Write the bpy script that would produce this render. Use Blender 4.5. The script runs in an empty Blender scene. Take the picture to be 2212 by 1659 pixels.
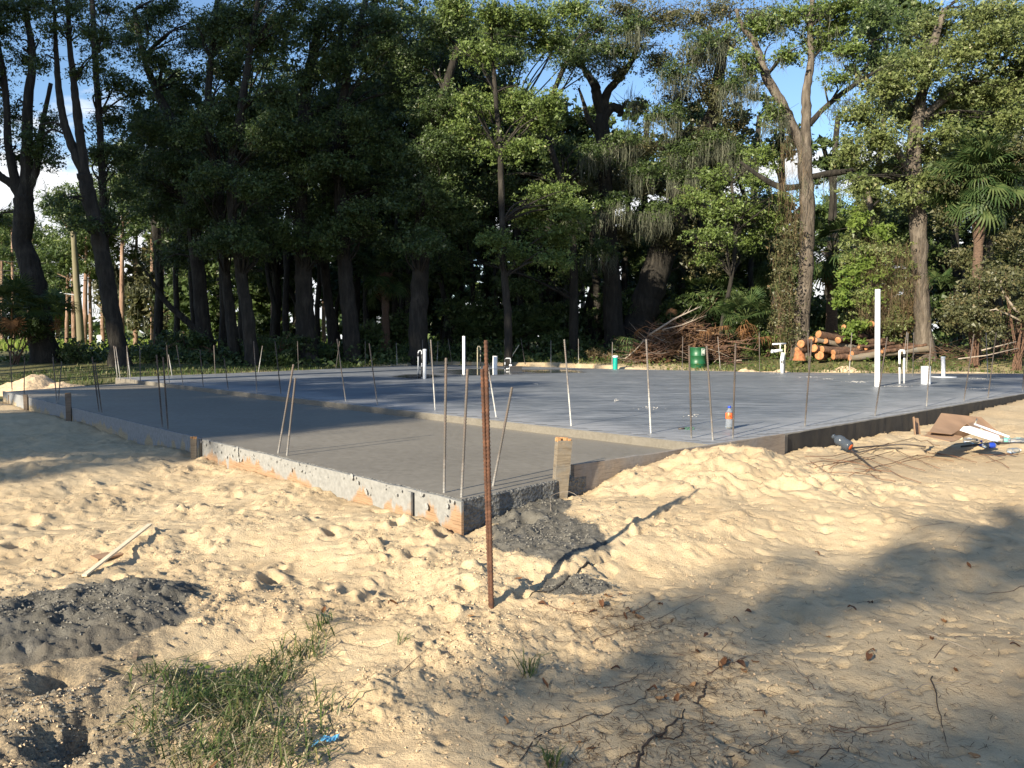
import bpy, math, random
import numpy as np
from mathutils import Vector, Matrix, Quaternion

# ------------------------------------------------------------------ camera, sky, sun, exposure
SC = bpy.context.scene
COL = SC.collection
random.seed(7); RNG = np.random.default_rng(7)
F, PX0, PY0, YH = 1737.0, 1106.0, 829.5, 737.0      # measured in a 2212 px wide copy of the photo
CAMZ = 1.5
PITCH = math.atan((PY0 - YH) / F)
cam_d = bpy.data.cameras.new('camera'); cam = bpy.data.objects.new('camera', cam_d); COL.objects.link(cam)
cam_d.sensor_width = 36; cam_d.lens = 36 * F / 2212; cam_d.clip_start = .05; cam_d.clip_end = 3000
cam.location = (0, 0, CAMZ); cam.rotation_euler = (math.pi / 2 - PITCH, 0, 0)
SC.camera = cam

SUN_DIR = 52.0            # direction the shadows run, degrees from +X
SUN_EL = 24.0
wd = bpy.data.worlds.new('World'); SC.world = wd; wd.use_nodes = True
nt = wd.node_tree; nt.nodes.clear()
def N(nt, typ, **k):
    n = nt.nodes.new(typ)
    for a, b in k.items():
        if a == 'inp':
            for i, v in b.items(): n.inputs[i].default_value = v
        else: setattr(n, a, b)
    return n
out = N(nt, 'ShaderNodeOutputWorld'); bg = N(nt, 'ShaderNodeBackground')
sky = N(nt, 'ShaderNodeTexSky'); sky.sky_type = 'NISHITA'; sky.sun_disc = False
sky.sun_elevation = math.radians(SUN_EL)
# towards the sun: math angle SUN_DIR+180; the node's rotation runs clockwise from +Y
sky.sun_rotation = math.radians((90 - (SUN_DIR + 180)) % 360)
sky.air_density = 1.0; sky.dust_density = .15; sky.ozone_density = 3.5; sky.altitude = 0
bg.inputs[1].default_value = .10
# cumulus in the sky: noise on the view direction flattened to a cloud deck
tc = N(nt, 'ShaderNodeTexCoord'); sep = N(nt, 'ShaderNodeSeparateXYZ'); nt.links.new(tc.outputs['Generated'], sep.inputs[0])
zz = N(nt, 'ShaderNodeMath', operation='MULTIPLY', inp={1: 2.6}); nt.links.new(sep.outputs[2], zz.inputs[0])
cmb = N(nt, 'ShaderNodeCombineXYZ'); nt.links.new(sep.outputs[0], cmb.inputs[0]); nt.links.new(sep.outputs[1], cmb.inputs[1]); nt.links.new(zz.outputs[0], cmb.inputs[2])
cn = N(nt, 'ShaderNodeTexNoise', inp={'Scale': 3.1, 'Detail': 9, 'Roughness': .55}); nt.links.new(cmb.outputs[0], cn.inputs['Vector'])
lim = N(nt, 'ShaderNodeMapRange', inp={1: .2, 2: .34, 3: .125, 4: -.25}); nt.links.new(sep.outputs[2], lim.inputs[0])
ad = N(nt, 'ShaderNodeMath', operation='ADD'); nt.links.new(cn.outputs[0], ad.inputs[0]); nt.links.new(lim.outputs[0], ad.inputs[1])
cr = N(nt, 'ShaderNodeMapRange', inp={1: .53, 2: .60}); nt.links.new(ad.outputs[0], cr.inputs[0])
cn2 = N(nt, 'ShaderNodeTexNoise', inp={'Scale': 9, 'Detail': 6}); nt.links.new(cmb.outputs[0], cn2.inputs['Vector'])
cc = N(nt, 'ShaderNodeMix', data_type='RGBA'); cc.inputs[6].default_value = (3.6, 4.0, 4.6, 1); cc.inputs[7].default_value = (7.6, 7.4, 7.0, 1)
nt.links.new(cn2.outputs[0], cc.inputs[0])
tint = N(nt, 'ShaderNodeMix', data_type='RGBA', blend_type='MULTIPLY', inp={0: 1.0}); tint.inputs[7].default_value = (.98, .985, .97, 1)
nt.links.new(sky.outputs[0], tint.inputs[6])
mx = N(nt, 'ShaderNodeMix', data_type='RGBA'); nt.links.new(cr.outputs[0], mx.inputs[0]); nt.links.new(tint.outputs[2], mx.inputs[6]); nt.links.new(cc.outputs[2], mx.inputs[7])
nt.links.new(mx.outputs[2], bg.inputs[0]); nt.links.new(bg.outputs[0], out.inputs[0])

sd = bpy.data.lights.new('sun', 'SUN'); sun = bpy.data.objects.new('sun', sd); COL.objects.link(sun)
sd.energy = 5.0; sd.angle = math.radians(.55); sd.color = (1, .89, .70)
a = math.radians(SUN_DIR); e = math.radians(SUN_EL)
LDIR = Vector((math.cos(a) * math.cos(e), math.sin(a) * math.cos(e), -math.sin(e)))
sun.rotation_euler = LDIR.to_track_quat('-Z', 'Y').to_euler(); sun.location = (-20, -20, 25)
SC.view_settings.view_transform = 'Standard'; SC.view_settings.look = 'None'
SC.view_settings.exposure = 1.12; SC.view_settings.gamma = 1
SC.view_settings.use_curve_mapping = False
SC.render.engine = 'CYCLES'
SC.cycles.max_bounces = 5; SC.cycles.diffuse_bounces = 3; SC.cycles.glossy_bounces = 3; SC.cycles.transparent_max_bounces = 8
SC.cycles.transmission_bounces = 5; SC.cycles.use_denoising = True; SC.cycles.sample_clamp_indirect = 4
SC.cycles.caustics_reflective = False; SC.cycles.caustics_refractive = False

# ------------------------------------------------------------------ measuring helpers
cp, sp = math.cos(PITCH), math.sin(PITCH)
def ray(px, py):
    x, y, z = (px - PX0) / F, 1.0, -(py - PY0) / F
    return x, cp * y + sp * z, -sp * y + cp * z
def at(px, py, z):
    r = ray(px, py); t = (z - CAMZ) / r[2]
    return Vector((r[0] * t, r[1] * t, z))
def aty(px, py, Y):
    r = ray(px, py); t = Y / r[1]
    return Vector((r[0] * t, Y, CAMZ + r[2] * t))
def mpp(Y): return Y / F                                   # metres per 2212-px at depth Y

# ------------------------------------------------------------------ numpy noise
def _h(ix, iy, s):
    v = (ix.astype(np.int64) * 374761393 + iy.astype(np.int64) * 668265263 + s * 1274126177) & 0xffffffff
    v = ((v ^ (v >> 13)) * 1103515245) & 0xffffffff
    v = ((v ^ (v >> 16)) * 2246822519) & 0xffffffff
    return ((v ^ (v >> 15)) & 0xffffff) / float(0xffffff)
def vn(x, y, s=0):                                          # gradient noise, about -0.7..0.7
    ix, iy = np.floor(x), np.floor(y); fx, fy = x - ix, y - iy
    def g(dx, dy):
        a = _h(ix + dx, iy + dy, s) * 2 * np.pi
        return np.cos(a) * (fx - dx) + np.sin(a) * (fy - dy)
    u = fx * fx * fx * (fx * (fx * 6 - 15) + 10); v = fy * fy * fy * (fy * (fy * 6 - 15) + 10)
    a0 = g(0, 0); a1 = g(1, 0); b0 = g(0, 1); b1 = g(1, 1)
    return (a0 + (a1 - a0) * u) * (1 - v) + (b0 + (b1 - b0) * u) * v
def fbm(x, y, s=0, o=4, k=.5):
    r = 0; a = 1
    for i in range(o):
        r = r + a * vn(x * 2 ** i + 17 * i, y * 2 ** i - 9 * i, s + i); a *= k
    return r
def worley(x, y, s=0):
    ix, iy = np.floor(x), np.floor(y); d = np.full(x.shape, 9.0)
    for dx in (-1, 0, 1):
        for dy in (-1, 0, 1):
            jx = ix + dx; jy = iy + dy
            d = np.minimum(d, (jx + _h(jx, jy, s) - x) ** 2 + (jy + _h(jx, jy, s + 5) - y) ** 2)
    return np.sqrt(d)
def sstep(a, b, x):
    t = np.clip((x - a) / (b - a), 0, 1); return t * t * (3 - 2 * t)

# ------------------------------------------------------------------ object helpers
def tag(o, label=None, cat=None, group=None, kind=None):
    if label: o['label'] = label
    if cat: o['category'] = cat
    if group: o['group'] = group
    if kind: o['kind'] = kind
    return o
def empty(name, loc, label, cat, group=None, rz=0):
    o = bpy.data.objects.new(name, None); COL.objects.link(o); o.location = loc; o.rotation_euler.z = rz
    o.empty_display_size = .1
    return tag(o, label, cat, group)
def link(name, me, parent=None):
    o = bpy.data.objects.new(name, me); COL.objects.link(o)
    if parent is not None:
        o.parent = parent
    return o
class MB:
    def __init__(s): s.v = []; s.f = []; s.m = []
    def tube(s, pts, rad, n=6, cap=True, mi=0, jit=0, seed=0):
        pts = [Vector(p) for p in pts]; b = len(s.v)
        if not hasattr(rad, '__len__'): rad = [rad] * len(pts)
        rr = random.Random(seed); up = None
        for i, p in enumerate(pts):
            d = (pts[min(i + 1, len(pts) - 1)] - pts[max(i - 1, 0)])
            d = d.normalized() if d.length > 1e-9 else Vector((0, 0, 1))
            if up is None:
                up = Vector((1, 0, 0)) if abs(d.x) < .8 else Vector((0, 1, 0))
            x = (up - d * up.dot(d)).normalized(); y = d.cross(x); up = x
            for k in range(n):
                a = 2 * math.pi * k / n; r = rad[i] * (1 + jit * (rr.random() - .5))
                s.v.append(p + x * (r * math.cos(a)) + y * (r * math.sin(a)))
        for i in range(len(pts) - 1):
            for k in range(n):
                s.f.append((b + i * n + k, b + i * n + (k + 1) % n, b + (i + 1) * n + (k + 1) % n, b + (i + 1) * n + k)); s.m.append(mi)
        if cap:
            s.f.append(tuple(b + k for k in range(n))[::-1]); s.m.append(mi)
            e0 = b + (len(pts) - 1) * n
            s.f.append(tuple(e0 + k for k in range(n))); s.m.append(mi)
        return s
    def box(s, c, size, M=None, mi=0, tape=1.0):
        b = len(s.v); c = Vector(c); hx, hy, hz = [q / 2 for q in size]
        for (x, y, z) in ((-1, -1, -1), (1, -1, -1), (1, 1, -1), (-1, 1, -1), (-1, -1, 1), (1, -1, 1), (1, 1, 1), (-1, 1, 1)):
            k = tape if z > 0 else 1
            p = Vector((x * hx * k, y * hy * k, z * hz))
            if M is not None: p = M @ p
            s.v.append(c + p)
        for f in ((3, 2, 1, 0), (4, 5, 6, 7), (0, 1, 5, 4), (1, 2, 6, 5), (2, 3, 7, 6), (3, 0, 4, 7)):
            s.f.append(tuple(b + i for i in f)); s.m.append(mi)
        return s
    def lathe(s, prof, n=16, c=(0, 0, 0), M=None, mi=0):
        b = len(s.v); c = Vector(c)
        for (r, z) in prof:
            for k in range(n):
                a = 2 * math.pi * k / n; p = Vector((r * math.cos(a), r * math.sin(a), z))
                if M is not None: p = M @ p
                s.v.append(c + p)
        for i in range(len(prof) - 1):
            for k in range(n):
                s.f.append((b + i * n + k, b + i * n + (k + 1) % n, b + (i + 1) * n + (k + 1) % n, b + (i + 1) * n + k)); s.m.append(mi)
        return s
    def quad(s, a, b_, c, d, mi=0):
        b = len(s.v); s.v += [Vector(a), Vector(b_), Vector(c), Vector(d)]; s.f.append((b, b + 1, b + 2, b + 3)); s.m.append(mi); return s
    def mesh(s, name, mats, smooth=True, origin=None):
        me = bpy.data.meshes.new(name)
        vs = s.v if origin is None else [p - origin for p in s.v]
        me.from_pydata([tuple(p) for p in vs], [], s.f)
        for m in (mats if isinstance(mats, (list, tuple)) else [mats]): me.materials.append(m)
        me.polygons.foreach_set('material_index', s.m)
        me.polygons.foreach_set('use_smooth', [smooth] * len(s.f))
        me.update(); return me
    def build(s, name, mats, parent=None, smooth=True):
        if parent is not None:
            return link(name, s.mesh(name, mats, smooth, parent.location if parent.rotation_euler.z == 0 else None), parent)
        # origin at the lowest centre
        n = len(s.v); c = sum(s.v, Vector()) / n; c.z = min(p.z for p in s.v)
        o = link(name, s.mesh(name, mats, smooth, c)); o.location = c; return o
def np_mesh(name, co, faces, mat, attrs=None, smooth=False, nv=4):
    me = bpy.data.meshes.new(name); nf = len(faces)
    me.vertices.add(len(co)); me.vertices.foreach_set('co', np.ascontiguousarray(co, np.float32).ravel())
    me.loops.add(nf * nv); me.loops.foreach_set('vertex_index', np.ascontiguousarray(faces, np.int32).ravel())
    me.polygons.add(nf); me.polygons.foreach_set('loop_start', np.arange(0, nf * nv, nv, dtype=np.int32))
    me.polygons.foreach_set('use_smooth', np.full(nf, smooth))
    me.materials.append(mat); me.update(calc_edges=True)
    for k, (dom, arr) in (attrs or {}).items():
        at_ = me.attributes.new(k, 'FLOAT', dom); at_.data.foreach_set('value', np.ascontiguousarray(arr, np.float32))
    return me

# ------------------------------------------------------------------ materials
def mat(name):
    m = bpy.data.materials.new(name); m.use_nodes = True; t = m.node_tree; t.nodes.clear()
    o = N(t, 'ShaderNodeOutputMaterial'); b = N(t, 'ShaderNodeBsdfPrincipled'); t.links.new(b.outputs[0], o.inputs[0])
    return m, t, b, o
def c4(c): return (*c, 1)
def ramp(t, src, stops):
    r = N(t, 'ShaderNodeValToRGB'); el = r.color_ramp.elements
    el[0].position, el[0].color = stops[0][0], c4(stops[0][1]); el[1].position, el[1].color = stops[-1][0], c4(stops[-1][1])
    for p, c in stops[1:-1]:
        k = el.new(p); k.color = c4(c)
    t.links.new(src, r.inputs[0]); return r.outputs[0]
def noise(t, scale, detail=5, rough=.55, vec=None, stretch=None, dist=0):
    n = N(t, 'ShaderNodeTexNoise', inp={'Scale': scale, 'Detail': detail, 'Roughness': rough, 'Distortion': dist})
    if vec is None:
        vec = N(t, 'ShaderNodeTexCoord').outputs['Object']
    if stretch:
        mp = N(t, 'ShaderNodeMapping', inp={3: stretch}); t.links.new(vec, mp.inputs[0]); vec = mp.outputs[0]
    t.links.new(vec, n.inputs['Vector']); return n.outputs[0]
def mixc(t, fac, a, b, mode='MIX'):
    m = N(t, 'ShaderNodeMix', data_type='RGBA', blend_type=mode)
    for i, v in ((0, fac), (6, a), (7, b)):
        if hasattr(v, 'links'): t.links.new(v, m.inputs[i])
        elif i == 0: m.inputs[0].default_value = v
        else: m.inputs[i].default_value = c4(v)
    return m.outputs[2]
def bump(t, b, h, strength=.3, dist=.01):
    n = N(t, 'ShaderNodeBump', inp={'Strength': strength, 'Distance': dist}); t.links.new(h, n.inputs['Height']); t.links.new(n.outputs[0], b.inputs['Normal'])
def attr(t, name): return N(t, 'ShaderNodeAttribute', attribute_name=name).outputs['Fac']
def mrange(t, src, a, b, c=0, d=1):
    n = N(t, 'ShaderNodeMapRange', inp={1: a, 2: b, 3: c, 4: d}); t.links.new(src, n.inputs[0]); return n.outputs[0]
def math2(t, op, a, b):
    n = N(t, 'ShaderNodeMath', operation=op)
    for i, v in ((0, a), (1, b)):
        if hasattr(v, 'links'): t.links.new(v, n.inputs[i])
        else: n.inputs[i].default_value = v
    return n.outputs[0]
def simple(name, c, rough=.6, var=.25, sc=8, met=0, bmp=.0, bd=.003, stretch=None):
    m, t, b, o = mat(name)
    n = noise(t, sc, stretch=stretch)
    lo = tuple(x * (1 - var) for x in c); hi = tuple(min(1, x * (1 + var)) for x in c)
    t.links.new(ramp(t, n, [(.3, lo), (.7, hi)]), b.inputs['Base Color'])
    b.inputs['Roughness'].default_value = rough; b.inputs['Metallic'].default_value = met
    if bmp: bump(t, b, n, bmp, bd)
    return m
def leafmat(name, stops, rough=.45, trans=.3, spec=.4):
    m, t, b, o = mat(name)
    c = ramp(t, attr(t, 'rnd'), stops)
    t.links.new(c, b.inputs['Base Color']); b.inputs['Roughness'].default_value = rough
    b.inputs['Specular IOR Level'].default_value = spec
    tr = N(t, 'ShaderNodeBsdfTranslucent'); t.links.new(c, tr.inputs[0])
    ms = N(t, 'ShaderNodeMixShader', inp={0: trans}); t.links.new(b.outputs[0], ms.inputs[1]); t.links.new(tr.outputs[0], ms.inputs[2])
    t.links.new(ms.outputs[0], o.inputs[0]); return m
def barkmat(name, a, b_, c=None, sc=7):
    m, t, b, o = mat(name)
    n = noise(t, sc, 7, .65, stretch=(1, 1, .22)); n2 = noise(t, 1.3, 4)
    col = ramp(t, n, [(.32, a), (.52, b_), (.72, c or b_)])
    col = mixc(t, mrange(t, n2, .55, .75, 0, .45), col, tuple(x * 1.5 for x in (c or b_)))
    t.links.new(col, b.inputs['Base Color']); b.inputs['Roughness'].default_value = .95
    bump(t, b, n, 1.0, .11); return m

M = {}
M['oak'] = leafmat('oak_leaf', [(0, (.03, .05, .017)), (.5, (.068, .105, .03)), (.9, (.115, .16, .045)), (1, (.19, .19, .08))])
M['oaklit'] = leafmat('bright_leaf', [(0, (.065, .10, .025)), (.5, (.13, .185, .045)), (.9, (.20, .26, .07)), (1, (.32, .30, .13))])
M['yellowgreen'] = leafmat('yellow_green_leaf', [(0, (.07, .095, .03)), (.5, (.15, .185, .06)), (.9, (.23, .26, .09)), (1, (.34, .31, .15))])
M['olive'] = leafmat('olive_leaf', [(0, (.05, .06, .025)), (.5, (.10, .105, .045)), (.85, (.17, .15, .07)), (1, (.24, .17, .09))])
M['drybrush'] = leafmat('dry_leaf', [(0, (.09, .055, .03)), (.5, (.17, .12, .055)), (.8, (.22, .17, .08)), (1, (.11, .14, .04))])
M['pine'] = leafmat('pine_needle', [(0, (.04, .07, .02)), (.6, (.09, .13, .035)), (1, (.15, .19, .05))])
M['moss'] = leafmat('moss_strand', [(0, (.075, .085, .06)), (.6, (.135, .145, .10)), (1, (.22, .22, .16))], .9, .25, .1)
M['palm'] = leafmat('palm_leaf', [(0, (.03, .06, .02)), (.6, (.06, .095, .032)), (1, (.11, .14, .05))], .5, .25, .2)
M['deadpalm'] = leafmat('dead_palm_leaf', [(0, (.11, .055, .025)), (1, (.22, .115, .05))], .8, .2, .2)
M['vine'] = leafmat('dry_vine', [(0, (.10, .065, .04)), (.7, (.2, .145, .09)), (1, (.12, .13, .05))], .9, .1, .1)
M['grass'] = leafmat('grass_blade', [(0, (.035, .06, .018)), (.6, (.075, .12, .03)), (.85, (.14, .17, .05)), (1, (.3, .25, .12))], .5, .3, .3)
M['straw'] = leafmat('straw_blade', [(0, (.10, .11, .05)), (.5, (.26, .23, .14)), (1, (.42, .37, .26))], .7, .2, .2)
M['meadow'] = leafmat('meadow_blade', [(0, (.13, .2, .03)), (.6, (.2, .28, .05)), (1, (.34, .34, .12))], .6, .4, .2)
M['weed'] = leafmat('weed_leaf', [(0, (.04, .07, .02)), (.6, (.09, .13, .03)), (1, (.22, .2, .08))], .5, .3, .3)
M['limeleaf'] = leafmat('lime_leaf', [(0, (.10, .16, .03)), (1, (.21, .28, .06))], .5, .4, .3)
M['needles'] = leafmat('needle_litter', [(0, (.06, .035, .02)), (.5, (.13, .07, .035)), (1, (.26, .17, .09))], .8, .1, .2)
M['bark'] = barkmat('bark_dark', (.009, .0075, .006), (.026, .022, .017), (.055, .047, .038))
M['barkshaded'] = barkmat('bark_shade_darkened', (.008, .007, .005), (.02, .017, .013), (.042, .036, .028))  # darker copy of the bark, shade painted into the colour of two oaks
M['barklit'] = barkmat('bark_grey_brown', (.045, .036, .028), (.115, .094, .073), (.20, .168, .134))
M['barkpine'] = barkmat('bark_pine', (.13, .075, .05), (.27, .17, .12), (.36, .26, .2), 4)
M['palmbark'] = simple('bark_palm', (.11, .07, .048), .95, .45, 12, bmp=.8, bd=.03, stretch=(1, 1, 3))
M['twig'] = simple('twig', (.115, .065, .042), .9, .5, 20)
M['root'] = simple('root_brown', (.06, .04, .028), .95, .5, 30)
M['palertwig'] = simple('pale_twig', (.3, .25, .2), .9, .35, 20)
M['pvc'] = simple('white_pipe', (.8, .8, .8), .35, .04, 14)
M['pvcdirty'] = simple('grey_white_pipe', (.5, .52, .55), .5, .12, 10)
M['pex'] = simple('tan_pipe', (.55, .48, .33), .5, .1)
M['tape'] = simple('black_tape', (.02, .02, .022), .5, .2)
M['teal'] = simple('teal_pipe', (.0, .30, .23), .35, .06, 9)
M['drum'] = simple('green_drum', (.009, .08, .03), .42, .3, 4, bmp=.15, bd=.01)
M['whiteprint'] = simple('white_print', (.6, .66, .6), .6, .1)
M['blueplastic'] = simple('blue_plastic', (.02, .06, .42), .35, .1)
M['orangelabel'] = simple('orange_label', (.75, .13, .03), .45, .08, 30)
M['tealabel'] = simple('pale_teal_label', (.12, .33, .30), .45, .25, 30)
M['card'] = simple('cardboard', (.30, .185, .11), .9, .16, 5, bmp=.15)
M['foam'] = simple('white_foam', (.68, .68, .72), .6, .06)
M['lath'] = simple('pale_lath', (.62, .53, .38), .8, .15, 6, stretch=(1, 1, 8))
M['sticker'] = simple('pale_blue_wrapper', (.12, .38, .6), .4, .3, 30)
M['darkmetal'] = simple('dark_bar', (.075, .062, .055), .6, .35, 40, .3, .3)
M['rustwire'] = simple('rusty_wire', (.17, .085, .045), .85, .35, 30)
M['logend'] = simple('cut_log_face', (.36, .165, .07), .9, .4, 9)
M['deadleaf'] = leafmat('dead_leaf', [(0, (.09, .04, .02)), (.6, (.19, .085, .035)), (1, (.3, .17, .08))], .6, .15, .3)
M['blackwire'] = simple('wire_black', (.02, .02, .02), .6, .1)
M['pole'] = simple('treated_pole', (.17, .15, .09), .9, .2, 3, stretch=(1, 1, .2))
M['boxgrey'] = simple('pale_cabinet', (.55, .62, .62), .5, .05)
# clear plastic
m, t, b, o = mat('clear_plastic'); b.inputs['Base Color'].default_value = (.85, .9, .95, 1); b.inputs['Roughness'].default_value = .08
b.inputs['Transmission Weight'].default_value = .85; b.inputs['IOR'].default_value = 1.2; M['clear'] = m
m, t, b, o = mat('grey_blue_clear_plastic'); b.inputs['Base Color'].default_value = (.10, .12, .15, 1); b.inputs['Roughness'].default_value = .12
b.inputs['Transmission Weight'].default_value = .45; b.inputs['IOR'].default_value = 1.3; M['smoke'] = m
# log bark, rust, rebar
M['logbark'] = barkmat('log_bark', (.055, .03, .02), (.14, .075, .045), (.23, .155, .105), 5)
m, t, b, o = mat('rust'); n = noise(t, 30, 6, .7)
t.links.new(ramp(t, n, [(.3, (.035, .017, .012)), (.55, (.095, .042, .023)), (.75, (.17, .08, .045))]), b.inputs['Base Color']); b.inputs['Roughness'].default_value = .9; bump(t, b, n, .5, .002); M['rust'] = m
def rebarmat(name, top, low, k):
    m, t, b, o = mat(name); tc_ = N(t, 'ShaderNodeTexCoord'); s = N(t, 'ShaderNodeSeparateXYZ'); t.links.new(tc_.outputs['Object'], s.inputs[0])
    n = noise(t, 28, 5, .7); n1 = noise(t, 4, 3)
    f = math2(t, 'ADD', s.outputs[2], math2(t, 'MULTIPLY', math2(t, 'SUBTRACT', n, .5), .8))
    col = mixc(t, mrange(t, f, k - .15, k + .15), low, top)
    col = mixc(t, mrange(t, n1, .45, .65, 0, .6), col, (.17, .115, .085))
    t.links.new(col, b.inputs['Base Color']); b.inputs['Roughness'].default_value = .75; b.inputs['Metallic'].default_value = .15; return m
M['rebar'] = rebarmat('rebar_grey', (.10, .09, .082), (.27, .26, .245), .18)
M['rebarwhite'] = rebarmat('rebar_cement_coated', (.17, .16, .15), (.52, .51, .48), .45)
M['rebardark'] = rebarmat('rebar_dark', (.055, .048, .044), (.2, .19, .18), .08)
# wood of the forms: pale cement wash over plywood
def boardmat(name, wood1, wood2, cem, lo, hi):
    m, t, b, o = mat(name)
    sz_ = N(t, 'ShaderNodeSeparateXYZ'); t.links.new(N(t, 'ShaderNodeTexCoord').outputs['Object'], sz_.inputs[0])
    n = math2(t, 'ADD', noise(t, 2.6, 8, .62, stretch=(1, 1, .45), dist=.3), mrange(t, sz_.outputs[2], .22, .43, -.10, .11)) if 'form' in name else noise(t, 5, 8, .65, dist=.4)
    g = noise(t, 5, 6, .65, stretch=(.6, .6, 14), dist=1.2); n3 = noise(t, 25, 5)
    w = ramp(t, g, [(.30, tuple(x * .55 for x in wood1)), (.42, wood1), (.5, wood2), (.6, wood1), (.7, tuple(x * .6 for x in wood1))])
    cc_ = ramp(t, n3, [(.3, tuple(x * .7 for x in cem)), (.7, cem)])
    col = mixc(t, mrange(t, n, lo, hi), w, cc_)
    t.links.new(col, b.inputs['Base Color']); b.inputs['Roughness'].default_value = .9
    bump(t, b, mixc(t, .4, n, n3), .6, .012); return m
M['formpale'] = boardmat('form_board_cement_splashed', (.235, .145, .08), (.33, .215, .13), (.27, .268, .255), .425, .475)
M['formgrey'] = boardmat('form_board_weathered', (.20, .16, .125), (.28, .23, .18), (.27, .25, .23), .5, .7)
M['stake'] = boardmat('stake_wood', (.15, .12, .085), (.22, .18, .13), (.20, .19, .17), .5, .62)
M['stakefresh'] = simple('fresh_wood', (.46, .25, .11), .9, .25, 30, bmp=.5)
M['stakedark'] = boardmat('stake_wood_dark', (.13, .10, .075), (.2, .15, .11), (.2, .19, .18), .55, .7)
# roughly cast concrete edge
m, t, b, o = mat('rough_concrete_edge'); n = noise(t, 22, 7, .7); v = N(t, 'ShaderNodeTexVoronoi', inp={'Scale': 38}); t.links.new(N(t, 'ShaderNodeTexCoord').outputs['Object'], v.inputs[0])
t.links.new(ramp(t, n, [(.3, (.085, .085, .08)), (.7, (.24, .235, .22))]), b.inputs['Base Color']); b.inputs['Roughness'].default_value = .8
bump(t, b, math2(t, 'ADD', n, v.outputs[0]), 1, .03); M['edge'] = m
# slabs
m, t, b, o = mat('lower_slab_concrete'); n = noise(t, .7, 6, .55, stretch=(1, 1.6, 1)); n2 = noise(t, 14, 6, .6); n3 = noise(t, 160, 3)
col = ramp(t, n, [(.3, (.185, .165, .135)), (.7, (.24, .216, .178))]); col = mixc(t, .25, col, ramp(t, n2, [(.3, (.15, .135, .11)), (.7, (.27, .245, .205))]))
t.links.new(col, b.inputs['Base Color']); t.links.new(mrange(t, n2, .3, .7, .42, .6), b.inputs['Roughness']); bump(t, b, math2(t, 'ADD', n2, math2(t, 'MULTIPLY', n3, .15)), .25, .006); M['slablow'] = m
m, t, b, o = mat('upper_slab_concrete')
n = noise(t, .5, 8, .68, stretch=(.8, 2.2, 1), dist=.8); n2 = noise(t, 5, 8, .7, stretch=(.5, 1.8, 1), dist=.6); n3 = noise(t, 45, 6, .7); n4 = noise(t, .22, 3)
col = ramp(t, n, [(.36, (.10, .113, .135)), (.5, (.17, .185, .205)), (.64, (.29, .30, .315))])
col = mixc(t, .5, col, ramp(t, n2, [(.38, (.085, .10, .125)), (.5, (.17, .185, .205)), (.64, (.34, .35, .365))]))
col = mixc(t, mrange(t, math2(t, 'ADD', n3, math2(t, 'MULTIPLY', n2, .5)), .97, 1.05, 0, .8), col, (.55, .54, .52))
ed = attr(t, 'edge'); col = mixc(t, math2(t, 'MULTIPLY', ed, mrange(t, n2, .3, .6, .35, .95)), col, (.36, .36, .365))
wet = attr(t, 'wet')
col = mixc(t, math2(t, 'MULTIPLY', wet, .7), col, (.06, .065, .08))
t.links.new(col, b.inputs['Base Color'])
rg = mrange(t, n2, .3, .7, .34, .6); rgm = N(t, 'ShaderNodeMix', data_type='FLOAT'); t.links.new(wet, rgm.inputs[0]); t.links.new(rg, rgm.inputs[2]); rgm.inputs[3].default_value = .06
t.links.new(rgm.outputs[0], b.inputs['Roughness'])
bn = N(t, 'ShaderNodeBump', inp={'Distance': .008}); t.links.new(mrange(t, wet, 0, 1, .3, .02), bn.inputs['Strength']); t.links.new(math2(t, 'ADD', n2, math2(t, 'MULTIPLY', n3, .3)), bn.inputs['Height']); t.links.new(bn.outputs[0], b.inputs['Normal'])
M['slabup'] = m
# ground
m, t, b, o = mat('ground_sand')
n = noise(t, 1.1, 6, .6); n2 = noise(t, 9, 8, .65); n3 = noise(t, 90, 5, .7); n4 = noise(t, 260, 3, .6)
col = ramp(t, n, [(.3, (.445, .33, .20)), (.5, (.525, .405, .252)), (.7, (.585, .468, .305))])
col = mixc(t, .35, col, ramp(t, n2, [(.3, (.335, .235, .135)), (.6, (.575, .45, .288)), (.75, (.64, .53, .365))]))
col = mixc(t, mrange(t, n3, .57, .72, 0, .35), col, (.33, .24, .15))
cem = attr(t, 'cem'); cemc = ramp(t, n2, [(.3, (.075, .07, .06)), (.6, (.15, .14, .12)), (.75, (.26, .245, .215))])
cm = mrange(t, math2(t, 'ADD', cem, math2(t, 'MULTIPLY', math2(t, 'SUBTRACT', n3, .5), .9)), .35, .6)
col = mixc(t, cm, col, cemc)
dirt = attr(t, 'dirt'); col = mixc(t, math2(t, 'MULTIPLY', dirt, mrange(t, math2(t, 'ADD', n2, n3), .75, 1.15, .15, .95)), col, (.115, .10, .08))
veg = attr(t, 'veg'); gcol = ramp(t, n2, [(.3, (.055, .05, .03)), (.5, (.12, .12, .045)), (.7, (.22, .17, .10))])
col = mixc(t, veg, col, gcol)
mea = attr(t, 'mea'); col = mixc(t, mea, col, (.17, .23, .045))
t.links.new(col, b.inputs['Base Color']); b.inputs['Roughness'].default_value = .95; b.inputs['Specular IOR Level'].default_value = .2
hh = math2(t, 'ADD', math2(t, 'MULTIPLY', n3, .5), math2(t, 'ADD', n2, math2(t, 'MULTIPLY', n4, .25)))
bump(t, b, hh, .9, .018)
M['ground'] = m
M['sandheap'] = simple('heap_sand', (.55, .41, .26), .95, .18, 9, bmp=.8, bd=.05)
M['clod'] = simple('sand_clod', (.52, .385, .245), .95, .2, 20, bmp=.5, bd=.01)
M['crumb'] = simple('mortar_crumb', (.6, .56, .5), .95, .15, 20)
M['cclod'] = simple('concrete_crumb', (.15, .14, .12), .85, .3, 20, bmp=.5, bd=.01)

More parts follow.
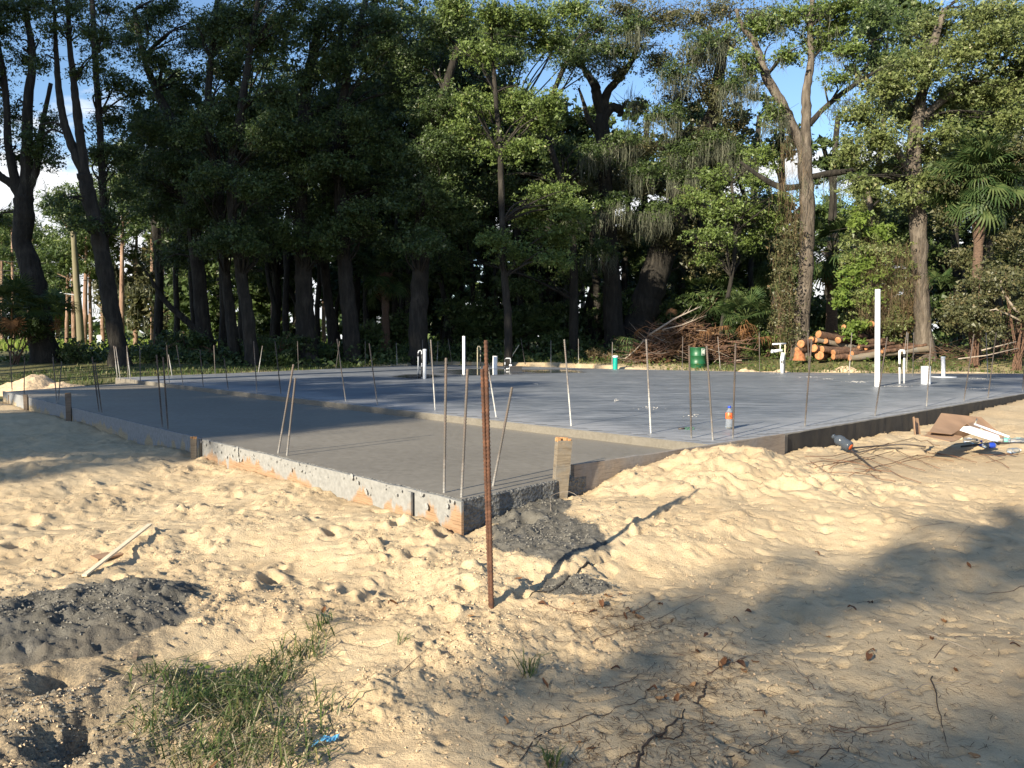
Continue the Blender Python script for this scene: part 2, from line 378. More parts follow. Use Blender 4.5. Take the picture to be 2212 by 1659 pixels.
# ------------------------------------------------------------------ slab geometry
ZU, ZL = .5, .41
LOWER = [(-.35, 5.48), (.50, 6.42), (1.90, 7.70), (2.3, 8.3), (-10.4, 22.4), (-10.17, 20.58), (-10.95, 17.36)]
farpx = [(249, 816), (553, 804), (640, 800), (790, 793), (860, 790), (960, 788), (1134, 791.5), (1322, 797), (1473, 800), (1659, 804), (1900, 806.5), (2212, 807)]
far = [at(x, y, ZU) for x, y in farpx]
UPPER = [(1.90, 7.74), (2.91, 8.61), (9.8, 15.36), (18.3, 23.7)] + [(p.x, p.y) for p in reversed(far)]
def inpoly(x, y, poly):
    r = np.zeros(np.shape(x), bool); n = len(poly)
    for i in range(n):
        x1, y1 = poly[i]; x2, y2 = poly[(i + 1) % n]
        c = ((y1 > y) != (y2 > y)) & (x < (x2 - x1) * (y - y1) / (y2 - y1 + 1e-12) + x1); r ^= c
    return r
def segdist(x, y, poly, closed=True):
    d = np.full(np.shape(x), 1e9); n = len(poly)
    for i in range(n if closed else n - 1):
        x1, y1 = poly[i]; x2, y2 = poly[(i + 1) % n]; dx, dy = x2 - x1, y2 - y1
        t = np.clip(((x - x1) * dx + (y - y1) * dy) / (dx * dx + dy * dy + 1e-12), 0, 1)
        d = np.minimum(d, np.hypot(x - x1 - t * dx, y - y1 - t * dy))
    return d

# ------------------------------------------------------------------ the ground
CP = [(at(px, py, z).x, at(px, py, z).y, z) for px, py, z in [
    (0, 1659, 0), (400, 1659, 0), (800, 1659, 0), (1200, 1659, 0), (1700, 1659, .02), (2212, 1659, .02),
    (0, 1450, .05), (100, 1330, .07), (250, 1290, .09), (0, 1250, .03), (100, 1150, .08), (300, 1050, .14), (80, 1000, .24), (200, 1015, .22), (300, 990, .21), (30, 1060, .15), (430, 990, .2), (200, 955, .16), (0, 885, .17), (700, 1062, .2), (850, 1110, .21), (985, 1142, .215),
    (1060, 1310, .12), (800, 1300, .07), (600, 1250, .06), (500, 1500, 0), (560, 1130, .13), (800, 1180, .15), (1050, 1180, .2), (1200, 1190, .23), (1250, 1085, .25), (1200, 1280, .13),
    (1350, 1080, .29), (1440, 1042, .37), (1500, 1018, .43), (1550, 998, .48), (1610, 974, .52), (1675, 968, .48), (1700, 985, .31), (1720, 992, .29), (1705, 1003, .33), (1780, 988, .27), (1745, 1022, .30), (1760, 975, .25), (1800, 968, .265), (1850, 960, .265), (1900, 951, .265), (1950, 942, .265), (2000, 934, .26), (2050, 921, .28), (2100, 905, .30), (2150, 885, .36), (2212, 862, .40), (1760, 1000, .30), (1860, 985, .27), (2000, 965, .28), (2120, 950, .28), (2150, 915, .32),
    (2212, 960, .32), (1950, 1010, .28), (1900, 1080, .25), (1700, 1060, .33), (1600, 1100, .29), (1500, 1110, .28), (1450, 1140, .26), (1500, 1250, .16), (1350, 1250, .15), (1800, 1200, .17), (2212, 1120, .17), (2212, 1350, .07), (1600, 1400, .05), (1300, 1450, .03)]]
CP += [(x, y, z) for x, y, z in [(-13, 19, .2), (-14, 14, .15), (-20, 24, .3), (-8, 30, .42), (0, 36, .62), (6, 28.3, .46), (6, 30.5, .70), (9, 27.2, .46), (12, 26.2, .47), (12, 28.8, .80), (16.5, 25.6, .47), (17, 28.2, .86), (22, 27, .85), (26, 28, .95), (20, 33, 1.02), (8, 33, .92),
    (-16, 38, .7), (0, 40, .8), (14, 36, 1.05), (24, 36, 1.08), (40, 40, 1), (-35, 50, .9), (0, 55, 1.05), (30, 60, 1.1), (-60, 90, 1.25), (0, 90, 1.25), (60, 90, 1.25), (0, 300, 1.4), (-200, 250, 1.4), (200, 250, 1.4),
    (0, -5, 0), (-8, 0, 0), (8, 0, 0), (-20, -10, 0), (20, -10, .1), (0, -60, .2), (-60, 0, .3), (60, 0, .3), (14, 12, .4), (9, 9, .3), (0, .5, 0)]]
CPA = np.array(CP)
def _lp(x, y):
    r = np.hypot(x, y) + 1.0; return x / r * 1.6, y / r * 1.6, np.log(r) * 1.6
def base_z(x, y):
    x = np.asarray(x, float); y = np.asarray(y, float)
    a, b_, c = _lp(x, y); A_, B_, C_ = _lp(CPA[:, 0], CPA[:, 1]); num = np.zeros(x.shape); den = np.zeros(x.shape)
    for i in range(len(CPA)):
        w = 1 / ((a - A_[i]) ** 2 + (b_ - B_[i]) ** 2 + (c - C_[i]) ** 2 + .0006) ** 1.7
        num += w * CPA[i, 2]; den += w
    return num / den
def W(px, py, z=.1):
    p = at(px, py, z); return p.x, p.y
# ellipses (px centre, px radius) of cement spill / dirt, with pits and prints as small dents
def ell(x, y, cx, cy, rx, ry, z=.08, rot=0):
    c = W(cx, cy, z); l = W(cx + rx, cy, z); u = W(cx, cy - ry, z)
    sx = abs(l[0] - c[0]); sy = math.hypot(u[0] - c[0], u[1] - c[1])
    dx = x - c[0]; dy = y - c[1]
    return np.sqrt((dx / sx) ** 2 + (dy / sy) ** 2)
PITS = [(545, 1112, .05, .05), (583, 1235, .055, .07), (600, 1215, .04, .05), (716, 1170, .05, .05), (452, 1108, .045, .04), (35, 1165, .06, .05), (75, 1340, .1, .03), (1010, 1325, .06, .05), (1128, 1330, .05, .03), (860, 1165, .05, .03), (700, 1265, .05, .05), (1750, 1075, .05, .04), (1530, 1020, .05, .06), (900, 1210, .06, .03), (420, 1105, .05, .03), (60, 1125, .07, .05), (130, 1480, .09, .04), (240, 1560, .16, .06), (130, 1590, .14, .06), (505, 1080, .05, .03), (1140, 1160, .07, .05), (960, 1180, .06, .04)]
def worley2(x, y, s=0):
    ix, iy = np.floor(x), np.floor(y); d = np.full(x.shape, 9.0); hh_ = np.zeros(x.shape)
    for dx in (-1, 0, 1):
        for dy in (-1, 0, 1):
            jx = ix + dx; jy = iy + dy
            q_ = (jx + _h(jx, jy, s) - x) ** 2 + (jy + _h(jx, jy, s + 5) - y) ** 2; m_ = q_ < d
            d = np.where(m_, q_, d); hh_ = np.where(m_, _h(jx, jy, s + 9), hh_)
    return np.sqrt(d), hh_
def detail(x, y):
    r = np.hypot(x, y); fade = 1 - sstep(11, 22, r)
    nearslab = 1 - sstep(.1, .9, segdist(x, y, LOWER + UPPER[1:4], False))
    berm = 1 - sstep(.4, 1.15, np.hypot((x - 2.2) * .8, (y - 6.7) * 1.2)); flat = sstep(.75, 1.25, np.hypot((x - 4.75) / 1.7, (y - 7.9) / .8))
    rough = sstep(.0, .32, fbm(x * 1.25 + 3, y * 1.25, 40, 4) + .16 - .3 * sstep(.2, 1.6, x - .30 * (y - 3)) + .35 * nearslab + .45 * berm)
    near_right = sstep(.3, 1.2, x) * (1 - sstep(4.4, 5.8, y)); rough = rough * (1 - .8 * near_right)
    z = .075 * fbm(x * .8, y * .8, 1, 2) + .03 * fbm(x * 2.1, y * 2.1, 4, 2)
    wx = x + .06 * fbm(x * 6, y * 6, 60, 2); wy = y + .06 * fbm(x * 6 + 9, y * 6, 61, 2)
    # broken ridges and slumped faces
    z = z + (.3 + .7 * rough) * .034 * (1 - np.abs(fbm(wx * 1.9, wy * 1.9, 71, 3)) * 3).clip(-1, 1) * .6
    z = z + berm * .06 * (1 - np.abs(fbm(wx * 2.6, wy * 2.6, 72, 3)) * 3).clip(-.6, 1)
    g1 = sstep(.0, .35, vn(x * 2.9, y * 2.9, 31)); g2 = sstep(-.05, .3, vn(x * 4.3, y * 4.3, 32))
    d1, h1 = worley2(wx * 7.5, wy * 7.5, 11); z = z + rough * g1 * .095 * np.clip(.6 - d1, 0, 1) * h1 ** 2
    d2, h2 = worley2(wx * 15, wy * 15, 12); z = z + rough * (.15 + .85 * g2) * .062 * np.clip(.6 - d2, 0, 1) * h2 ** 1.5
    d3, h3 = worley2(wx * 31, wy * 31, 13); z = z + (.06 + rough) * (.2 + .8 * g2) * .034 * np.clip(.6 - d3, 0, 1) * h3
    d4, h4 = worley2(x * 62, y * 62, 14); z = z + (.12 + rough) * .022 * np.clip(.6 - d4, 0, 1) * h4
    z = z + (.25 + rough) * (.014 * fbm(x * 8, y * 8, 20, 2) + .008 * fbm(x * 26, y * 26, 21, 2) + .004 * vn(x * 70, y * 70, 22))
    # shallow scuffs, ripples and little torn pits in the smoother sand
    sm = 1 - rough
    z = z + sm * .0035 * np.abs(vn(x * 16 + 4 * vn(x * 3, y * 3, 5), y * 38, 24)) - sm * .016 * sstep(.2, .36, vn(x * 10, y * 19, 25)) - sm * .03 * sstep(.36, .5, vn(x * 4.5, y * 7, 26))
    return z * fade * (.25 + .75 * flat), rough
def terrain(x, y):
    x = np.asarray(x, float); y = np.asarray(y, float)
    z = base_z(x, y); dz, rough = detail(x, y)
    cem = np.zeros(x.shape); nn = .28 * fbm(x * 2.6, y * 2.6, 50, 4)
    for (cx, cy, rx, ry, lift, zz_) in [(150, 1335, 290, 70, .045, .08), (330, 1310, 110, 48, .03, .08), (80, 1390, 260, 46, .03, .06), (1180, 1165, 140, 50, .012, .2), (1250, 1270, 90, 20, .012, .14), (1120, 1100, 130, 26, .02, .22)]:
        d = ell(x, y, cx, cy, rx, ry, zz_) + nn; w = 1 - sstep(.75, 1.0, d); cem = np.maximum(cem, w * (1 if lift > .015 else .8))
        z = z + lift * (1 - sstep(.35, 1.1, d))
    bl = 1 - sstep(.7, 1.1, ell(x, y, 60, 1580, 330, 170, .0) + nn); dirt = bl
    dirt = np.maximum(dirt, .6 * (1 - sstep(.6, 1.1, ell(x, y, 470, 1570, 190, 120, 0) + nn)))
    dirt = np.maximum(dirt, .3 * (1 - sstep(.3, 1.2, ell(x, y, 1850, 1620, 250, 60, 0) + nn * 2)))
    qx, qy = x + .05 * fbm(x * 7, y * 7, 80, 2), y + .05 * fbm(x * 7, y * 7, 81, 2); wA, hA = worley2(qx * 12, qy * 12, 77); wB, hB = worley2(qx * 29, qy * 29, 78)
    z = z + dz * (1 - .45 * cem) + cem * (.07 * np.clip(.62 - wA, 0, 1) * hA ** 2 + .035 * np.clip(.6 - wB, 0, 1) * hB + .012 * np.abs(fbm(x * 12, y * 12, 83, 3)))
    z = z + bl * (.05 * fbm(x * 2.4, y * 2.4, 90, 3) + .02 * np.clip(.6 - worley(x * 18, y * 18, 79), 0, 1))
    for (px, py, rr, dp) in PITS:
        cx, cy = W(px, py, .12 if py < 1300 else .03); d = np.hypot(x - cx, (y - cy) * .8); z = z - 1.5 * dp * np.exp(-(d / (rr * .85)) ** 4) + dp * .4 * np.exp(-((d - rr * 1.6) / (rr * .6)) ** 2)
    # a cracked furrow right of the corner
    fur = [W(1450, 1075, .38), W(1425, 1110, .32), W(1400, 1150, .25), W(1330, 1195, .2), W(1300, 1215, .18), W(1250, 1240, .16), W(1180, 1265, .14), W(1130, 1290, .12)]
    d = segdist(x + .05 * vn(x * 9, y * 9, 70) + .02 * vn(x * 25, y * 25, 70), y + .05 * vn(x * 9, y * 9, 73), fur, False); z = z - .045 * np.exp(-(d / .022) ** 2) * sstep(-.35, .1, vn(x * 6, y * 6, 44)) + .006 * np.exp(-((d - .05) / .03) ** 2)
    # form boards stand in a slight drift
    r = np.hypot(x, y)
    inu = inpoly(x, y, UPPER); inl = inpoly(x, y, LOWER)
    z = np.where(inu | inl, np.minimum(z, .12), z)
    veg = sstep(.0, 1.6, segdist(x, y, UPPER) + fbm(x * .5, y * .5, 9, 3) * 1.5 - .5) * sstep(20, 24, r) * (y > 12)
    veg = np.maximum(veg, sstep(19, 22, r + 2 * vn(x * .3, y * .3, 8)) * (x < -11))
    veg = np.maximum(veg, sstep(.3, 1, (x - 16) / 4) * sstep(17, 20, r))
    veg = np.where(y < 0, sstep(9, 14, r), veg)
    mea = sstep(46, 52, y) * (1 - sstep(-4, 4, x + 8))
    return z, cem, dirt, veg, mea
ang = np.concatenate([np.radians(np.linspace(-38, 38, 470)), np.radians(np.linspace(38, 322, 72)[1:-1])])
rad = np.concatenate([[.02, .5, 1.0, 1.5, 1.9], np.geomspace(2.15, 13.5, 520), np.geomspace(13.5, 60, 90)[1:], np.geomspace(60, 1400, 22)[1:]])
AA, RR = np.meshgrid(ang, rad); X = RR * np.sin(AA); Y = RR * np.cos(AA)
Z, cem, dirt, veg, mea = terrain(X.ravel(), Y.ravel())
na, nr = len(ang), len(rad)
idx = np.arange(nr * na).reshape(nr, na); i0 = idx[:-1]; i1 = idx[1:]
fc = np.stack([i0, np.roll(i0, -1, 1), np.roll(i1, -1, 1), i1], -1).reshape(-1, 4)[:, ::-1]
me = np_mesh('ground', np.stack([X.ravel(), Y.ravel(), Z], -1), fc, M['ground'], {'cem': ('POINT', cem), 'dirt': ('POINT', dirt), 'veg': ('POINT', veg), 'mea': ('POINT', mea)}, True)
g = link('ground', me); g['kind'] = 'structure'
def gz(x, y): return float(terrain(np.array([x]), np.array([y]))[0][0])
def gzs(x, y): return terrain(np.asarray(x), np.asarray(y))[0]

# ------------------------------------------------------------------ slabs: solids with a slightly ragged edge
def solid(name, poly, z0, z1, mats, jit=.006, fine=None, attrs_fn=None, step=.12):
    pts = []
    for i in range(len(poly)):
        a_, b_ = Vector(poly[i]), Vector(poly[(i + 1) % len(poly)]); L = (b_ - a_).length
        k = max(1, int(L / step)) if (min(a_.length, b_.length) < 17) else max(1, int(L / 1.0))
        nrm = Vector((b_.y - a_.y, a_.x - b_.x)).normalized()
        for j in range(k):
            p = a_.lerp(b_, j / k); pts.append(p + nrm * (random.uniform(-jit, jit) if j else 0))
    n = len(pts); vs = [(p.x, p.y, z0) for p in pts] + [(p.x, p.y, z1 - .012 + random.uniform(-.003, .003)) for p in pts]
    cx = sum((p for p in pts), Vector((0, 0))) / n
    ins = []
    for i, p in enumerate(pts):
        d = (pts[(i + 1) % n] - pts[i - 1]).normalized(); nr_ = Vector((-d.y, d.x)); ins.append(p + nr_ * (.014 + random.uniform(-.004, .006)))
    vs += [(p.x, p.y, z1) for p in ins]
    fs = []; mi = []
    for i in range(n):
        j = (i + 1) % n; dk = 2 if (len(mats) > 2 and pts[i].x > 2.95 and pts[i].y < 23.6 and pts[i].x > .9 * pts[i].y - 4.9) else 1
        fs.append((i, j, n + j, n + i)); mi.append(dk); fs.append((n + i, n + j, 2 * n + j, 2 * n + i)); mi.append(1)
    fs.append(tuple(2 * n + i for i in range(n))); mi.append(0)
    me = bpy.data.meshes.new(name); me.from_pydata(vs, [], fs)
    for m_ in mats: me.materials.append(m_)
    me.polygons.foreach_set('material_index', mi); me.update()
    o = link(name, me); o['kind'] = 'structure'; return o
m, t, b, o = mat('slab_side_concrete'); n = noise(t, 3, 6, .6); n2 = noise(t, 30, 5, .6)
t.links.new(mixc(t, .3, ramp(t, n, [(.3, (.13, .115, .09)), (.7, (.19, .17, .138))]), ramp(t, n2, [(.3, (.10, .09, .072)), (.7, (.24, .22, .185))])), b.inputs['Base Color']); b.inputs['Roughness'].default_value = .7; bump(t, b, n2, .4, .008); M['side'] = m
low = solid('lower_slab', LOWER, 0, ZL, [M['slablow'], M['edge']], .012)
M['sidedark'] = simple('dark_slab_face', (.030, .026, .021), .85, .35, 7, bmp=.4, bd=.01)  # near-black colour for the right-hand face only, other sides paler
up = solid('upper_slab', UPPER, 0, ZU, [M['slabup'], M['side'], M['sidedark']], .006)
# finished top sheet of the upper slab carries the pale edge band and the wet patch
gx = np.linspace(-12, 20, 220); gy = np.linspace(7, 35.5, 220); GX, GY = np.meshgrid(gx, gy)
ce = GX.ravel(); cf = GY.ravel(); inside = inpoly(ce, cf, UPPER) & (segdist(ce, cf, UPPER) > .03)
ed_ = 1 - sstep(.0, 1.3, segdist(ce, cf, [(-10.9, 22), (1.9, 7.74), (2.91, 8.61), (9.8, 15.36), (18.3, 23.7)], False) + .4 * fbm(ce * 1.2, cf * 1.2, 3, 3))
wt = np.zeros(ce.shape)
for (px, py, rx, ry) in [(1040, 803, 120, 9), (905, 813, 60, 7), (1180, 802, 90, 5)]:
    c_ = at(px, py, ZU); sx = rx * mpp(c_.y); u_ = at(px, py - ry, ZU); l_ = at(px, py + ry, ZU); sy = (u_.y - l_.y) / 2
    wt = np.maximum(wt, 1 - sstep(.5, 1.1, np.hypot((ce - c_.x) / sx, (cf - c_.y) / sy) + .35 * fbm(ce * .8, cf * .8, 6, 4)))
NX = len(gx); id2 = np.arange(len(ce)).reshape(len(gy), NX)
q = np.stack([id2[:-1, :-1], id2[:-1, 1:], id2[1:, 1:], id2[1:, :-1]], -1).reshape(-1, 4); q = q[inside[q].all(1)]
used = np.unique(q); rem = np.zeros(len(ce), int); rem[used] = np.arange(len(used))
me = np_mesh('slab_finish', np.stack([ce[used], cf[used], np.full(len(used), ZU + .0035)], -1), rem[q], M['slabup'], {'edge': ('POINT', ed_[used]), 'wet': ('POINT', wt[used])}, True)
o = link('slab_finish', me, up); o['kind'] = 'structure'
for p_ in (up.data,):
    for nm, vv in (('edge', .85), ('wet', 0)):
        a_ = p_.attributes.new(nm, 'FLOAT', 'POINT'); a_.data.foreach_set('value', [vv] * len(p_.vertices))

# ------------------------------------------------------------------ foliage builders
def leaf_quads(pos, nrm_bias, size, asp, rng):
    """pos (n,3): one rhombic leaf each, random orientation leaning to nrm_bias"""
    n = len(pos); d = rng.normal(size=(n, 3)); d /= np.linalg.norm(d, axis=1)[:, None]
    nb = rng.normal(size=(n, 3)) + nrm_bias; u = np.cross(nb, d); u /= np.linalg.norm(u, axis=1)[:, None] + 1e-9
    v = np.cross(u, nb); v /= np.linalg.norm(v, axis=1)[:, None] + 1e-9
    s = size * 1.2 * np.clip(rng.lognormal(-.05, .42, n), .35, 2.2)[:, None]
    a_ = pos - u * s * .5; c_ = pos + u * s * .5; b_ = pos + v * s * asp * .5; d_ = pos - v * s * asp * .5
    co = np.stack([a_, b_, c_, d_], 1).reshape(-1, 3); return co
def blob_points(c, r, n, rng, clump=.3, shell=.42, per=34, ragged=.25):
    k = max(3, int(n / per)); d = rng.normal(size=(k, 3)); d /= np.linalg.norm(d, axis=1)[:, None]
    rr = rng.uniform(0, 1, k) ** shell * rng.uniform(1 - ragged, 1 + ragged * .8, k)
    cc_ = np.array(c) + d * rr[:, None] * np.array(r); cs = clump * rng.uniform(.55, 1.4, k)
    i = rng.integers(0, k, n); off = rng.normal(size=(n, 3)) * .55; off[:, 2] *= .6
    rndc = rng.uniform(-.25, .25, k)
    return cc_[i] + off * cs[i][:, None], rndc[i]
KD = 2.4
def leaf_object(name, blobs, dens, size, mat_, parent, asp=.55, clump=.3, seed=0, shell=.42, per=34, kind=None, bias=(-.35, -.6, .65), ragged=.25):
    rng = np.random.default_rng(seed + 100); P = []; Rn = []
    for (c, r) in blobs:
        n = int(dens * KD * math.pi * r[0] * r[2]); n = max(n, 20)
        p, rc = blob_points(c, r, n, rng, clump, shell, per, ragged); P.append(p); Rn.append(rc)
    P = np.concatenate(P); Rn = np.concatenate(Rn); co = leaf_quads(P, np.array(bias), size, asp, rng).reshape(-1, 4, 3)
    co = np.stack([(co[:, 0] + co[:, 1]) / 2 + (co[:, 1] - co[:, 3]) * .2, (co[:, 0] + co[:, 3]) / 2 - (co[:, 1] - co[:, 3]) * .2, co[:, 2]], 1); co = co.reshape(-1, 3)
    if parent is not None: co = co - np.array(parent.location)
    n = len(P); rnd = np.clip(.45 + Rn + rng.normal(size=n) * .17, 0, 1)
    me = np_mesh(name, co, np.arange(n * 3).reshape(-1, 3), mat_, {'rnd': ('FACE', rnd)}, nv=3)
    o = link(name, me, parent)
    if kind: o['kind'] = kind
    return o
def moss_object(name, anchors, mat_, parent, lmin=.3, lmax=1.3, w=.035, per=9, seed=0, spread=.12, wk=.24):
    """hanging tapering strands below each anchor point"""
    rng = np.random.default_rng(seed + 5); A = np.repeat(np.array(anchors), int(per * 1.7), 0); n = len(A)
    A = A + rng.normal(size=(n, 3)) * np.array([spread, spread, .12]); L = .52 * rng.uniform(lmin, lmax, n)[:, None] * rng.uniform(.4, 1, (n, 1))
    th = rng.uniform(0, np.pi, n); u = np.stack([np.cos(th), np.sin(th), np.zeros(n)], 1) * w * wk * rng.uniform(.5, 1.5, (n, 1))
    sway = rng.normal(size=(n, 3)) * .075; sway[:, 2] = 0; dn = np.array([0, 0, -1.0])
    a0 = A - u * .4; a1 = A + u * .4; m_ = A + dn * L * .5 + sway; b0 = m_ - u; b1 = m_ + u; e_ = A + dn * L - sway * .5; e0 = e_ - u * .12; e1 = e_ + u * .12
    co = np.stack([a0, a1, b1, b0, e1, e0], 1).reshape(-1, 3)
    if parent is not None: co = co - np.array(parent.location)
    i = np.arange(n)[:, None] * 6; f = np.concatenate([i + np.array([[0, 1, 2, 3]]), i + np.array([[3, 2, 4, 5]])])
    rnd = np.tile(rng.uniform(0, 1, n), 2)
    o = link(name, np_mesh(name, co, f, mat_, {'rnd': ('FACE', rnd)}), parent); o['kind'] = 'stuff'; return o
def smooth_path(pts, k=5):
    out_ = []; n = len(pts)
    for i in range(n - 1):
        p0 = pts[max(i - 1, 0)]; p1 = pts[i]; p2 = pts[i + 1]; p3 = pts[min(i + 2, n - 1)]
        for j in range(k):
            t_ = j / k; out_.append([.5 * ((2 * p1[m_]) + (-p0[m_] + p2[m_]) * t_ + (2 * p0[m_] - 5 * p1[m_] + 4 * p2[m_] - p3[m_]) * t_ ** 2 + (-p0[m_] + 3 * p1[m_] - 3 * p2[m_] + p3[m_]) * t_ ** 3) for m_ in range(4)])
    out_.append(list(pts[-1])); return out_
def wood(name, path4, mat_, parent, n=12, seed=0, flare=False, knots=.05):
    rr = random.Random(seed); P = smooth_path(path4, 6); pts = []; rad_ = []
    for i, (x, y, z, r) in enumerate(P):
        pts.append(Vector((x + rr.uniform(-1, 1) * r * .09, y + rr.uniform(-1, 1) * r * .09, z))); rad_.append(max(.01, r * (1 + rr.uniform(-knots, knots))))
    if flare:
        z0 = pts[0].z
        for i, p in enumerate(pts):
            k = max(0, 1 - (p.z - z0) / .9); rad_[i] *= 1 + .3 * k * k
    return MB().tube(pts, rad_, n, True, jit=.10, seed=seed).build(name, mat_, parent)
class Tree:
    def __init__(s, name, label, cat, Y, base, group='trees along the edge of the wood', gs=0):
        b = aty(base[0], base[1], Y); s.Y = Y; s.px = base[0]; z = gz(b.x, b.y) - .15; s.zb = z
        s.o = empty(name, (b.x, b.y, z + .15), label, cat, group); s.paths = []; s.seed = int(abs(base[0]) * 7 + Y) % 997
    def path(s, pts, mat_=None, name='trunk', dy=0, n=12, root=False):
        k = mpp(s.Y) * (.80 if s.px < 300 else .70 if mat_ is None or mat_ is M['bark'] else .82 if mat_ is M['barkshaded'] else .92); P = []
        for i, q_ in enumerate(pts):
            yy = s.Y + dy * i / max(1, len(pts) - 1) + (q_[3] if len(q_) > 3 else 0)
            p = aty(q_[0], q_[1], yy); P.append([p.x, p.y, p.z, q_[2] * k / 2])
        if root: P[0][2] = s.zb
        s.paths.append(P); wood(name, P, mat_ or M['bark'], s.o, n, s.seed + len(s.paths), root); return s
    def crown(s, blobs, dens=400, size=.105, mat_=None, branches=True, dy=0, name='crown', clump=.32, depth=.8, shell=.42, seed=0, asp=.5, bark=None, per=34, ragged=.25):
        k = mpp(s.Y); B = []
        rr = random.Random(s.seed + seed)
        for q_ in blobs:
            yy = s.Y + dy + (q_[4] if len(q_) > 4 else rr.uniform(-1, 1)); p = aty(q_[0], q_[1], yy); rx, rz = q_[2] * k, q_[3] * k
            B.append(((p.x, p.y, p.z), (rx, (rx + rz) / 2 * depth, rz)))
        s.B = B
        if s.Y < 39: dens *= 1.25; size *= .88; clump *= .78; per = 22; ragged = .55; shell = .6
        leaf_object(name, B, dens, size, mat_ or M['oak'], s.o, clump=clump, seed=s.seed + seed, shell=shell, asp=asp, per=per, ragged=ragged)
        if branches and s.paths:
            mb = MB(); allp = [p for P in s.paths for p in P]
            for (c, r) in B:
                c = Vector(c); best = min(allp, key=lambda p: (Vector(p[:3]) - c).length + (3 if p[2] > c.z + .3 else 0)); a_ = Vector(best[:3])
                r0 = min(best[3] * .4, .055)
                for j in range(3):
                    e_ = c + Vector((rr.uniform(-.8, .8) * r[0], rr.uniform(-.8, .8) * r[1], rr.uniform(-.3, .9) * r[2]))
                    m1 = a_.lerp(e_, .35) + Vector((rr.uniform(-.25, .25), rr.uniform(-.25, .25), .25)); m2 = a_.lerp(e_, .7) + Vector((rr.uniform(-.2, .2), rr.uniform(-.2, .2), .2))
                    P = smooth_path([[*a_, r0], [*m1, r0 * .7], [*m2, r0 * .42], [*e_, .008]], 4)
                    mb.tube([p[:3] for p in P], [max(.006, p[3]) for p in P], 4, False)
                    for q2 in range(3):
                        t_ = P[rr.randrange(len(P) // 2, len(P))]; q0 = Vector(t_[:3]); dd = Vector((rr.uniform(-1, 1), rr.uniform(-1, 1), rr.uniform(-.3, .8))) * .7
                        mb.tube([q0, q0 + dd], [.012, .004], 3, False)
            mb.build('branch', bark or M['bark'], s.o)['kind'] = 'stuff'
        return s
    def moss(s, pts, **k):
        A = [aty(px, py, s.Y + random.uniform(-1, .5)) for px, py in pts]
        moss_object('spanish_moss', [tuple(a_) for a_ in A], M['moss'], s.o, seed=s.seed, **k); return s
    def moss_auto(s, n, low=.7, **k):
        A = []
        for i in range(n):
            c, r = s.B[random.randrange(len(s.B))]
            A.append((c[0] + random.uniform(-.8, .8) * r[0], c[1] + random.uniform(-.8, .3) * r[1], c[2] - random.uniform(0, low) * r[2]))
        moss_object('spanish_moss', A, M['moss'], s.o, seed=s.seed + 3, **k); return s
def rblobs(x0, x1, y0, y1, n, rx=(40, 75), ry=(26, 45), seed=0, dy=(-1.5, 1.5)):
    r = random.Random(seed); return [(r.uniform(x0, x1), r.uniform(y0, y1), r.uniform(*rx), r.uniform(*ry), r.uniform(*dy)) for _ in range(n)]

# ------------------------------------------------------------------ trees at the edge of the wood, left to right
D = 36.0
TR = []
def T(*a, **k):
    t_ = Tree(*a, **k); TR.append(t_); return t_
t_ = T('oak_tree', 'gnarled dark oak with a burred forking trunk, leftmost of the wood', 'tree', 33, (102, 785))
t_.path([(102, 785, 76), (88, 700, 60), (82, 640, 52), (70, 590, 56), (48, 520, 46), (52, 470, 50), (50, 425, 46)], root=True)
t_.path([(50, 430, 36), (30, 400, 26), (0, 380, 20), (-30, 345, 16)], name='limb'); t_.path([(46, 430, 30), (20, 330, 20), (12, 200, 16), (-10, 60, 12)], name='limb')
t_.path([(56, 430, 36), (58, 350, 30), (60, 230, 24), (70, 120, 18), (50, 0, 14)], name='limb'); t_.path([(58, 420, 22), (80, 360, 18), (90, 280, 14), (110, 180, 10)], name='limb')
t_.crown([(0, 60, 60, 50), (-20, 170, 60, 50), (30, 250, 48, 36), (85, 300, 52, 42), (100, 345, 42, 32), (20, 20, 60, 40), (60, 130, 40, 42), (-30, 300, 40, 40), (40, 340, 30, 24), (-10, 470, 24, 26), (70, 20, 50, 30), (-60, 100, 60, 90), (-90, 300, 60, 90), (112, 265, 30, 28)], 330)
t_.moss([(70, 380), (95, 400), (115, 415), (85, 410), (130, 400), (60, 375)], lmin=.5, lmax=1.5, per=7)
t_ = T('leaning_tree', 'dark leaning tree forking into two long limbs, right of the far meadow gap', 'tree', 31, (262, 800))
t_.path([(262, 805, 54), (250, 720, 44), (232, 620, 42), (214, 520, 38), (196, 440, 36), (182, 375, 36)], root=True)
t_.path([(182, 378, 27), (158, 320, 24), (140, 270, 20), (130, 215, 18), (122, 130, 13), (118, 40, 9), (112, -30, 8)], name='limb')
t_.path([(183, 378, 27), (176, 315, 23), (166, 240, 22), (160, 180, 17), (150, 90, 13), (146, -20, 10)], name='limb')
t_.path([(148, 290, 8), (120, 265, 6), (85, 270, 4)], name='limb', n=6); t_.path([(142, 290, 7), (110, 280, 5), (92, 300, 3)], name='limb', n=6)
t_.crown([(115, 65, 40, 34), (150, 25, 46, 30), (90, 140, 30, 26), (190, 70, 36, 30), (95, 10, 40, 24), (130, 440, 28, 22), (165, 450, 34, 26), (190, 485, 34, 22), (158, 490, 26, 16), (215, 140, 34, 30), (168, 160, 24, 22)], 300)
t_ = T('slender_tree', 'slender upright tree just right of the leaning forked tree', 'tree', 33, (268, 790))
t_.path([(262, 790, 24), (236, 620, 22), (226, 520, 22), (222, 400, 19), (214, 250, 17), (205, 120, 15), (198, -20, 12)], root=True)
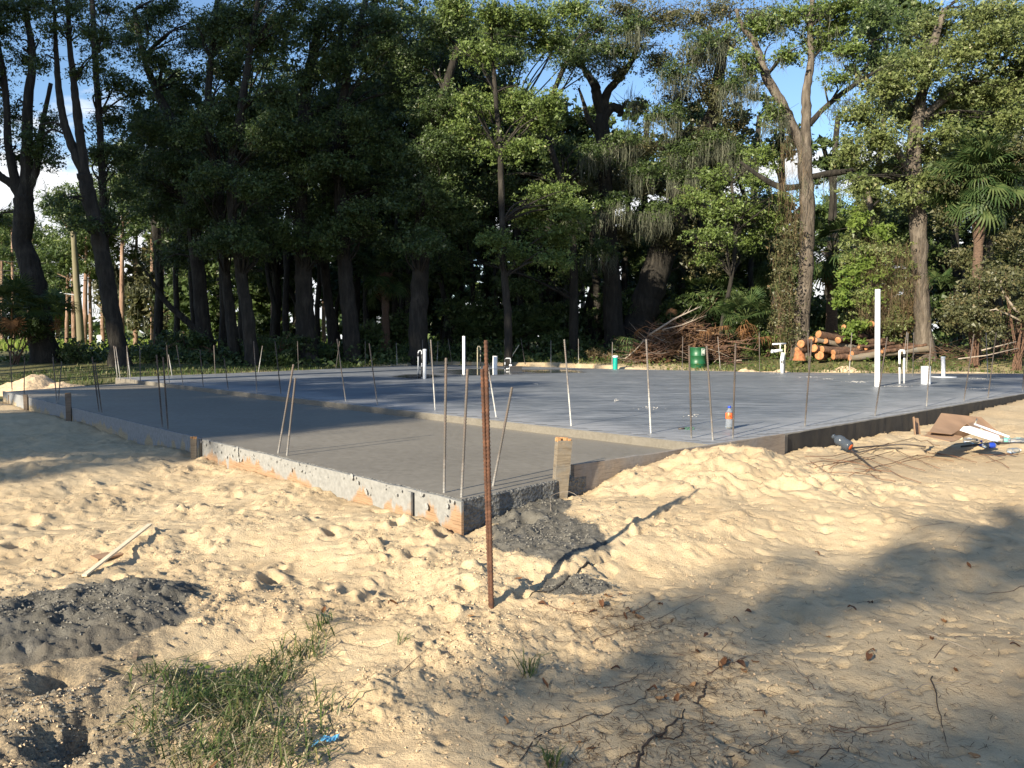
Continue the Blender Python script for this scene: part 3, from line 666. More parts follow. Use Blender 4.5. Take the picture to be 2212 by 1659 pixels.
t_.crown([(215, 330, 40, 50), (245, 260, 55, 48), (250, 180, 50, 40), (220, 80, 46, 40), (265, 340, 58, 46), (270, 420, 56, 40), (240, 470, 40, 30), (170, 10, 36, 26), (290, 200, 50, 40), (235, 20, 50, 30), (275, 90, 50, 40)], 330)
# the dense shaded left middle
specs = [
 ('tall dark oak whose arching limbs lean left over the thin undergrowth', 36, [(455, 790, 50), (440, 700, 44), (425, 560, 40), (410, 440, 38), (395, 330, 34), (370, 260, 30), (340, 200, 24), (310, 120, 18), (290, 20, 14)], [(300, 60, 66, 40), (340, 130, 66, 45), (320, 300, 60, 50), (370, 380, 66, 55), (330, 450, 50, 40), (430, 300, 60, 50), (400, 200, 50, 40), (360, 20, 60, 34), (420, 90, 66, 44), (410, 480, 66, 40), (385, 560, 56, 34), (455, 390, 60, 50), (300, 385, 40, 40)]),
 ('dark oak with a crooked trunk bending left at mid height', 34, [(510, 790, 40), (500, 700, 34), (488, 600, 30), (478, 500, 30), (470, 380, 26), (450, 260, 24), (455, 130, 18), (470, 0, 14)], [(470, 60, 60, 44), (500, 150, 64, 50), (480, 250, 60, 44), (520, 330, 60, 50), (450, 430, 60, 46), (500, 500, 56, 40), (530, 30, 60, 36), (545, 420, 50, 46)]),
 ('dark oak trunk with a pale lichen foot beside the slab corner', 33, [(545, 795, 46), (538, 700, 40), (522, 600, 34), (506, 500, 30), (500, 380, 28), (520, 240, 24), (540, 110, 18), (560, -10, 14)], [(560, 90, 66, 50), (600, 200, 60, 50), (570, 290, 60, 44), (580, 400, 56, 48), (620, 40, 60, 40), (545, 480, 50, 36), (610, 310, 50, 40), (560, 545, 46, 26)]),
 ('broad dark oak trunk with a high crown, between two thinner stems', 35, [(668, 800, 66), (660, 700, 58), (656, 600, 52), (650, 500, 48), (648, 380, 42), (655, 260, 36), (670, 140, 28), (700, 20, 20)], [(680, 60, 66, 50), (660, 170, 60, 50), (700, 260, 60, 46), (640, 330, 60, 50), (690, 380, 66, 44), (640, 440, 56, 44), (720, 140, 60, 50), (740, 30, 66, 44), (690, 470, 50, 34), (625, 520, 46, 30), (700, 540, 46, 26)]),
 ('straight dark tree with thin bark just right of the broad trunk', 37, [(722, 790, 34), (715, 690, 30), (702, 590, 28), (700, 480, 26), (715, 350, 22), (730, 200, 18), (735, 60, 14)], [(740, 110, 60, 50), (760, 220, 60, 46), (730, 310, 56, 40), (760, 400, 56, 46), (790, 60, 60, 40), (720, 450, 50, 30)]),
 ('tall dark tree rising straight beneath a grey-green bough', 35, [(765, 800, 56), (755, 690, 50), (745, 580, 44), (738, 460, 40), (730, 360, 36), (735, 250, 28), (760, 120, 22), (790, 0, 16)], [(800, 130, 66, 50), (780, 250, 66, 50), (820, 330, 60, 50), (840, 50, 60, 44), (790, 430, 50, 36), (860, 200, 56, 46), (850, 420, 52, 44), (800, 500, 46, 30)]),
 ('thick black trunk near the middle of the wood, left of the white stub pipe', 34, [(905, 805, 62), (903, 700, 58), (908, 600, 54), (912, 500, 50), (922, 400, 44), (935, 300, 38), (960, 200, 28), (990, 100, 20)], [(930, 250, 66, 50), (900, 340, 60, 46), (960, 370, 60, 50), (900, 130, 60, 50), (950, 60, 66, 50), (880, 440, 60, 40), (985, 470, 52, 36), (860, 520, 52, 34), (930, 480, 50, 30)]),
]
for i, (lab, Y_, path_, bl) in enumerate(specs):
    t_ = T('oak_tree', lab, 'tree', Y_, path_[0][:2]); t_.path(path_, root=True)
    rr = random.Random(i); low_ = []
    for (x_, y_, w_) in path_:
        if 240 < y_ < 560: low_ += [(x_ + rr.uniform(-45, 45), y_ + rr.uniform(-10, 40), rr.uniform(30, 46), rr.uniform(20, 30), rr.uniform(-2.2, -1.2)) for _ in range(3)]
    t_.crown(bl + [(q_[0] + 28, q_[1] - 30, q_[2] * .7, q_[3] * .7) for q_ in bl[::2]] + low_, 380, mat_=M['oak'], seed=i)
t_ = TR[3]; t_.path([(455, 790, 22), (440, 735, 24), (400, 690, 20), (370, 665, 18), (345, 635, 14), (325, 600, 8), (310, 580, 4)], name='limb', n=8)
# centre: sunlit crowns over a black understorey
t_ = T('sunlit_oak', 'bright green sunlit oak standing forward in the centre of the wood', 'tree', 32, (1095, 790))
t_.path([(1095, 795, 26), (1098, 700, 24), (1090, 600, 22), (1085, 480, 20), (1080, 330, 18), (1070, 200, 14), (1060, 60, 10)], root=True)
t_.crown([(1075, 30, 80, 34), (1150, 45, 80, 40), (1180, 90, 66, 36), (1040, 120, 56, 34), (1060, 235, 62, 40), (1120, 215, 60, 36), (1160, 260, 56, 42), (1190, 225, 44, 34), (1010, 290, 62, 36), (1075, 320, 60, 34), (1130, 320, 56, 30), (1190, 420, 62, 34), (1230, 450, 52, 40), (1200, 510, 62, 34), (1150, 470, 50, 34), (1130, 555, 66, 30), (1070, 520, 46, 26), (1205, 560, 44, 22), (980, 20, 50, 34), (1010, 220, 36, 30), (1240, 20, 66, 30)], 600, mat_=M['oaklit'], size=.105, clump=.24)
t_ = T('sunlit_oak', 'sunlit oak with ragged boughs behind the bright central oak, sky showing through its top', 'tree', 36, (1250, 790))
t_.path([(1238, 795, 30), (1240, 650, 28), (1236, 520, 26), (1215, 400, 20), (1180, 260, 18), (1230, 120, 14)], root=True)
t_.crown([(1000, 60, 60, 40), (960, 150, 56, 44), (1110, 130, 50, 34), (1250, 130, 56, 40), (1290, 60, 60, 40), (1215, 330, 50, 36), (1090, 400, 56, 36), (1020, 420, 50, 40), (1020, 500, 48, 34), (980, 560, 44, 26), (960, 240, 50, 40), (1340, 110, 56, 40), (1130, 620, 60, 28), (1240, 600, 50, 28), (1270, 350, 30, 40)], 420, mat_=M['oak'], size=.105)
# gnarled mossy oak
t_ = T('mossy_oak', 'gnarled oak with shade-blackened bark and a broken stub below its fork, hung with grey moss', 'tree', 37, (1325, 790))
t_.path([(1330, 795, 60), (1325, 680, 52), (1318, 560, 46), (1310, 450, 40), (1305, 350, 36), (1300, 285, 36), (1303, 245, 34)], root=True, mat_=M['barkshaded'])
t_.path([(1303, 250, 30), (1290, 215, 26), (1285, 185, 24), (1262, 150, 14), (1245, 110, 10)], name='limb', mat_=M['barkshaded']); t_.path([(1303, 255, 28), (1322, 232, 24), (1340, 240, 20), (1337, 252, 10)], name='limb', mat_=M['barkshaded'])
t_.path([(1305, 235, 26), (1312, 200, 22), (1340, 165, 18), (1370, 120, 14), (1385, 50, 10)], name='limb', mat_=M['barkshaded']); t_.path([(1300, 300, 18), (1270, 255, 14), (1262, 225, 10), (1250, 190, 6)], name='limb', mat_=M['barkshaded'])
t_.crown([(1330, 160, 44, 24), (1385, 60, 70, 40), (1440, 40, 60, 36), (1420, 130, 60, 40), (1400, 320, 50, 30), (1330, 400, 56, 36), (1260, 400, 40, 26), (1340, 500, 46, 40), (1380, 230, 40, 20), (1345, 20, 66, 30)], 280, mat_=M['olive'])
t_.crown([(1290, 330, 40, 24, -1.5), (1350, 300, 44, 24, -1.5), (1260, 470, 44, 28, -1.5), (1330, 440, 46, 28, -1.5), (1295, 540, 44, 24, -1.5), (1390, 370, 40, 26, -1.5), (1360, 60, 50, 30, -1.5), (1300, 110, 36, 22, -1.5)], 420, seed=8, branches=False, mat_=M['oak']); t_.moss_auto(90, lmin=.6, lmax=2.4, per=10, w=.04); t_.moss([(1360, 190 + 20 * i) for i in range(9)] + [(1375, 200 + 22 * i) for i in range(9)] + [(1350, 330), (1340, 350)], lmin=1, lmax=3, per=9, w=.04)
t_ = T('leaning_oak', 'massive oak with shade-blackened bark leaning right behind the brush pile', 'tree', 38, (1370, 780))
t_.path([(1365, 790, 90), (1385, 690, 84), (1410, 610, 76), (1440, 520, 70), (1470, 430, 60), (1500, 340, 48), (1540, 240, 36), (1560, 120, 26)], root=True, mat_=M['barkshaded'])
t_.path([(1430, 545, 36), (1480, 520, 34), (1540, 525, 28), (1600, 500, 18)], name='limb', mat_=M['barkshaded']); t_.path([(1440, 320, 18), (1400, 315, 22), (1385, 320, 10)], name='limb', mat_=M['barkshaded'])
t_.path([(1500, 350, 26), (1460, 315, 24), (1400, 318, 20)], name='limb', mat_=M['barkshaded'])
t_.crown([(1500, 40, 66, 40), (1560, 90, 60, 44), (1500, 130, 56, 50), (1470, 210, 56, 44), (1540, 200, 56, 56), (1590, 270, 50, 44), (1500, 300, 50, 44), (1420, 400, 50, 40), (1490, 420, 60, 46), (1580, 360, 50, 40), (1560, 20, 60, 30), (1640, 40, 66, 36), (1450, 510, 50, 40), (1620, 160, 40, 40), (1580, 450, 60, 50), (1520, 560, 60, 40)], 290, mat_=M['olive'])
t_.crown([(1430, 250, 46, 28, -2), (1480, 330, 50, 30, -2), (1540, 300, 44, 28, -2), (1420, 460, 46, 28, -2), (1470, 380, 44, 26, -2), (1590, 180, 44, 30, -2), (1520, 90, 50, 30, -2), (1455, 160, 44, 30, -2), (1600, 330, 40, 26, -2)], 420, seed=8, branches=False, mat_=M['oak']); t_.moss_auto(190, lmin=.6, lmax=2.6, per=10, w=.042)
t_ = T('sunlit_oak', 'low sunlit bough of a young oak in front of the black leaning trunk', 'tree', 33, (1560, 780))
t_.path([(1552, 790, 14), (1560, 700, 14), (1580, 600, 13), (1590, 500, 12), (1580, 400, 9)], root=True, n=8)
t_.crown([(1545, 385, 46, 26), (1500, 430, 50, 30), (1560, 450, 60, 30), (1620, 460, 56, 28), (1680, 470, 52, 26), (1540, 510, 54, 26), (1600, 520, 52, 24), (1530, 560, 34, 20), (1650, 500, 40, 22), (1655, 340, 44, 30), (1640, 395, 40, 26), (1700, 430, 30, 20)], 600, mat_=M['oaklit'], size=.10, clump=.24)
t_.moss_auto(26, lmin=.3, lmax=1.1, per=7)
# tall bare trunk with two limbs, dry vines round its foot
t_ = T('mossy_tree', 'tall sunlit grey trunk that forks into a V, its foot wrapped in dry brown vines', 'tree', 31, (1728, 780))
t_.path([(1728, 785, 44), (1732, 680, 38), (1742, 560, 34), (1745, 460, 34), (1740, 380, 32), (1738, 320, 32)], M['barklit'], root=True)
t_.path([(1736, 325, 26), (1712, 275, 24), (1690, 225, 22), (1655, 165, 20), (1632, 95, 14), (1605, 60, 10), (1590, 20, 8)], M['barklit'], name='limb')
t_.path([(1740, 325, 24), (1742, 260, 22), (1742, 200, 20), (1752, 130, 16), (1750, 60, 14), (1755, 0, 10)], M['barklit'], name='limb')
t_.path([(1742, 275, 18), (1790, 225, 16), (1850, 180, 14), (1900, 150, 10)], M['bark'], name='limb'); t_.path([(1738, 385, 18), (1790, 375, 20), (1850, 365, 14), (1900, 330, 8)], M['bark'], name='limb')
t_.path([(1738, 400, 16), (1690, 405, 20), (1640, 380, 14), (1600, 350, 8)], M['bark'], name='limb')
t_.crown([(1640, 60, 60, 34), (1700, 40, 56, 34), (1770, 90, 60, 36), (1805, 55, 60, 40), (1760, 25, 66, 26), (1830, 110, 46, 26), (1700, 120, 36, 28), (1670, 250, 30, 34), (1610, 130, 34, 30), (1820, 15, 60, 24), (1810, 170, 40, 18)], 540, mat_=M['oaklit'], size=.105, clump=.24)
t_.moss_auto(60, lmin=.5, lmax=1.8, per=8); t_.moss([(1700 + 9 * i, 385 + (i % 3) * 8) for i in range(20)] + [(1790 + 7 * i, 230 - 3 * i) for i in range(8)] + [(1660 + 8 * i, 200 + i * 14) for i in range(8)], lmin=.5, lmax=1.7, per=9)
k_ = [aty(1700 + random.uniform(-4, 22) - 10 * (j > 20), 300 + j * 11, 30.4) for j in range(40)]
moss_object('vine', [tuple(p) for p in k_], M['vine'], t_.o, lmin=.5, lmax=2.2, w=.02, per=17, seed=4, spread=.24)
leaf_object('ivy', [((p.x, p.y, p.z), (.4, .4, .45)) for p in k_[18::2]], 300, .08, M['olive'], t_.o, seed=9)
# right: big sunny oak
t_ = T('broad_oak', 'tall sunlit oak with a straight pale trunk and a huge spreading yellow-green crown at right', 'tree', 29, (2000, 760))
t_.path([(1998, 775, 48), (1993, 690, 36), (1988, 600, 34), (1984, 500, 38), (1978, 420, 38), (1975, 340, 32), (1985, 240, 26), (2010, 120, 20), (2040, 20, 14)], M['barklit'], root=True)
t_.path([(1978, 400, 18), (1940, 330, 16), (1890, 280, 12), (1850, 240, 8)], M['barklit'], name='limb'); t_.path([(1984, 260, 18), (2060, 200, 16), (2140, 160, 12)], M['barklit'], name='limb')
t_.crown([(1860, 250, 62, 42), (1840, 330, 50, 38), (1900, 300, 60, 40), (1960, 250, 66, 44), (1990, 330, 66, 34), (1915, 375, 60, 32), (2040, 290, 50, 30), (1930, 180, 62, 44), (2000, 150, 70, 50), (2080, 120, 76, 52), (2150, 80, 80, 56), (2060, 210, 66, 44), (2140, 200, 70, 50), (2200, 160, 60, 60), (2020, 60, 60, 44), (2120, 30, 80, 40), (2190, 260, 50, 34), (2000, 390, 50, 24), (1870, 400, 50, 26), (2200, 40, 60, 50), (1955, 430, 50, 22), (2260, 120, 80, 110)], 620, mat_=M['yellowgreen'], size=.105, clump=.25, depth=1.1)
t_.crown([(1900, 130, 70, 50), (1960, 60, 70, 44), (1890, 30, 60, 40), (2090, 330, 80, 60), (2190, 360, 70, 70), (1960, 490, 50, 60), (2050, 460, 50, 50)], 300, dy=3.5, seed=5, name='crown', branches=False)
t_.crown([(2060, 400, 34, 22, -1.4), (2200, 420, 44, 34, -1.6), (2040, 470, 30, 26, -.8), (2190, 520, 46, 40, -1.6), (2205, 330, 50, 34, -1.8), (2080, 560, 40, 30, -.6), (2160, 590, 46, 34, -1.4)], 420, seed=12, branches=False, mat_=M['olive'])
# vine-covered column
t_ = T('vine_covered_tree', 'dead snag smothered in bright green vines and leafy creepers, left of the straight pale trunk', 'tree', 29.5, (1900, 770))
t_.path([(1895, 775, 20), (1890, 600, 16), (1880, 450, 12), (1868, 380, 8)], M['barklit'], root=True, n=8)
t_.crown([(1880, 440, 54, 40), (1870, 500, 56, 40), (1905, 545, 60, 40), (1880, 590, 56, 36), (1860, 640, 50, 34), (1910, 640, 56, 40), (1890, 700, 52, 40), (1935, 600, 40, 40), (1840, 560, 36, 36), (1930, 700, 40, 40), (1850, 690, 30, 40)], 420, size=.10, mat_=M['yellowgreen'], clump=.22)
leaf_object('bright_leaf', [(tuple(aty(x, y, 28.6)), (.45, .3, .4)) for x, y in ((1850, 470), (1900, 500), (1865, 560), (1840, 600), (1905, 590), (1820, 640), (1880, 640), (1850, 720))], 360, .13, M['limeleaf'], t_.o, seed=3, clump=.2)
moss_object('vine', [tuple(aty(random.uniform(1870, 1970), random.uniform(520, 690), 28.4)) for _ in range(70)], M['vine'], t_.o, lmin=.4, lmax=1.5, w=.012, per=22, seed=8, spread=.3)
# more mixed crowns to close the wood behind (each a tree of its own)
mid = [
 ('dark tree deep in the wood behind the leaning forked trunk', 46, 340, 330, 4, (310, 420), (160, 470)), ('dark tree deep in the wood above the curved low branch', 45, 420, 380, 3, (350, 520), (270, 560)),
 ('dark tree deep in the wood left of the broad trunk', 46, 590, 560, 8, (480, 690), (170, 600)), ('dark tree deep in the wood right of the broad trunk', 45, 760, 790, 9, (660, 860), (120, 600)),
 ('dark tree deep in the wood left of the thick black trunk', 46, 850, 840, 6, (790, 950), (80, 620)), ('dark tree deep in the wood right of the thick black trunk', 45, 985, 1000, 7, (900, 1090), (60, 640)),
 ('dark tree deep in the wood behind the bright central oak', 46, 1060, 1075, 6, (980, 1200), (300, 680)), ('dark tree deep in the wood under the bright central oak boughs', 44, 1180, 1175, 8, (1100, 1290), (280, 690)),
 ('dark tree deep in the wood beside the gnarled mossy oak', 47, 1400, 1400, 9, (1260, 1500), (330, 690)), ('dark tree deep in the wood right of the leaning black oak', 46, 1560, 1540, 8, (1480, 1690), (360, 690)),
 ('dark tree deep in the wood behind the V-forked trunk', 46, 1700, 1690, 5, (1600, 1730), (430, 690)), ('dark tree deep in the wood behind the spreading yellow-green crown', 44, 2050, 2060, 9, (1930, 2260), (330, 700)),
 ('dark tree at the far right behind the fan palms', 41, 2190, 2200, 12, (2100, 2300), (300, 720)), ('tall dark tree above the left wood, against the blue sky', 44, 520, 530, 6, (450, 700), (-20, 330)),
 ('tall dark tree above the middle wood, against the blue sky', 44, 880, 900, 6, (700, 1060), (-20, 300)),
]
mid += [('shaded tree of the farthest row, ' + w_, 56, xb_, xb_ + 10, 6, (xb_ - 95, xb_ + 95), (y0_, 735)) for xb_, y0_, w_ in ((470, 470, 'beyond the curved low branch'), (640, 500, 'beyond the broad trunk'), (800, 520, 'beyond the dark fan palm'), (960, 500, 'beyond the thick black trunk'), (1130, 520, 'beyond the bright central oak'), (1300, 500, 'beyond the gnarled mossy oak'), (1460, 480, 'beyond the leaning black oak'), (1630, 520, 'beyond the low sunlit bough'), (1800, 600, 'beyond the log pile'), (1960, 480, 'beyond the vine-covered snag'), (2120, 440, 'beyond the sunlit fan palm'))]
mid += [('high leafy tree right of the V-forked trunk, half hidden by the spreading crown', 40, 1890, 1910, 6, (1870, 2010), (-20, 240)), ('high leafy tree behind the bright central oak', 42, 1120, 1110, 5, (960, 1250), (60, 420)), ('high leafy tree above the fan palms at right', 38, 2130, 2140, 5, (2030, 2280), (180, 420))]
for i, (lab, Y_, xb, xt, wv, (xa, xb2), (ya, yb)) in enumerate(mid):
    t_ = T('forest_tree', lab, 'tree', Y_, (xb, 770), 'trees deep in the wood')
    t_.path([(xb, 775, 28 + wv), (xb + wv, 600, 26), ((xb + xt) / 2 - wv, 420, 22), (xt, 250, 16)], root=True, n=8)
    area = (xb2 - xa) * (yb - ya); nb = int(area / (3300 if 'tall dark' not in lab else 6500)) + 4
    t_.crown(rblobs(xa, xb2, ya, yb, nb, (36, 60), (26, 46), seed=i + 20, dy=(-3, 4)), 75 if Y_ > 50 else 105, size=.30 if Y_ > 50 else .22, mat_=M['oak'], seed=i, branches=Y_ < 50)
# thin stems inside the wood
stems = [(585, 44, 12), (620, 42, 16), (632, 47, 10), (690, 45, 12), (800, 43, 14), (845, 46, 12), (955, 42, 14), (978, 45, 16), (1022, 43, 12), (1048, 46, 16), (1075, 42, 10), (1140, 45, 16), (1170, 43, 12), (1205, 46, 20), (1275, 43, 24), (1288, 40, 18), (1352, 45, 16), (1470, 44, 16), (1510, 42, 12), (1620, 44, 16), (1660, 42, 12), (1790, 42, 18), (2075, 36, 16), (2140, 36, 26), (2062, 39, 22), (380, 40, 14), (415, 43, 12), (480, 38, 22), (1232, 41, 12), (1120, 41, 8), (870, 41, 10), (740, 46, 9)]
LMK = [(262, 'leaning forked tree'), (380, 'curved low branch'), (455, 'tall arching oak'), (545, 'lichen-footed trunk'), (591, 'pink sunlit pine trunk'), (668, 'broad oak trunk'), (765, 'tall straight dark tree'), (832, 'dark fan palm'), (905, 'thick black trunk'), (1002, 'slim white pipe'), (1069, 'short fat stub pipe'), (1097, 'bright central oak stem'), (1240, 'ragged sunlit oak stem'), (1329, 'teal pipe'), (1380, 'massive leaning oak'), (1507, 'green drum'), (1560, 'young oak with the low sunlit bough'), (1690, 'white T-shaped pipe'), (1735, 'V-forked trunk'), (1895, 'tall white pipe'), (1993, 'straight pale trunk'), (2118, 'sunlit fan palm')]
used_l = set()
def stem_label(px, w):
    for wd_ in ('just %s of', 'some way %s of', 'further %s of'):
        for lx, nm in sorted(LMK, key=lambda q_: abs(q_[0] - px))[:3]:
            l_ = ('slim' if w < 15 else 'stouter') + ' dark stem in shade ' + wd_ % ('left' if px < lx else 'right') + ' the ' + nm
            k_ = (nm, px < lx, wd_)
            if k_ not in used_l: used_l.add(k_); return l_
for i, (px, Y_, w) in enumerate(stems):
    rr = random.Random(i); b_ = aty(px, 760, Y_)
    lab = stem_label(px, w)
    o = empty('slim_tree', (b_.x, b_.y, gz(b_.x, b_.y)), lab, 'tree', 'slim dark stems in the shaded wood')
    P = [aty(px, 775, Y_)] + [aty(px + rr.uniform(-10, 10) + rr.uniform(-30, 30) * j / 5, 775 - 95 * j, Y_) for j in range(1, 6)]
    wood('trunk', [[p.x, p.y, p.z if j else gz(p.x, p.y) - .1, w * mpp(Y_) / 2 * (1 - .1 * j)] for j, p in enumerate(P)], M['bark'], o, 7, i)
    leaf_object('crown', [(tuple(P[-1] + Vector((rr.uniform(-1.5, 1.5), 0, rr.uniform(-1.5, 1.5)))), (1.4, 1.2, 1)) for _ in range(3)], 55, .25, M['oak'], o, seed=i)

# understorey bushes along the foot of the wood
bush = [
 ('dark shrub below the gnarled leftmost oak', 32, 30, 700, 80, 60, 'oak'), ('dark shrub in front of the far meadow, between the two left trees', 33, 165, 762, 44, 26, 'oak'), ('dark shrub right of the leaning forked tree', 33, 330, 765, 60, 26, 'oak'),
 ('sprawling shrub under the curved low branch', 35, 400, 745, 66, 40, 'oak'), ('dark shrub left of the slab corner stakes', 34, 470, 775, 70, 30, 'oak'), ('shrub with a few lit leaves beside the lichen-footed trunk', 34, 600, 760, 70, 40, 'oak'),
 ('dark shrub before the broad trunk', 36, 700, 770, 70, 34, 'oak'), ('dark shrub right of the broad trunk', 37, 790, 750, 66, 50, 'oak'), ('dark thicket left of the thick black trunk', 39, 860, 700, 60, 60, 'oak'),
 ('dark shrub before the thick black trunk', 36, 900, 765, 80, 40, 'oak'), ('dark thicket right of the thick black trunk', 39, 1000, 700, 70, 70, 'oak'), ('dark shrub behind the white stub pipe', 37, 1060, 765, 80, 34, 'oak'),
 ('dark thicket beneath the bright central oak', 39, 1150, 700, 90, 66, 'oak'), ('dark shrub behind the teal pipe', 37, 1250, 750, 90, 46, 'oak'), ('dark thicket behind the brush pile', 39, 1400, 690, 120, 70, 'oak'),
 ('dark thicket right of the brush pile', 38, 1560, 690, 100, 70, 'oak'), ('dark thicket behind the log pile', 40, 1800, 680, 110, 80, 'oak'), ('low green shrub right of the brush pile', 32, 1660, 745, 56, 24, 'oaklit'),
 ('leafy shrub at the left end of the log pile', 32, 1700, 735, 40, 30, 'oaklit'), ('brown-leaved bush right of the straight pale trunk', 26.8, 2110, 660, 84, 80, 'olive'), ('yellowing bush at the far right edge', 26.5, 2200, 660, 60, 70, 'olive'),
 ('dry brown bush left of the straight pale trunk', 30.4, 1940, 690, 54, 60, 'drybrush'), ('green bush beside the bent dead branch at right', 29, 2170, 580, 60, 60, 'yellowgreen'), ('green ground bush between logs and pale trunk', 30.6, 1960, 750, 60, 24, 'yellowgreen')]
for i, (lab, Y_, px, py, rx, ry, mt) in enumerate(bush):
    c = aty(px, py, Y_); zb = gz(c.x, c.y); k = mpp(Y_)
    o = empty('shrub', (c.x, c.y, zb), lab, 'shrub', 'shrubs along the foot of the wood')
    rr = random.Random(i); B = [((c.x + rr.uniform(-.7, .7) * rx * k, c.y + rr.uniform(-.8, .8), max(zb + .2, c.z + rr.uniform(-.6, .6) * ry * k)), (rx * k * .5, rx * k * .45, ry * k * .5)) for _ in range(7)]
    leaf_object('foliage', B, 230 if Y_ > 34 else 420, .13 if Y_ > 34 else .085, M[mt], o, seed=i, clump=.25, shell=.5)
    mb = MB()
    for j in range(9):
        e_ = Vector(B[j % 7][0]) + Vector((rr.uniform(-.4, .4), rr.uniform(-.3, .3), rr.uniform(0, .6))); m_ = (Vector((c.x, c.y, zb)) + e_) / 2 + Vector((0, 0, .2))
        mb.tube([(c.x + rr.uniform(-.2, .2), c.y, zb - .05), m_, e_], [.03, .02, .006], 4, False)
    mb.build('stem', M['twig'], o)

# fan palms: each frond a part, three frond meshes shared
def frond_mesh(name, L=.9, r=.8, n=26, droop=.5, seed=0, mt='palm'):
    rr = random.Random(seed); co = []; fs = []; rn = []
    def add(a_, b_, c_, d_, v):
        i = len(co); co.extend([a_, b_, c_, d_]); fs.append((i, i + 1, i + 2, i + 3)); rn.append(v)
    up_ = .35
    pts = [Vector((L * t_, 0, up_ * math.sin(t_ * 1.6) * L - .15 * t_ * t_)) for t_ in (0, .35, .7, 1)]
    for a_, b_ in zip(pts, pts[1:]):
        for off in ((0, .018, 0), (0, 0, .018)):
            o_ = Vector(off); add(a_ - o_, a_ + o_, b_ + o_ * .7, b_ - o_ * .7, .9)
    h = pts[-1]
    for k in range(n):
        th = math.radians(-125 + 250 * k / (n - 1)) + rr.uniform(-.04, .04); rl = r * (1 - .18 * abs(th) / 2.2) * rr.uniform(.88, 1.08); d_ = Vector((math.cos(th), math.sin(th), .12)); s_ = Vector((-math.sin(th), math.cos(th), 0)) * .032
        m1 = h + d_ * rl * .5 + Vector((0, 0, .02)); m2 = h + d_ * rl * .8 - Vector((0, 0, droop * .16 * rl)); e_ = h + d_ * rl * .97 - Vector((0, 0, droop * rl * .48 * rr.uniform(.6, 1.3)))
        v = rr.random(); s2 = s_ + Vector((0, 0, .014))
        add(h - s_ * .2, h + s_ * .2, m1 + s2, m1 - s_, v); add(m1 - s_, m1 + s2, m2 + s_ * .6, m2 - s_ * .6, v); add(m2 - s_ * .6, m2 + s_ * .6, e_ + s_ * .1, e_ - s_ * .1, v)
    return np_mesh(name, np.array([tuple(p) for p in co]), np.array(fs), M[mt], {'rnd': ('FACE', np.array(rn))})
FM = [frond_mesh('frond_a', .9, .85, 26, .35, 1), frond_mesh('frond_b', 1.05, .9, 24, .6, 2), frond_mesh('frond_c', .8, .8, 28, .9, 3)]
FD = frond_mesh('dead_frond_mesh', .7, .7, 18, 1.6, 4, 'deadpalm')
def palm(name, label, px, py, Y_, R_, nf=24, trunk=True, dead=4, seed=0, low=-50, tilt=0):
    c = aty(px, py, Y_); zb = gz(c.x, c.y); rr = random.Random(seed)
    o = empty(name, (c.x + tilt, c.y, zb), label, 'palm tree', 'fan palms in the wood')
    if trunk:
        H = c.z - zb; w = .17 * min(1.3, R_ / 1.6)
        wood('trunk', [[c.x + tilt, c.y, zb - .1, w * 1.25], [c.x + tilt * .7, c.y, zb + H * .35, w], [c.x + tilt * .2, c.y, zb + H * .7, w * .95], [c.x, c.y, c.z, w * 1.35]], M['palmbark'], o, 12, seed, knots=.14)
        mb = MB()
        for j in range(26):
            z_ = c.z - .1 - j * .05; a_ = j * 2.4; r_ = w * 1.15
            mb.tube([(c.x + r_ * .8 * math.cos(a_), c.y + r_ * .8 * math.sin(a_), z_), (c.x + r_ * 2.1 * math.cos(a_), c.y + r_ * 2.1 * math.sin(a_), z_ + .28)], [.035, .02], 4)
        mb.build('boot', M['palmbark'], o)
    for k in range(nf + dead):
        dd = k >= nf; el = math.radians(rr.uniform(-75, -60)) if dd else math.radians(85 - (85 - low) * ((k + .5) / nf) ** .9 + rr.uniform(-8, 8))
        az = k * 2.39996 + rr.uniform(-.2, .2); s_ = R_ / 1.75 * rr.uniform(.85, 1.1)
        f = link('frond', FD if dd else FM[k % 3], o)
        q_ = Quaternion((0, 0, 1), az) @ Quaternion((0, 1, 0), -el + .35) @ Quaternion((1, 0, 0), rr.uniform(-.5, .5))
        f.rotation_mode = 'QUATERNION'; f.rotation_quaternion = q_; f.scale = (s_, s_, s_); f.location = Vector((c.x, c.y, c.z)) - o.location
        if dd: f['label'] = 'hanging dead brown frond'
    return o
palm('fan_palm', 'sunlit fan palm with a reddish trunk right of the straight pale oak trunk', 2118, 388, 27.8, 1.75, 74, dead=10, seed=1)
palm('fan_palm', 'fan palm cut by the right edge of the picture, behind the sunlit one', 2215, 470, 30, 1.8, 24, seed=2)
palm('fan_palm', 'dark fan palm seen right of the V-forked trunk', 1800, 545, 34, 2.1, 24, seed=3)
palm('fan_palm', 'dark fan palm behind the lower left of the V-forked trunk', 1690, 560, 36, 2.0, 22, seed=4)
palm('palmetto', 'low sunlit palmetto at the foot of the V-forked trunk', 1612, 690, 31, 1.35, 18, False, 3, 5, 5)
palm('fan_palm', 'dark fan palm left of the thick black trunk', 832, 590, 38, 1.8, 24, seed=6)
palm('palmetto', 'dark palmetto at the foot of the gnarled leftmost oak', 25, 665, 31, 1.5, 22, False, 2, 7, 5)
palm('palmetto', 'dark palmetto leaning against the gnarled leftmost oak', 125, 675, 31.5, 1.1, 16, False, 2, 8, 5)
palm('palmetto', 'dark palmetto right of the bright central oak stem', 1180, 725, 38, 1.3, 18, False, 0, 9, 5)
palm('palmetto', 'dark palmetto behind the white stub pipe', 1030, 725, 38, 1.3, 18, False, 0, 10, 5)
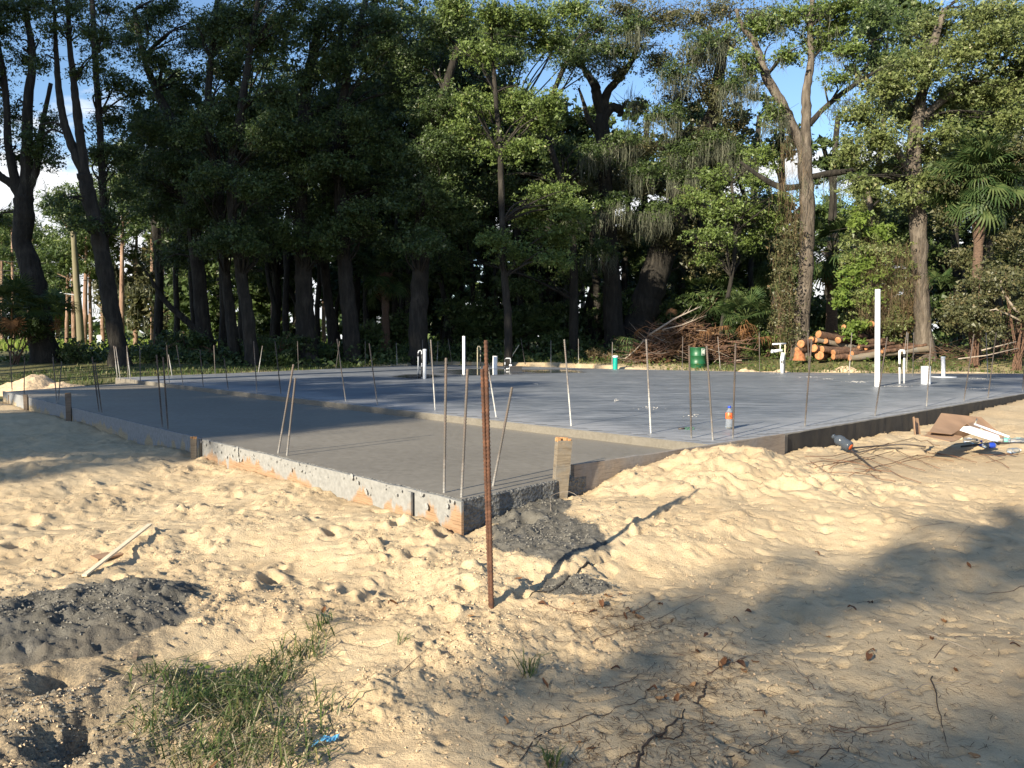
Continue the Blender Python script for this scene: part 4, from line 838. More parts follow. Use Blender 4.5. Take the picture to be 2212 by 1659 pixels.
palm('palmetto', 'single young palmetto left of the sunlit fan palm trunk', 2032, 625, 28, .8, 7, False, 0, 11, 50)
palm('fan_palm', 'black fan palm behind the brush pile', 1530, 640, 39, 1.9, 22, seed=12)
palm('fan_palm', 'black fan palm right of the gnarled mossy oak', 1415, 560, 41, 1.9, 20, seed=13)

# far field: pines, pole, meadow edge
pines = [(143, 62, 560, 8), (160, 66, 520, 10), (182, 60, 510, 11), (196, 64, 540, 8), (222, 70, 470, 9), (263, 58, 430, 12), (292, 62, 500, 10), (330, 60, 470, 10), (340, 64, 460, 13), (352, 66, 480, 10), (388, 72, 450, 9), (398, 70, 440, 8), (591, 52, 500, 13), (430, 75, 470, 8), (30, 80, 520, 8), (60, 85, 560, 8), (5, 88, 540, 8), (1455, 60, 500, 12), (1260, 66, 500, 12), (1850, 78, 440, 9), (1790, 84, 420, 9), (700, 70, 470, 9), (860, 70, 480, 9), (1000, 74, 470, 9), (1120, 72, 440, 9)]
plabs = ['far pine, leftmost trunk of the group in the meadow gap', 'far pine, second trunk of the group in the meadow gap', 'far reddish pine left of the greenish pole', 'far pine with trunk hidden partly by the greenish pole', 'far thin pine against the open sky left of the leaning tree', 'far tall pine with a clean pale trunk right of the leaning tree', 'far pine with one crooked low branch', 'far pine, leftmost of the close trio beyond the arching limbs', 'far pine, stoutest of the close trio beyond the arching limbs', 'far pine, rightmost of the close trio beyond the arching limbs', 'far pine behind the crown of the arching oak', 'far slim pine beside the one behind the arching oak', 'pink sunlit pine trunk glimpsed through the dark stems', 'far pine left of the lichen-footed trunk', 'distant pine left of the leftmost oak', 'distant pine seen behind the leftmost oak', 'distant pine at the left edge of the picture', 'far pine glimpsed behind the brush pile', 'far pine glimpsed behind the central understorey', 'distant pine top in the cloud gap right of the V-forked trunk', 'distant pine top just right of the V-forked trunk', 'far pine glimpsed right of the broad trunk', 'far pine glimpsed left of the thick black trunk', 'far pine glimpsed right of the thick black trunk', 'far pine glimpsed below the central boughs']
for i, ((px, Y_, top, w), lab) in enumerate(zip(pines, plabs)):
    rr = random.Random(i); b_ = aty(px, 735, Y_); zb = gz(b_.x, b_.y); k = mpp(Y_)
    o = empty('pine_tree', (b_.x, b_.y, zb), lab, 'pine tree', 'pines beyond the wood')
    tp = aty(px + rr.uniform(-6, 6), top - 30, Y_)
    wood('trunk', [[b_.x, b_.y, zb - .2, w * k / 2], [(b_.x * 2 + tp.x) / 3, Y_, (zb * 2 + tp.z) / 3, w * k * .45], [tp.x, Y_, tp.z, w * k * .2]], M['barkpine'], o, 7, i)
    B = []
    for j in range(13):
        a_ = rr.uniform(0, 6.28); t_ = rr.random(); r_ = rr.uniform(.3, 2.6) * (1 - .4 * t_)
        B.append(((tp.x + r_ * math.cos(a_), Y_ + r_ * math.sin(a_), tp.z - 1.0 + t_ * 4 - 2.6 * (1 - t_)), (rr.uniform(.8, 1.5), 1.1, rr.uniform(.4, .8))))
    leaf_object('crown', B, 80, .34, M['pine'], o, asp=.24, clump=.45, seed=i, per=20)
    mb = MB()
    for (c, r) in B: mb.tube([(tp.x, Y_, c[2] - .8), c], [.05, .02], 4, False)
    mb.build('branch', M['barkpine'], o)
fartrees = [(40, 95, 600, 120, 110, 'pale far trees left of the leftmost oak'), (330, 62, 610, 60, 90, 'silvery shrubby tree beyond the curved low branch'), (250, 70, 610, 40, 66, 'grey-green tree at the right of the meadow gap'), (420, 72, 600, 80, 90, 'sunlit tree glimpsed between the crooked trunk and arching oak'), (600, 66, 600, 80, 90, 'sunlit tree glimpsed left of the broad trunk'), (800, 66, 480, 70, 60, 'sunlit tree glimpsed right of the tall straight tree'), (820, 74, 620, 70, 80, 'sunlit tree glimpsed behind the dark fan palm'), (1000, 74, 640, 70, 60, 'sunlit tree glimpsed behind the middle stems'), (1500, 76, 620, 90, 70, 'grey-green tree glimpsed behind the leaning black oak'), (1830, 80, 480, 110, 60, 'distant lime-green tree tops in the cloud gap at right'), (540, 76, 640, 60, 60, 'sunlit far tree behind the crooked trunk'), (120, 100, 660, 60, 50, 'far hazy tree behind the pines in the meadow gap'), (1230, 80, 640, 80, 60, 'far tree glimpsed behind the central oak stem')]
for i, (px, Y_, py, rx, ry, lab) in enumerate(fartrees):
    c = aty(px, py, Y_); zb = gz(c.x, c.y); k = mpp(Y_)
    o = empty('far_tree', (c.x, c.y, zb), lab, 'tree', 'trees beyond the wood')
    wood('trunk', [[c.x, c.y, zb - .2, .25], [c.x + .3, c.y, (zb + c.z) / 2, .2], [c.x, c.y, c.z, .1]], M['barkpine'], o, 7, i)
    rr = random.Random(i); B = [((c.x + rr.uniform(-.8, .8) * rx * k, c.y + rr.uniform(-2, 2), c.z + rr.uniform(-.9, .8) * ry * k), (rx * k * .42, rx * k * .4, ry * k * .36)) for _ in range(11)]
    leaf_object('crown', B, 60, .36, M['pine'] if i not in (1, 2, 8) else M['olive'], o, seed=i, clump=.5, per=20)
    if i in (1, 2, 8): moss_object('spanish_moss', [(b_[0][0], b_[0][1] - 1, b_[0][2]) for b_ in B for _ in range(4)], M['moss'], o, 1, 3, .08, 7, i, .9)
# distant wood: one mass on the horizon
rng = np.random.default_rng(3); B = []
for i in range(170):
    x = -260 + 520 * i / 169; Y_ = 190 + 25 * math.sin(i * 1.7); B.append(((x, Y_, 4 + 2 * math.sin(i * .9)), (4.2, 3, 4.5 + 1.5 * math.sin(i * 2.3))))
    B.append(((x + 1.5, Y_ + 3, 2.2), (4.2, 3, 2.6)))
o = leaf_object('distant_wood', B, 1.0, 1.5, M['oak'], None, clump=1.2, seed=77, per=14); tag(o, 'dark distant wood closing the horizon beyond the meadow', 'wood', kind='stuff')
# utility pole with a lamp arm and wires
p = aty(176, 735, 55); zb = gz(p.x, p.y); o = empty('utility_pole', (p.x, p.y, zb), 'greenish wooden utility pole standing among the far pines', 'pole')
tp = aty(158, 500, 55); wood('post', [[p.x, p.y, zb - .2, .26], [tp.x, tp.y, tp.z, .17]], M['pole'], o, 10, 1, knots=0)
a_ = aty(157, 640, 55); b_ = aty(128, 632, 55); c_ = aty(110, 645, 55); MB().tube([(p.x + .1, 55, a_.z), b_, c_], [.05, .045, .03], 6).build('lamp_arm', M['pvcdirty'], o)
for i, y in enumerate((565, 585, 594)):
    mb = MB(); P = [aty(-120, y - 18, 62), aty(20, y, 62), aty(140, y + 3, 62), aty(190, y + 2, 62), aty(300, y - 10, 62)]
    mb.tube([p_[:3] for p_ in smooth_path([[*p_, 0] for p_ in P], 5)], .022, 4); w = mb.build('power_line', M['blackwire'])
    tag(w, ['uppermost', 'middle', 'lowest'][i] + ' power line crossing the cloud left of the leaning tree', 'cable', 'power lines across the far sky')
p = aty(216, 728, 70); o = empty('utility_cabinet', (p.x, p.y, gz(p.x, p.y)), 'small pale upright cabinet at the edge of the far meadow', 'cabinet')
z0 = gz(p.x, p.y); MB().box((p.x, p.y, z0 + .45), (.42, .35, 1.1)).build('case', M['boxgrey'], o, False); MB().lathe([(.0, 1.08), (.22, 1.05), (.24, 1.0), (.24, .98)], 10, (p.x, p.y, z0)).build('lid', M['whiteprint'], o)

# trees behind and beside the photographer, whose shade falls on the scene
ca, sa, te = math.cos(a_s := math.radians(SUN_DIR)), math.sin(math.radians(SUN_DIR)), math.tan(math.radians(SUN_EL))
def caster(label, targets, t, dens=60, size=.26, clump=.5, per=30, side=0):
    """targets: (x, y, z, rx, rz) where the shade of a bough should fall; the tree stands t metres up-sun"""
    C_ = [(x - ca * (t + dt), y - sa * (t + dt), z + te * (t + dt), rx, rz) for (x, y, z, rx, rz, dt) in [(*q_, 0) if len(q_) == 5 else q_ for q_ in targets]]
    bx = sum(c[0] for c in C_) / len(C_); by = sum(c[1] for c in C_) / len(C_); bx += side * sa; by -= side * ca; zb = gz(bx, by)
    o = empty('oak_tree', (bx, by, zb), label, 'tree', 'trees behind the photographer'); tz = sum(c[2] for c in C_) / len(C_)
    wood('trunk', [[bx, by, zb - .2, .3], [bx + .3, by, tz * .5, .24], [bx, by, tz, .12]], M['bark'], o, 9, 3)
    leaf_object('crown', [((c[0], c[1], c[2]), (c[3], c[3], c[4])) for c in C_], dens, size, M['oak'], o, seed=int(t * 10) % 97 + len(C_), clump=clump, per=per)
    mb = MB()
    for c in C_: mb.tube([(bx, by, max(zb + 1, min(tz, c[2]) - 2)), ((bx + c[0]) / 2, (by + c[1]) / 2, c[2] - .6), (c[0], c[1], c[2])], [.12, .08, .03], 5, False)
    mb.build('branch', M['bark'], o)
def tg(px, py, z, rx, rz, dt=0):
    p = at(px, py, z); return (p.x, p.y, z, rx, rz, dt)
# wood on the left: shades the left half of the tree line
for i, (x, z, r) in enumerate([(-26, 7, 6), (-19, 11, 5.5), (-19, 4, 5.5), (-12, 7.5, 5), (-11, 14, 5), (-12, 1.5, 4), (-4.5, 3.0, 3.6), (-5.5, 9.5, 3.8), (-8, 3, 4), (-1.2, 2.2, 2.6), (3, 1.6, 2.6), (8, 1.2, 2.2), (-1.8, 6.3, 1.6), (-14, 19, 4.5), (-5.5, 16, 3.2), (-25, 17, 5)]):
    caster('tall oak beyond the left edge of the picture, up-sun of the wood', [(x + random.uniform(-.3, .3) * r, 35 + dy, z + dz * r, r * .62, r * .5) for dy, dz in ((-1, -.45), (1.5, .4), (3, 0), (0, .1), (2, -.3))], 44 + (i % 4) * 3, 30, .54)
# streaky shade over the left end of both slabs and the sand beside it
caster('oak beyond the left edge, shading the lower slab', [tg(230, 905, ZL, 2.2, .8), tg(120, 875, ZL, 2.2, .7), tg(360, 885, ZL, 1.9, .5), tg(500, 900, ZL, 1.6, .42, 2), tg(400, 925, ZL, 1.5, .42), tg(620, 905, ZL, 1.2, .36), tg(720, 905, ZL, 1.0, .25), tg(300, 860, ZL, 2, .3), tg(520, 925, ZL, .9, .2)], 27, 240, .2, side=-8)
caster('second oak beyond the left edge, shading the lower slab', [tg(200, 890, ZL, 2.4, .8), tg(80, 880, ZL, 2.2, .8), tg(340, 905, ZL, 1.8, .5), tg(500, 905, ZL, 1.5, .42, 2), tg(430, 925, ZL, 1.3, .34), tg(620, 900, ZL, 1.2, .3), tg(700, 893, ZL, 1.0, .2)], 33, 240, .22, side=-9)
caster('oak far beyond the left edge, up-sun of the middle of the wood', [(x_, 37.5, z_, 1.7, 1.15, dt_) for x_, z_, dt_ in ((-1.5, 1.6, 0), (-1, 3.2, 3), (1.2, 1.8, 2), (1.4, 2.6, -2), (3.6, 1.4, 0), (3.9, 2.2, 3), (6, 1.7, -2), (6.2, 2.2, 1), (8.2, 1.4, 3), (8.2, 1.8, 0))], 42, 110, .34)
caster('oak beyond the left edge, shading the upper slab', [tg(450, 835, ZU, 2.2, .5), tg(650, 845, ZU, 2.2, .45), tg(560, 862, ZU, 2.0, .25), tg(800, 850, ZU, 1.8, .25, 2), tg(900, 835, ZU, 2.2, .3, -2), tg(750, 820, ZU, 2.0, .3, 3), tg(1000, 860, ZU, 1.5, .12), tg(1080, 832, ZU, 1.4, .12)], 29, 240, .2, side=-7)
caster('oak beyond the left edge, shading the left sand', [tg(60, 930, .15, 1.2, .4), tg(200, 950, .15, 1.2, .25), tg(300, 965, .15, .9, .16), tg(80, 1000, .1, .9, .2), tg(300, 1010, .12, .7, .12), tg(0, 1060, .1, .5, .1), tg(140, 1040, .1, .5, .12), tg(-100, 970, .1, 2, .6)], 24, 260, .16, .35, side=-7)
# foreground bands at right
caster('oak behind the photographer, shading the right foreground', [tg(2210, 1170, .15, .55, .17), tg(2120, 1200, .12, .5, .15), tg(1990, 1235, .1, .45, .12), tg(1870, 1265, .1, .42, .10), tg(1750, 1290, .08, .44, .10), tg(1630, 1320, .06, .42, .09), tg(1520, 1355, .05, .38, .075), tg(1420, 1390, .04, .34, .06), tg(1310, 1430, .04, .28, .05), tg(1200, 1465, .03, .24, .035), tg(2220, 1250, .1, .5, .14), tg(2190, 1110, .2, .4, .1), tg(2080, 1280, .08, .35, .06)], 21, 520, .10, .13, side=5)
caster('pine behind the photographer, shading the bottom right corner', [tg(2230, 1520, .03, .26, .045), tg(2110, 1545, .03, .24, .035), tg(1980, 1590, .03, .22, .03), tg(1900, 1640, .02, .2, .03), tg(1760, 1680, .02, .2, .03), tg(2180, 1680, .02, .3, .05), tg(1220, 1475, .03, .12, .014), tg(1080, 1490, .03, .12, .011), tg(940, 1495, .02, .1, .01)], 19, 420, .09, .12, side=5)
caster('oak behind the photographer, shading the far right of the slab', [tg(2150, 812, ZU, 1.5, .5), tg(2240, 830, ZU, 1.5, .5), tg(2300, 815, ZU, 3, .6), tg(2080, 838, ZU, 1.2, .16), ], 33, 90, .22, side=6)

# ------------------------------------------------------------------ form boards and stakes
def board(name, label, a_, b_, ztop, zbot, th, mt, inward=1, group='form boards round the slab', wav=.004):
    a_, b_ = Vector(a_), Vector(b_); L = (b_ - a_).length; u = (b_ - a_).normalized(); nr_ = Vector((-u.y, u.x)) * inward
    k = max(2, int(L / .15)); vs = []; fs = []; rr = random.Random(int(L * 99))
    for i in range(k + 1):
        p = a_ + u * L * i / k + nr_ * wav * math.sin(i * .7)
        t_ = ztop + rr.uniform(-.004, .003); q_ = p + nr_ * th
        vs += [(p.x, p.y, zbot), (p.x, p.y, t_), (q_.x, q_.y, t_), (q_.x, q_.y, zbot)]
    for i in range(k):
        for j in range(4):
            fs.append((i * 4 + j, i * 4 + (j + 1) % 4, i * 4 + 4 + (j + 1) % 4, i * 4 + 4 + j))
    fs += [(3, 2, 1, 0), tuple(k * 4 + j for j in range(4))]
    me = bpy.data.meshes.new(name); c = Vector(((a_.x + b_.x) / 2, (a_.y + b_.y) / 2, zbot)); me.from_pydata([tuple(Vector(v) - c) for v in vs], [], fs)
    me.materials.append(M[mt]); me.update(); o = link(name, me); o.location = c; return tag(o, label, 'form board', group)
AX, LX = Vector((-.35, 5.48)), Vector((-10.95, 17.36))
uL = (LX - AX).normalized(); nL = Vector((uL.y, -uL.x)) * -1          # outward (towards the camera's left)
if nL.x > 0: nL = -nL
off = nL * .022
def Lp(d): return AX + uL * d + off
LEN = (LX - AX).length
def dpx(px, py): # distance along the left edge for a pixel on it
    p = at(px, py, ZL); return (Vector((p.x, p.y)) - AX).dot(uL)
d1 = dpx(430, 948)
board('form_board', 'pale cement-splashed plywood form board along the near left edge of the lower slab', Lp(-.03), Lp(d1 - .03), ZL - .004, -.02, .02, 'formpale', -1)
d2 = dpx(150, 880); d3 = dpx(55, 858)
M['formshade'] = boardmat('form_board_grey_washed', (.30, .24, .16), (.38, .31, .2), (.27, .28, .29), .40, .46)
board('form_board', 'grey cement-washed form board between the two stakes on the left edge', Lp(d1 + .03), Lp(d2 - .04), ZL + .002, -.02, .02, 'formshade', -1)
board('form_board', 'grey form board beyond the tall dark stake at left', Lp(d2 + .04), Lp(d3 - .03), ZL + .004, -.02, .02, 'formshade', -1)
board('form_board', 'last form board at the left picture edge', Lp(d3 + .03), Lp(LEN + .2), ZL + .002, -.02, .02, 'formshade', -1)
fb_ = [o_ for o_ in bpy.data.objects if o_.get('label', '').startswith('pale cement-splashed')][0]
M['batten'] = boardmat('form_batten', (.235, .145, .08), (.33, .215, .13), (.27, .268, .255), .46, .56)
for (px, py, w_, h_) in ((926, 1062, .05, .21),):
    d_ = dpx(px, py - 10); p_ = Lp(d_); a3 = math.atan2(uL.y, uL.x); MB().box((p_.x + nL.x * .028, p_.y + nL.y * .028, ZL - .012 - h_ / 2), (w_, .016, h_), Matrix.Rotation(a3, 3, 'Z')).build('batten', M['batten'], fb_, False)
mb = MB(); rr = random.Random(77)
for i in range(90):
    d_ = rr.uniform(0, d1); p_ = Lp(d_); z_ = ZL - rr.uniform(0, 1) ** 2 * .12 - .012; r_ = rr.uniform(.004, .02) * rr.uniform(.4, 1)
    mb.lathe([(r_, -.002), (r_ * .8, r_ * .08), (.001, r_ * .12)], 7, (p_.x + nL.x * .019, p_.y + nL.y * .019, z_), Vector((0, 0, 1)).rotation_difference(Vector((nL.x, nL.y, .15))).to_matrix() @ Matrix.Diagonal((rr.uniform(.6, 1.6), rr.uniform(.6, 2.2), 1)))
M['smear'] = simple('cement_smear', (.27, .268, .255), .9, .25, 30, bmp=.6, bd=.01)
mb.build('cement_smear', M['smear'], fb_)['kind'] = 'stuff'
# patches where splashed cement hangs over the pale board
bB1, bB2 = at(1240, 1005, ZU), at(1691, 938, ZU)
vB = (Vector((bB2.x, bB2.y)) - Vector((bB1.x, bB1.y))).normalized(); nB = Vector((vB.y, -vB.x))
board('form_board', 'weathered brown form board on the right face of the slab', Vector((bB1.x - .02, bB1.y)) + nB * .03, Vector((bB2.x, bB2.y)) + nB * .03, ZU + .004, .02, .038, 'formgrey', 1)
def stake(label, px, py_base, py_top, w, Y_, mt, lean=0, group='wooden stakes holding the forms'):
    top = aty(px, py_top, Y_); z0 = gz(top.x, top.y) - .08; k = w * mpp(Y_); mb = MB(); H = top.z - z0
    rr = random.Random(px); n = 6; b = 0
    rot = Matrix.Rotation(math.radians(rr.uniform(8, 25)), 3, 'Z')
    for i in range(n + 1):
        z = H * i / n; s_ = k / 2 * (1 - .12 * (1 - i / n)) ; dx = lean * (i / n - 1)
        for (cx, cy) in ((-1, -.62), (1, -.62), (1, .62), (-1, .62)):
            p = rot @ Vector((cx * s_, cy * s_, 0)); tz = rr.uniform(-.012, .012) if i == n else 0
            mb.v.append(Vector((top.x + p.x + dx, top.y + p.y, z0 + z + tz)))
    for i in range(n):
        for j in range(4): mb.f.append((i * 4 + j, i * 4 + (j + 1) % 4, i * 4 + 4 + (j + 1) % 4, i * 4 + 4 + j)); mb.m.append(0)
    mb.f.append(tuple(n * 4 + j for j in range(4))); mb.m.append(0)
    o = mb.build('wooden_stake', M[mt], None, False)
    if w > 10:
        m2 = MB()
        for _ in range(16):
            p = rot @ Vector((rr.uniform(-.48, .48) * k, rr.uniform(-.28, .28) * k, 0)); q_ = Vector((top.x + p.x, top.y + p.y, top.z - .004)); m2.box(q_, (k * .2, k * .16, rr.uniform(.012, .034)), rot @ Matrix.Rotation(rr.uniform(-.35, .35), 3, 'X'))
        m2.build('splintered_top', M['stakefresh'], o, False)['kind'] = 'stuff'
    return tag(o, label, 'stake', group)
Yc = bB1.y
stake('thick pale square stake with a splintered orange top at the slab corner', 1218, 1080, 948, 33, Yc - .12, 'stake', .05)
pS = Lp(d1); stake('short wooden stake where the two left form boards meet', 418, 985, 945, 13, pS.y - .02, 'stake')
pS = Lp(d2); stake('tall dark stake standing above the left form boards', 147, 905, 850, 11, pS.y - .08, 'stakedark')
pS = Lp(d3); stake('dark stake near the far left end of the form boards', 55, 880, 853, 8, pS.y - .08, 'stakedark')
stake('stub of a stake at the extreme left of the form boards', 22, 868, 852, 8, Lp(LEN - .3).y - .08, 'stakedark')
# short weathered stub at lower left
stake('small dark stub sticking out of the sand above the grass clump', 293, 1475, 1408, 9, at(293, 1440, .03).y, 'stakedark', .02)

# ------------------------------------------------------------------ reinforcing bars
def rebar_mesh(name, ribs, n=8):
    mb = MB(); P = []; R_ = []
    if ribs:
        for i in range(ribs * 3 + 1):
            P.append((0, 0, i / (ribs * 3))); R_.append(1.0 if i % 3 == 1 else .8)
    else:
        P = [(0, 0, 0), (0, 0, .5), (0, 0, 1)]; R_ = [.92, .92, .92]
    mb.tube(P, R_, n)
    return mb
def rebar(label, bx, by, tx, ty, h='U', mt='rebar', r=.0095, ribs=45, group='reinforcing bars standing out of the slab', cat='reinforcing bar', z=None, dY=0):
    zb = {'U': ZU, 'L': ZL}.get(h, 0) if z is None else z
    b_ = at(bx, by, zb); t_ = aty(tx, ty, b_.y + dY); d = t_ - b_; L = d.length; b_ = b_ - d.normalized() * .03; L += .03
    mb = MB(); P = []; R_ = []; k = ribs * 3 if ribs else 2
    for i in range(k + 1):
        P.append((0, 0, L * i / k)); R_.append(r * (1.1 if i % 3 == 1 else .82) if ribs else r)
    if ribs: mb.tube(P, R_, 8)
    else: mb.tube(P, R_, 6)
    me = mb.mesh('reinforcing_bar', M[mt]); o = link('reinforcing_bar', me); o.location = b_
    o.rotation_mode = 'QUATERNION'; o.rotation_quaternion = Vector((0, 0, 1)).rotation_difference(d.normalized()); return tag(o, label, cat, group)
NEAR = [
 ('ribbed bar nearest the slab corner, left of the pair there', 959.5, 1064, 963.6, 773, 'L', 'rebar'), ('shorter ribbed bar right at the slab corner', 997, 1074, 1010, 797, 'L', 'rebar'), ('ribbed bar leaning right behind the tall rusty bars', 1065, 1050, 1106, 836, 'L', 'rebar'),
 ('ribbed bar leaning right, taller of the crossed pair on the near left edge', 601, 979, 634, 787, 'L', 'rebar'), ('rust-tipped bar, shorter of the crossed pair on the near left edge', 620, 984, 638, 816, 'L', 'rebar'),
 ('dark bar, left of the pair before the left shade', 351, 922, 338, 766, 'L', 'rebardark'), ('dark bar, right of the pair before the left shade', 363, 926, 352, 771, 'L', 'rebardark'),
 ('dark leaning bar, left of the second pair on the left edge', 214, 889, 199, 771, 'L', 'rebardark'), ('dark leaning bar, right of the second pair on the left edge', 220, 891, 205, 783, 'L', 'rebardark'),
 ('bar leaning left in the V pair beyond the tall dark stake', 123, 870, 114, 771, 'L', 'rebar'), ('bar leaning right in the V pair beyond the tall dark stake', 126, 869, 133, 781, 'L', 'rebar'),
 ('thin dark bar above the last stake at far left', 52, 851, 53, 771, 'L', 'rebardark'), ('pale bar at the extreme left in front of the sand heap', 26, 841, 22, 757, 'L', 'rebar'),
 ('cement-whitened bar leaning left just behind the pale stake', 1234, 920, 1219, 733, 'U', 'rebarwhite'), ('cement-whitened bar in the middle of the step edge', 1406, 936, 1396, 733, 'U', 'rebarwhite'),
 ('dark bar beside the small green clamp', 1493.5, 947, 1488.5, 747, 'U', 'rebardark'), ('bar leaning left between the green clamp and the bottle', 1540, 951, 1526.5, 747, 'U', 'rebar'), ('dark ribbed bar just right of the orange-labelled bottle', 1583, 947, 1589, 742, 'U', 'rebardark'),
 ('dark bar leaning right, first beyond the bottle on the right edge', 1738.5, 921, 1753.5, 732, 'U', 'rebardark'), ('dark bar leaning right in front of the tall white pipe', 1890, 898, 1916.5, 728, 'U', 'rebardark'),
 ('bar leaning right in front of the short wide pipe', 2001.5, 878, 2011.5, 729, 'U', 'rebar'), ('dark bar leaning strongly right behind the cardboard', 2082, 867, 2104, 722, 'U', 'rebardark'), ('dark bar leaning right, last but one on the right edge', 2134, 860, 2152, 718, 'U', 'rebardark'), ('dark bar cut by the right picture edge', 2209, 844, 2218, 715, 'U', 'rebardark'),
 ('pale bar leaning left, half hidden by the tall rusty bars', 1072, 901, 1047, 745, 'U', 'rebarwhite'), ('pale bar on the step edge left of the corner bars', 940, 886, 930.5, 734, 'U', 'rebarwhite'),
 ('bar leaning left on the step edge, left of the white upright pipe', 815.5, 875, 797.5, 742, 'U', 'rebar'), ('bar leaning left, crossing a far bar in a narrow X', 747, 867, 728, 732, 'U', 'rebar'),
 ('dark bar on the shaded part of the step edge, leaning left', 607, 852, 594, 737, 'U', 'rebardark'), ('bar on the step edge right behind the crossed pair', 555, 849, 548, 737, 'U', 'rebar'),
 ('dark bar on the shaded step, leaning left before the lichen-footed trunk', 493, 841, 484, 774, 'U', 'rebardark'), ('dark bar on the shaded step below the curved low branch', 439, 836, 432, 756, 'U', 'rebardark'), ('bar leaning left on the far step edge', 396, 833, 381, 745, 'U', 'rebar'), ('upright bar on the far step edge', 366, 828, 360, 745, 'U', 'rebar')]
for q_ in NEAR: rebar(*q_[:7], r=.0105 if q_[1] else .01, ribs=44 if q_[2] > 880 else 24)
FAR = [(254, 819, 246, 747, 'left bar of the leaning pair on the end of the far step'), (260, 819, 250, 749, 'right bar of the leaning pair on the end of the far step'), (277, 817, 274, 747, 'upright bar of the second far-left pair'), (282, 821, 275, 760, 'leaning bar of the second far-left pair'), (303, 822, 302, 747, 'lone upright bar on the far edge right of the leaning tree foot'), (372, 813, 364, 766, 'short leaning bar beside the upright one on the far step'), (465, 809, 462, 746, 'upright bar on the far edge before the curved low branch'), (558, 805, 567, 747, 'far bar leaning right before the lichen-footed trunk'), (645, 800, 642.5, 737, 'far upright bar before the broad trunk'), (725.5, 797, 733.5, 737, 'far bar leaning right, crossed by a nearer one'), (789, 794, 789, 737, 'far upright bar before the tall straight tree'), (858, 791, 856, 740, 'far upright bar left of the black-taped pipes'), (914, 790, 912.5, 734, 'far bar just behind the grey-white pipe'), (930.5, 788, 926, 734, 'far bar leaning left beside the grey-white pipe'), (944, 788, 946, 736, 'far bar right of the grey-white pipe'), (977, 785, 968, 732, 'far bar leaning left above the small sand heap'), (1007, 787, 1005, 741, 'far bar touching the white upright pipe'), (1093, 790, 1089, 732, 'far bar left of the tan stick'), (1135, 791, 1125, 730, 'far bar leaning left, crossed by the tan stick'), (1190, 794, 1190, 735, 'far upright bar before the bright central oak'), (1250, 794, 1249.5, 732, 'far upright bar between the central oak and the teal pipe'), (1322, 797, 1323, 739, 'far bar just left of the teal pipe'), (1396, 795, 1393, 733, 'far bar before the left flank of the brush pile'), (1473.5, 800, 1475, 727, 'far bar left of the green drum'), (1556, 798, 1550.5, 727, 'far bar leaning left beside the green drum'), (1641, 803, 1640, 719, 'far bar left of the white T-shaped pipe'), (1747, 805, 1745, 719, 'far bar before the left end of the logs'), (1834, 810, 1840, 719, 'far bar leaning right before the log pile'), (1948.5, 804, 1959, 717, 'far bar leaning right, left of a close pair'), (1958, 804, 1961.5, 719, 'far dark bar, right of a close pair'), (1971.5, 813, 1974, 718, 'pale upright bar right of the close far pair'), (2134, 817, 2130, 719, 'far dark bar leaning left near the right edge')]
for (bx, by, tx, ty, lab) in FAR: rebar(lab, bx, max(by, 789), tx, ty, 'U', 'rebarwhite' if bx % 2 < 1 else 'rebar', r=.0125, ribs=0, group='far row of reinforcing bars')
# tall rusty bars standing in the sand in front of the corner
zr = gz(*W(1061, 1310, .12)) - .02
rebar('tall rusty ribbed bar in the sand in front of the corner, tallest of the three', 1063, 1312, 1049.5, 735, None, 'rust', .011, 70, 'three rusty bars standing together in the sand', z=zr)
rebar('rusty ribbed bar, left one of the three in the sand', 1059, 1311, 1041.5, 797, None, 'rust', .0105, 66, 'three rusty bars standing together in the sand', z=zr)
rebar('rusty ribbed bar, dark middle one of the three in the sand', 1061, 1309, 1047, 790, None, 'rust', .010, 66, 'three rusty bars standing together in the sand', z=zr, dY=.03)

# ------------------------------------------------------------------ pipes on the slab
def P3(px, py, z=ZU): return at(px, py, z)
def up_pipe(label, bx, by, tx, ty, w, mt='pvc', name='drain_pipe', cap=None, tape=None, cat='pipe', z=ZU):
    b_ = P3(bx, by, z); t_ = aty(tx, ty, b_.y); r = w * mpp(b_.y) / 2
    o = empty(name, b_, label, cat); mb = MB()
    ring = 12 if r > .03 else 8
    mb.tube([b_ - Vector((0, 0, .03)), t_], r, ring, False)
    mb.tube([t_, t_ - Vector((0, 0, .12))], [r * .999, r * .86], ring, False); 
    # the wall thickness at the open end
    k0 = len(mb.v)
    M_ = None
    mb.lathe([(r, 0), (r * .84, .001), (r * .84, -.15), (0.001, -.15)], ring, t_)
    mb.build('pipe_body', M[mt], o)
    if cap: MB().lathe([(r * 1.12, -.045), (r * 1.14, -.03), (r * 1.14, 0), (r * .9, .012), (0.001, .014)], 14, t_).build('cap', M[cap], o)
    if tape:
        for (fa, fb) in tape: MB().tube([b_.lerp(t_, fa), b_.lerp(t_, fb)], r * 1.12, 10).build('tape', M['tape'], o)
    # splash collar
    return o, b_, t_, r
up_pipe('tall white pipe standing far above the right half of the slab', 1895, 835, 1896, 625, 11, 'pvc')
up_pipe('grey-white pipe beside the black-taped loop of thin pipe', 917, 818, 917.5, 755, 7.5, 'pvcdirty', cap='pvcdirty')
up_pipe('slim white pipe rising near the far edge, left of the tan loop', 1002, 799, 1002, 726, 6.5, 'pvc')
up_pipe('short fat white stub pipe on the far part of the slab', 1069, 796, 1069.5, 769, 10.5, 'pvc')
up_pipe('teal green pipe with a white cap at the far edge', 1329, 798, 1329.5, 769, 10.5, 'teal', cap='pvc')
up_pipe('short wide cement-smeared white pipe right of the white U pipe', 2000, 830, 2000, 791, 20, 'pvcdirty')
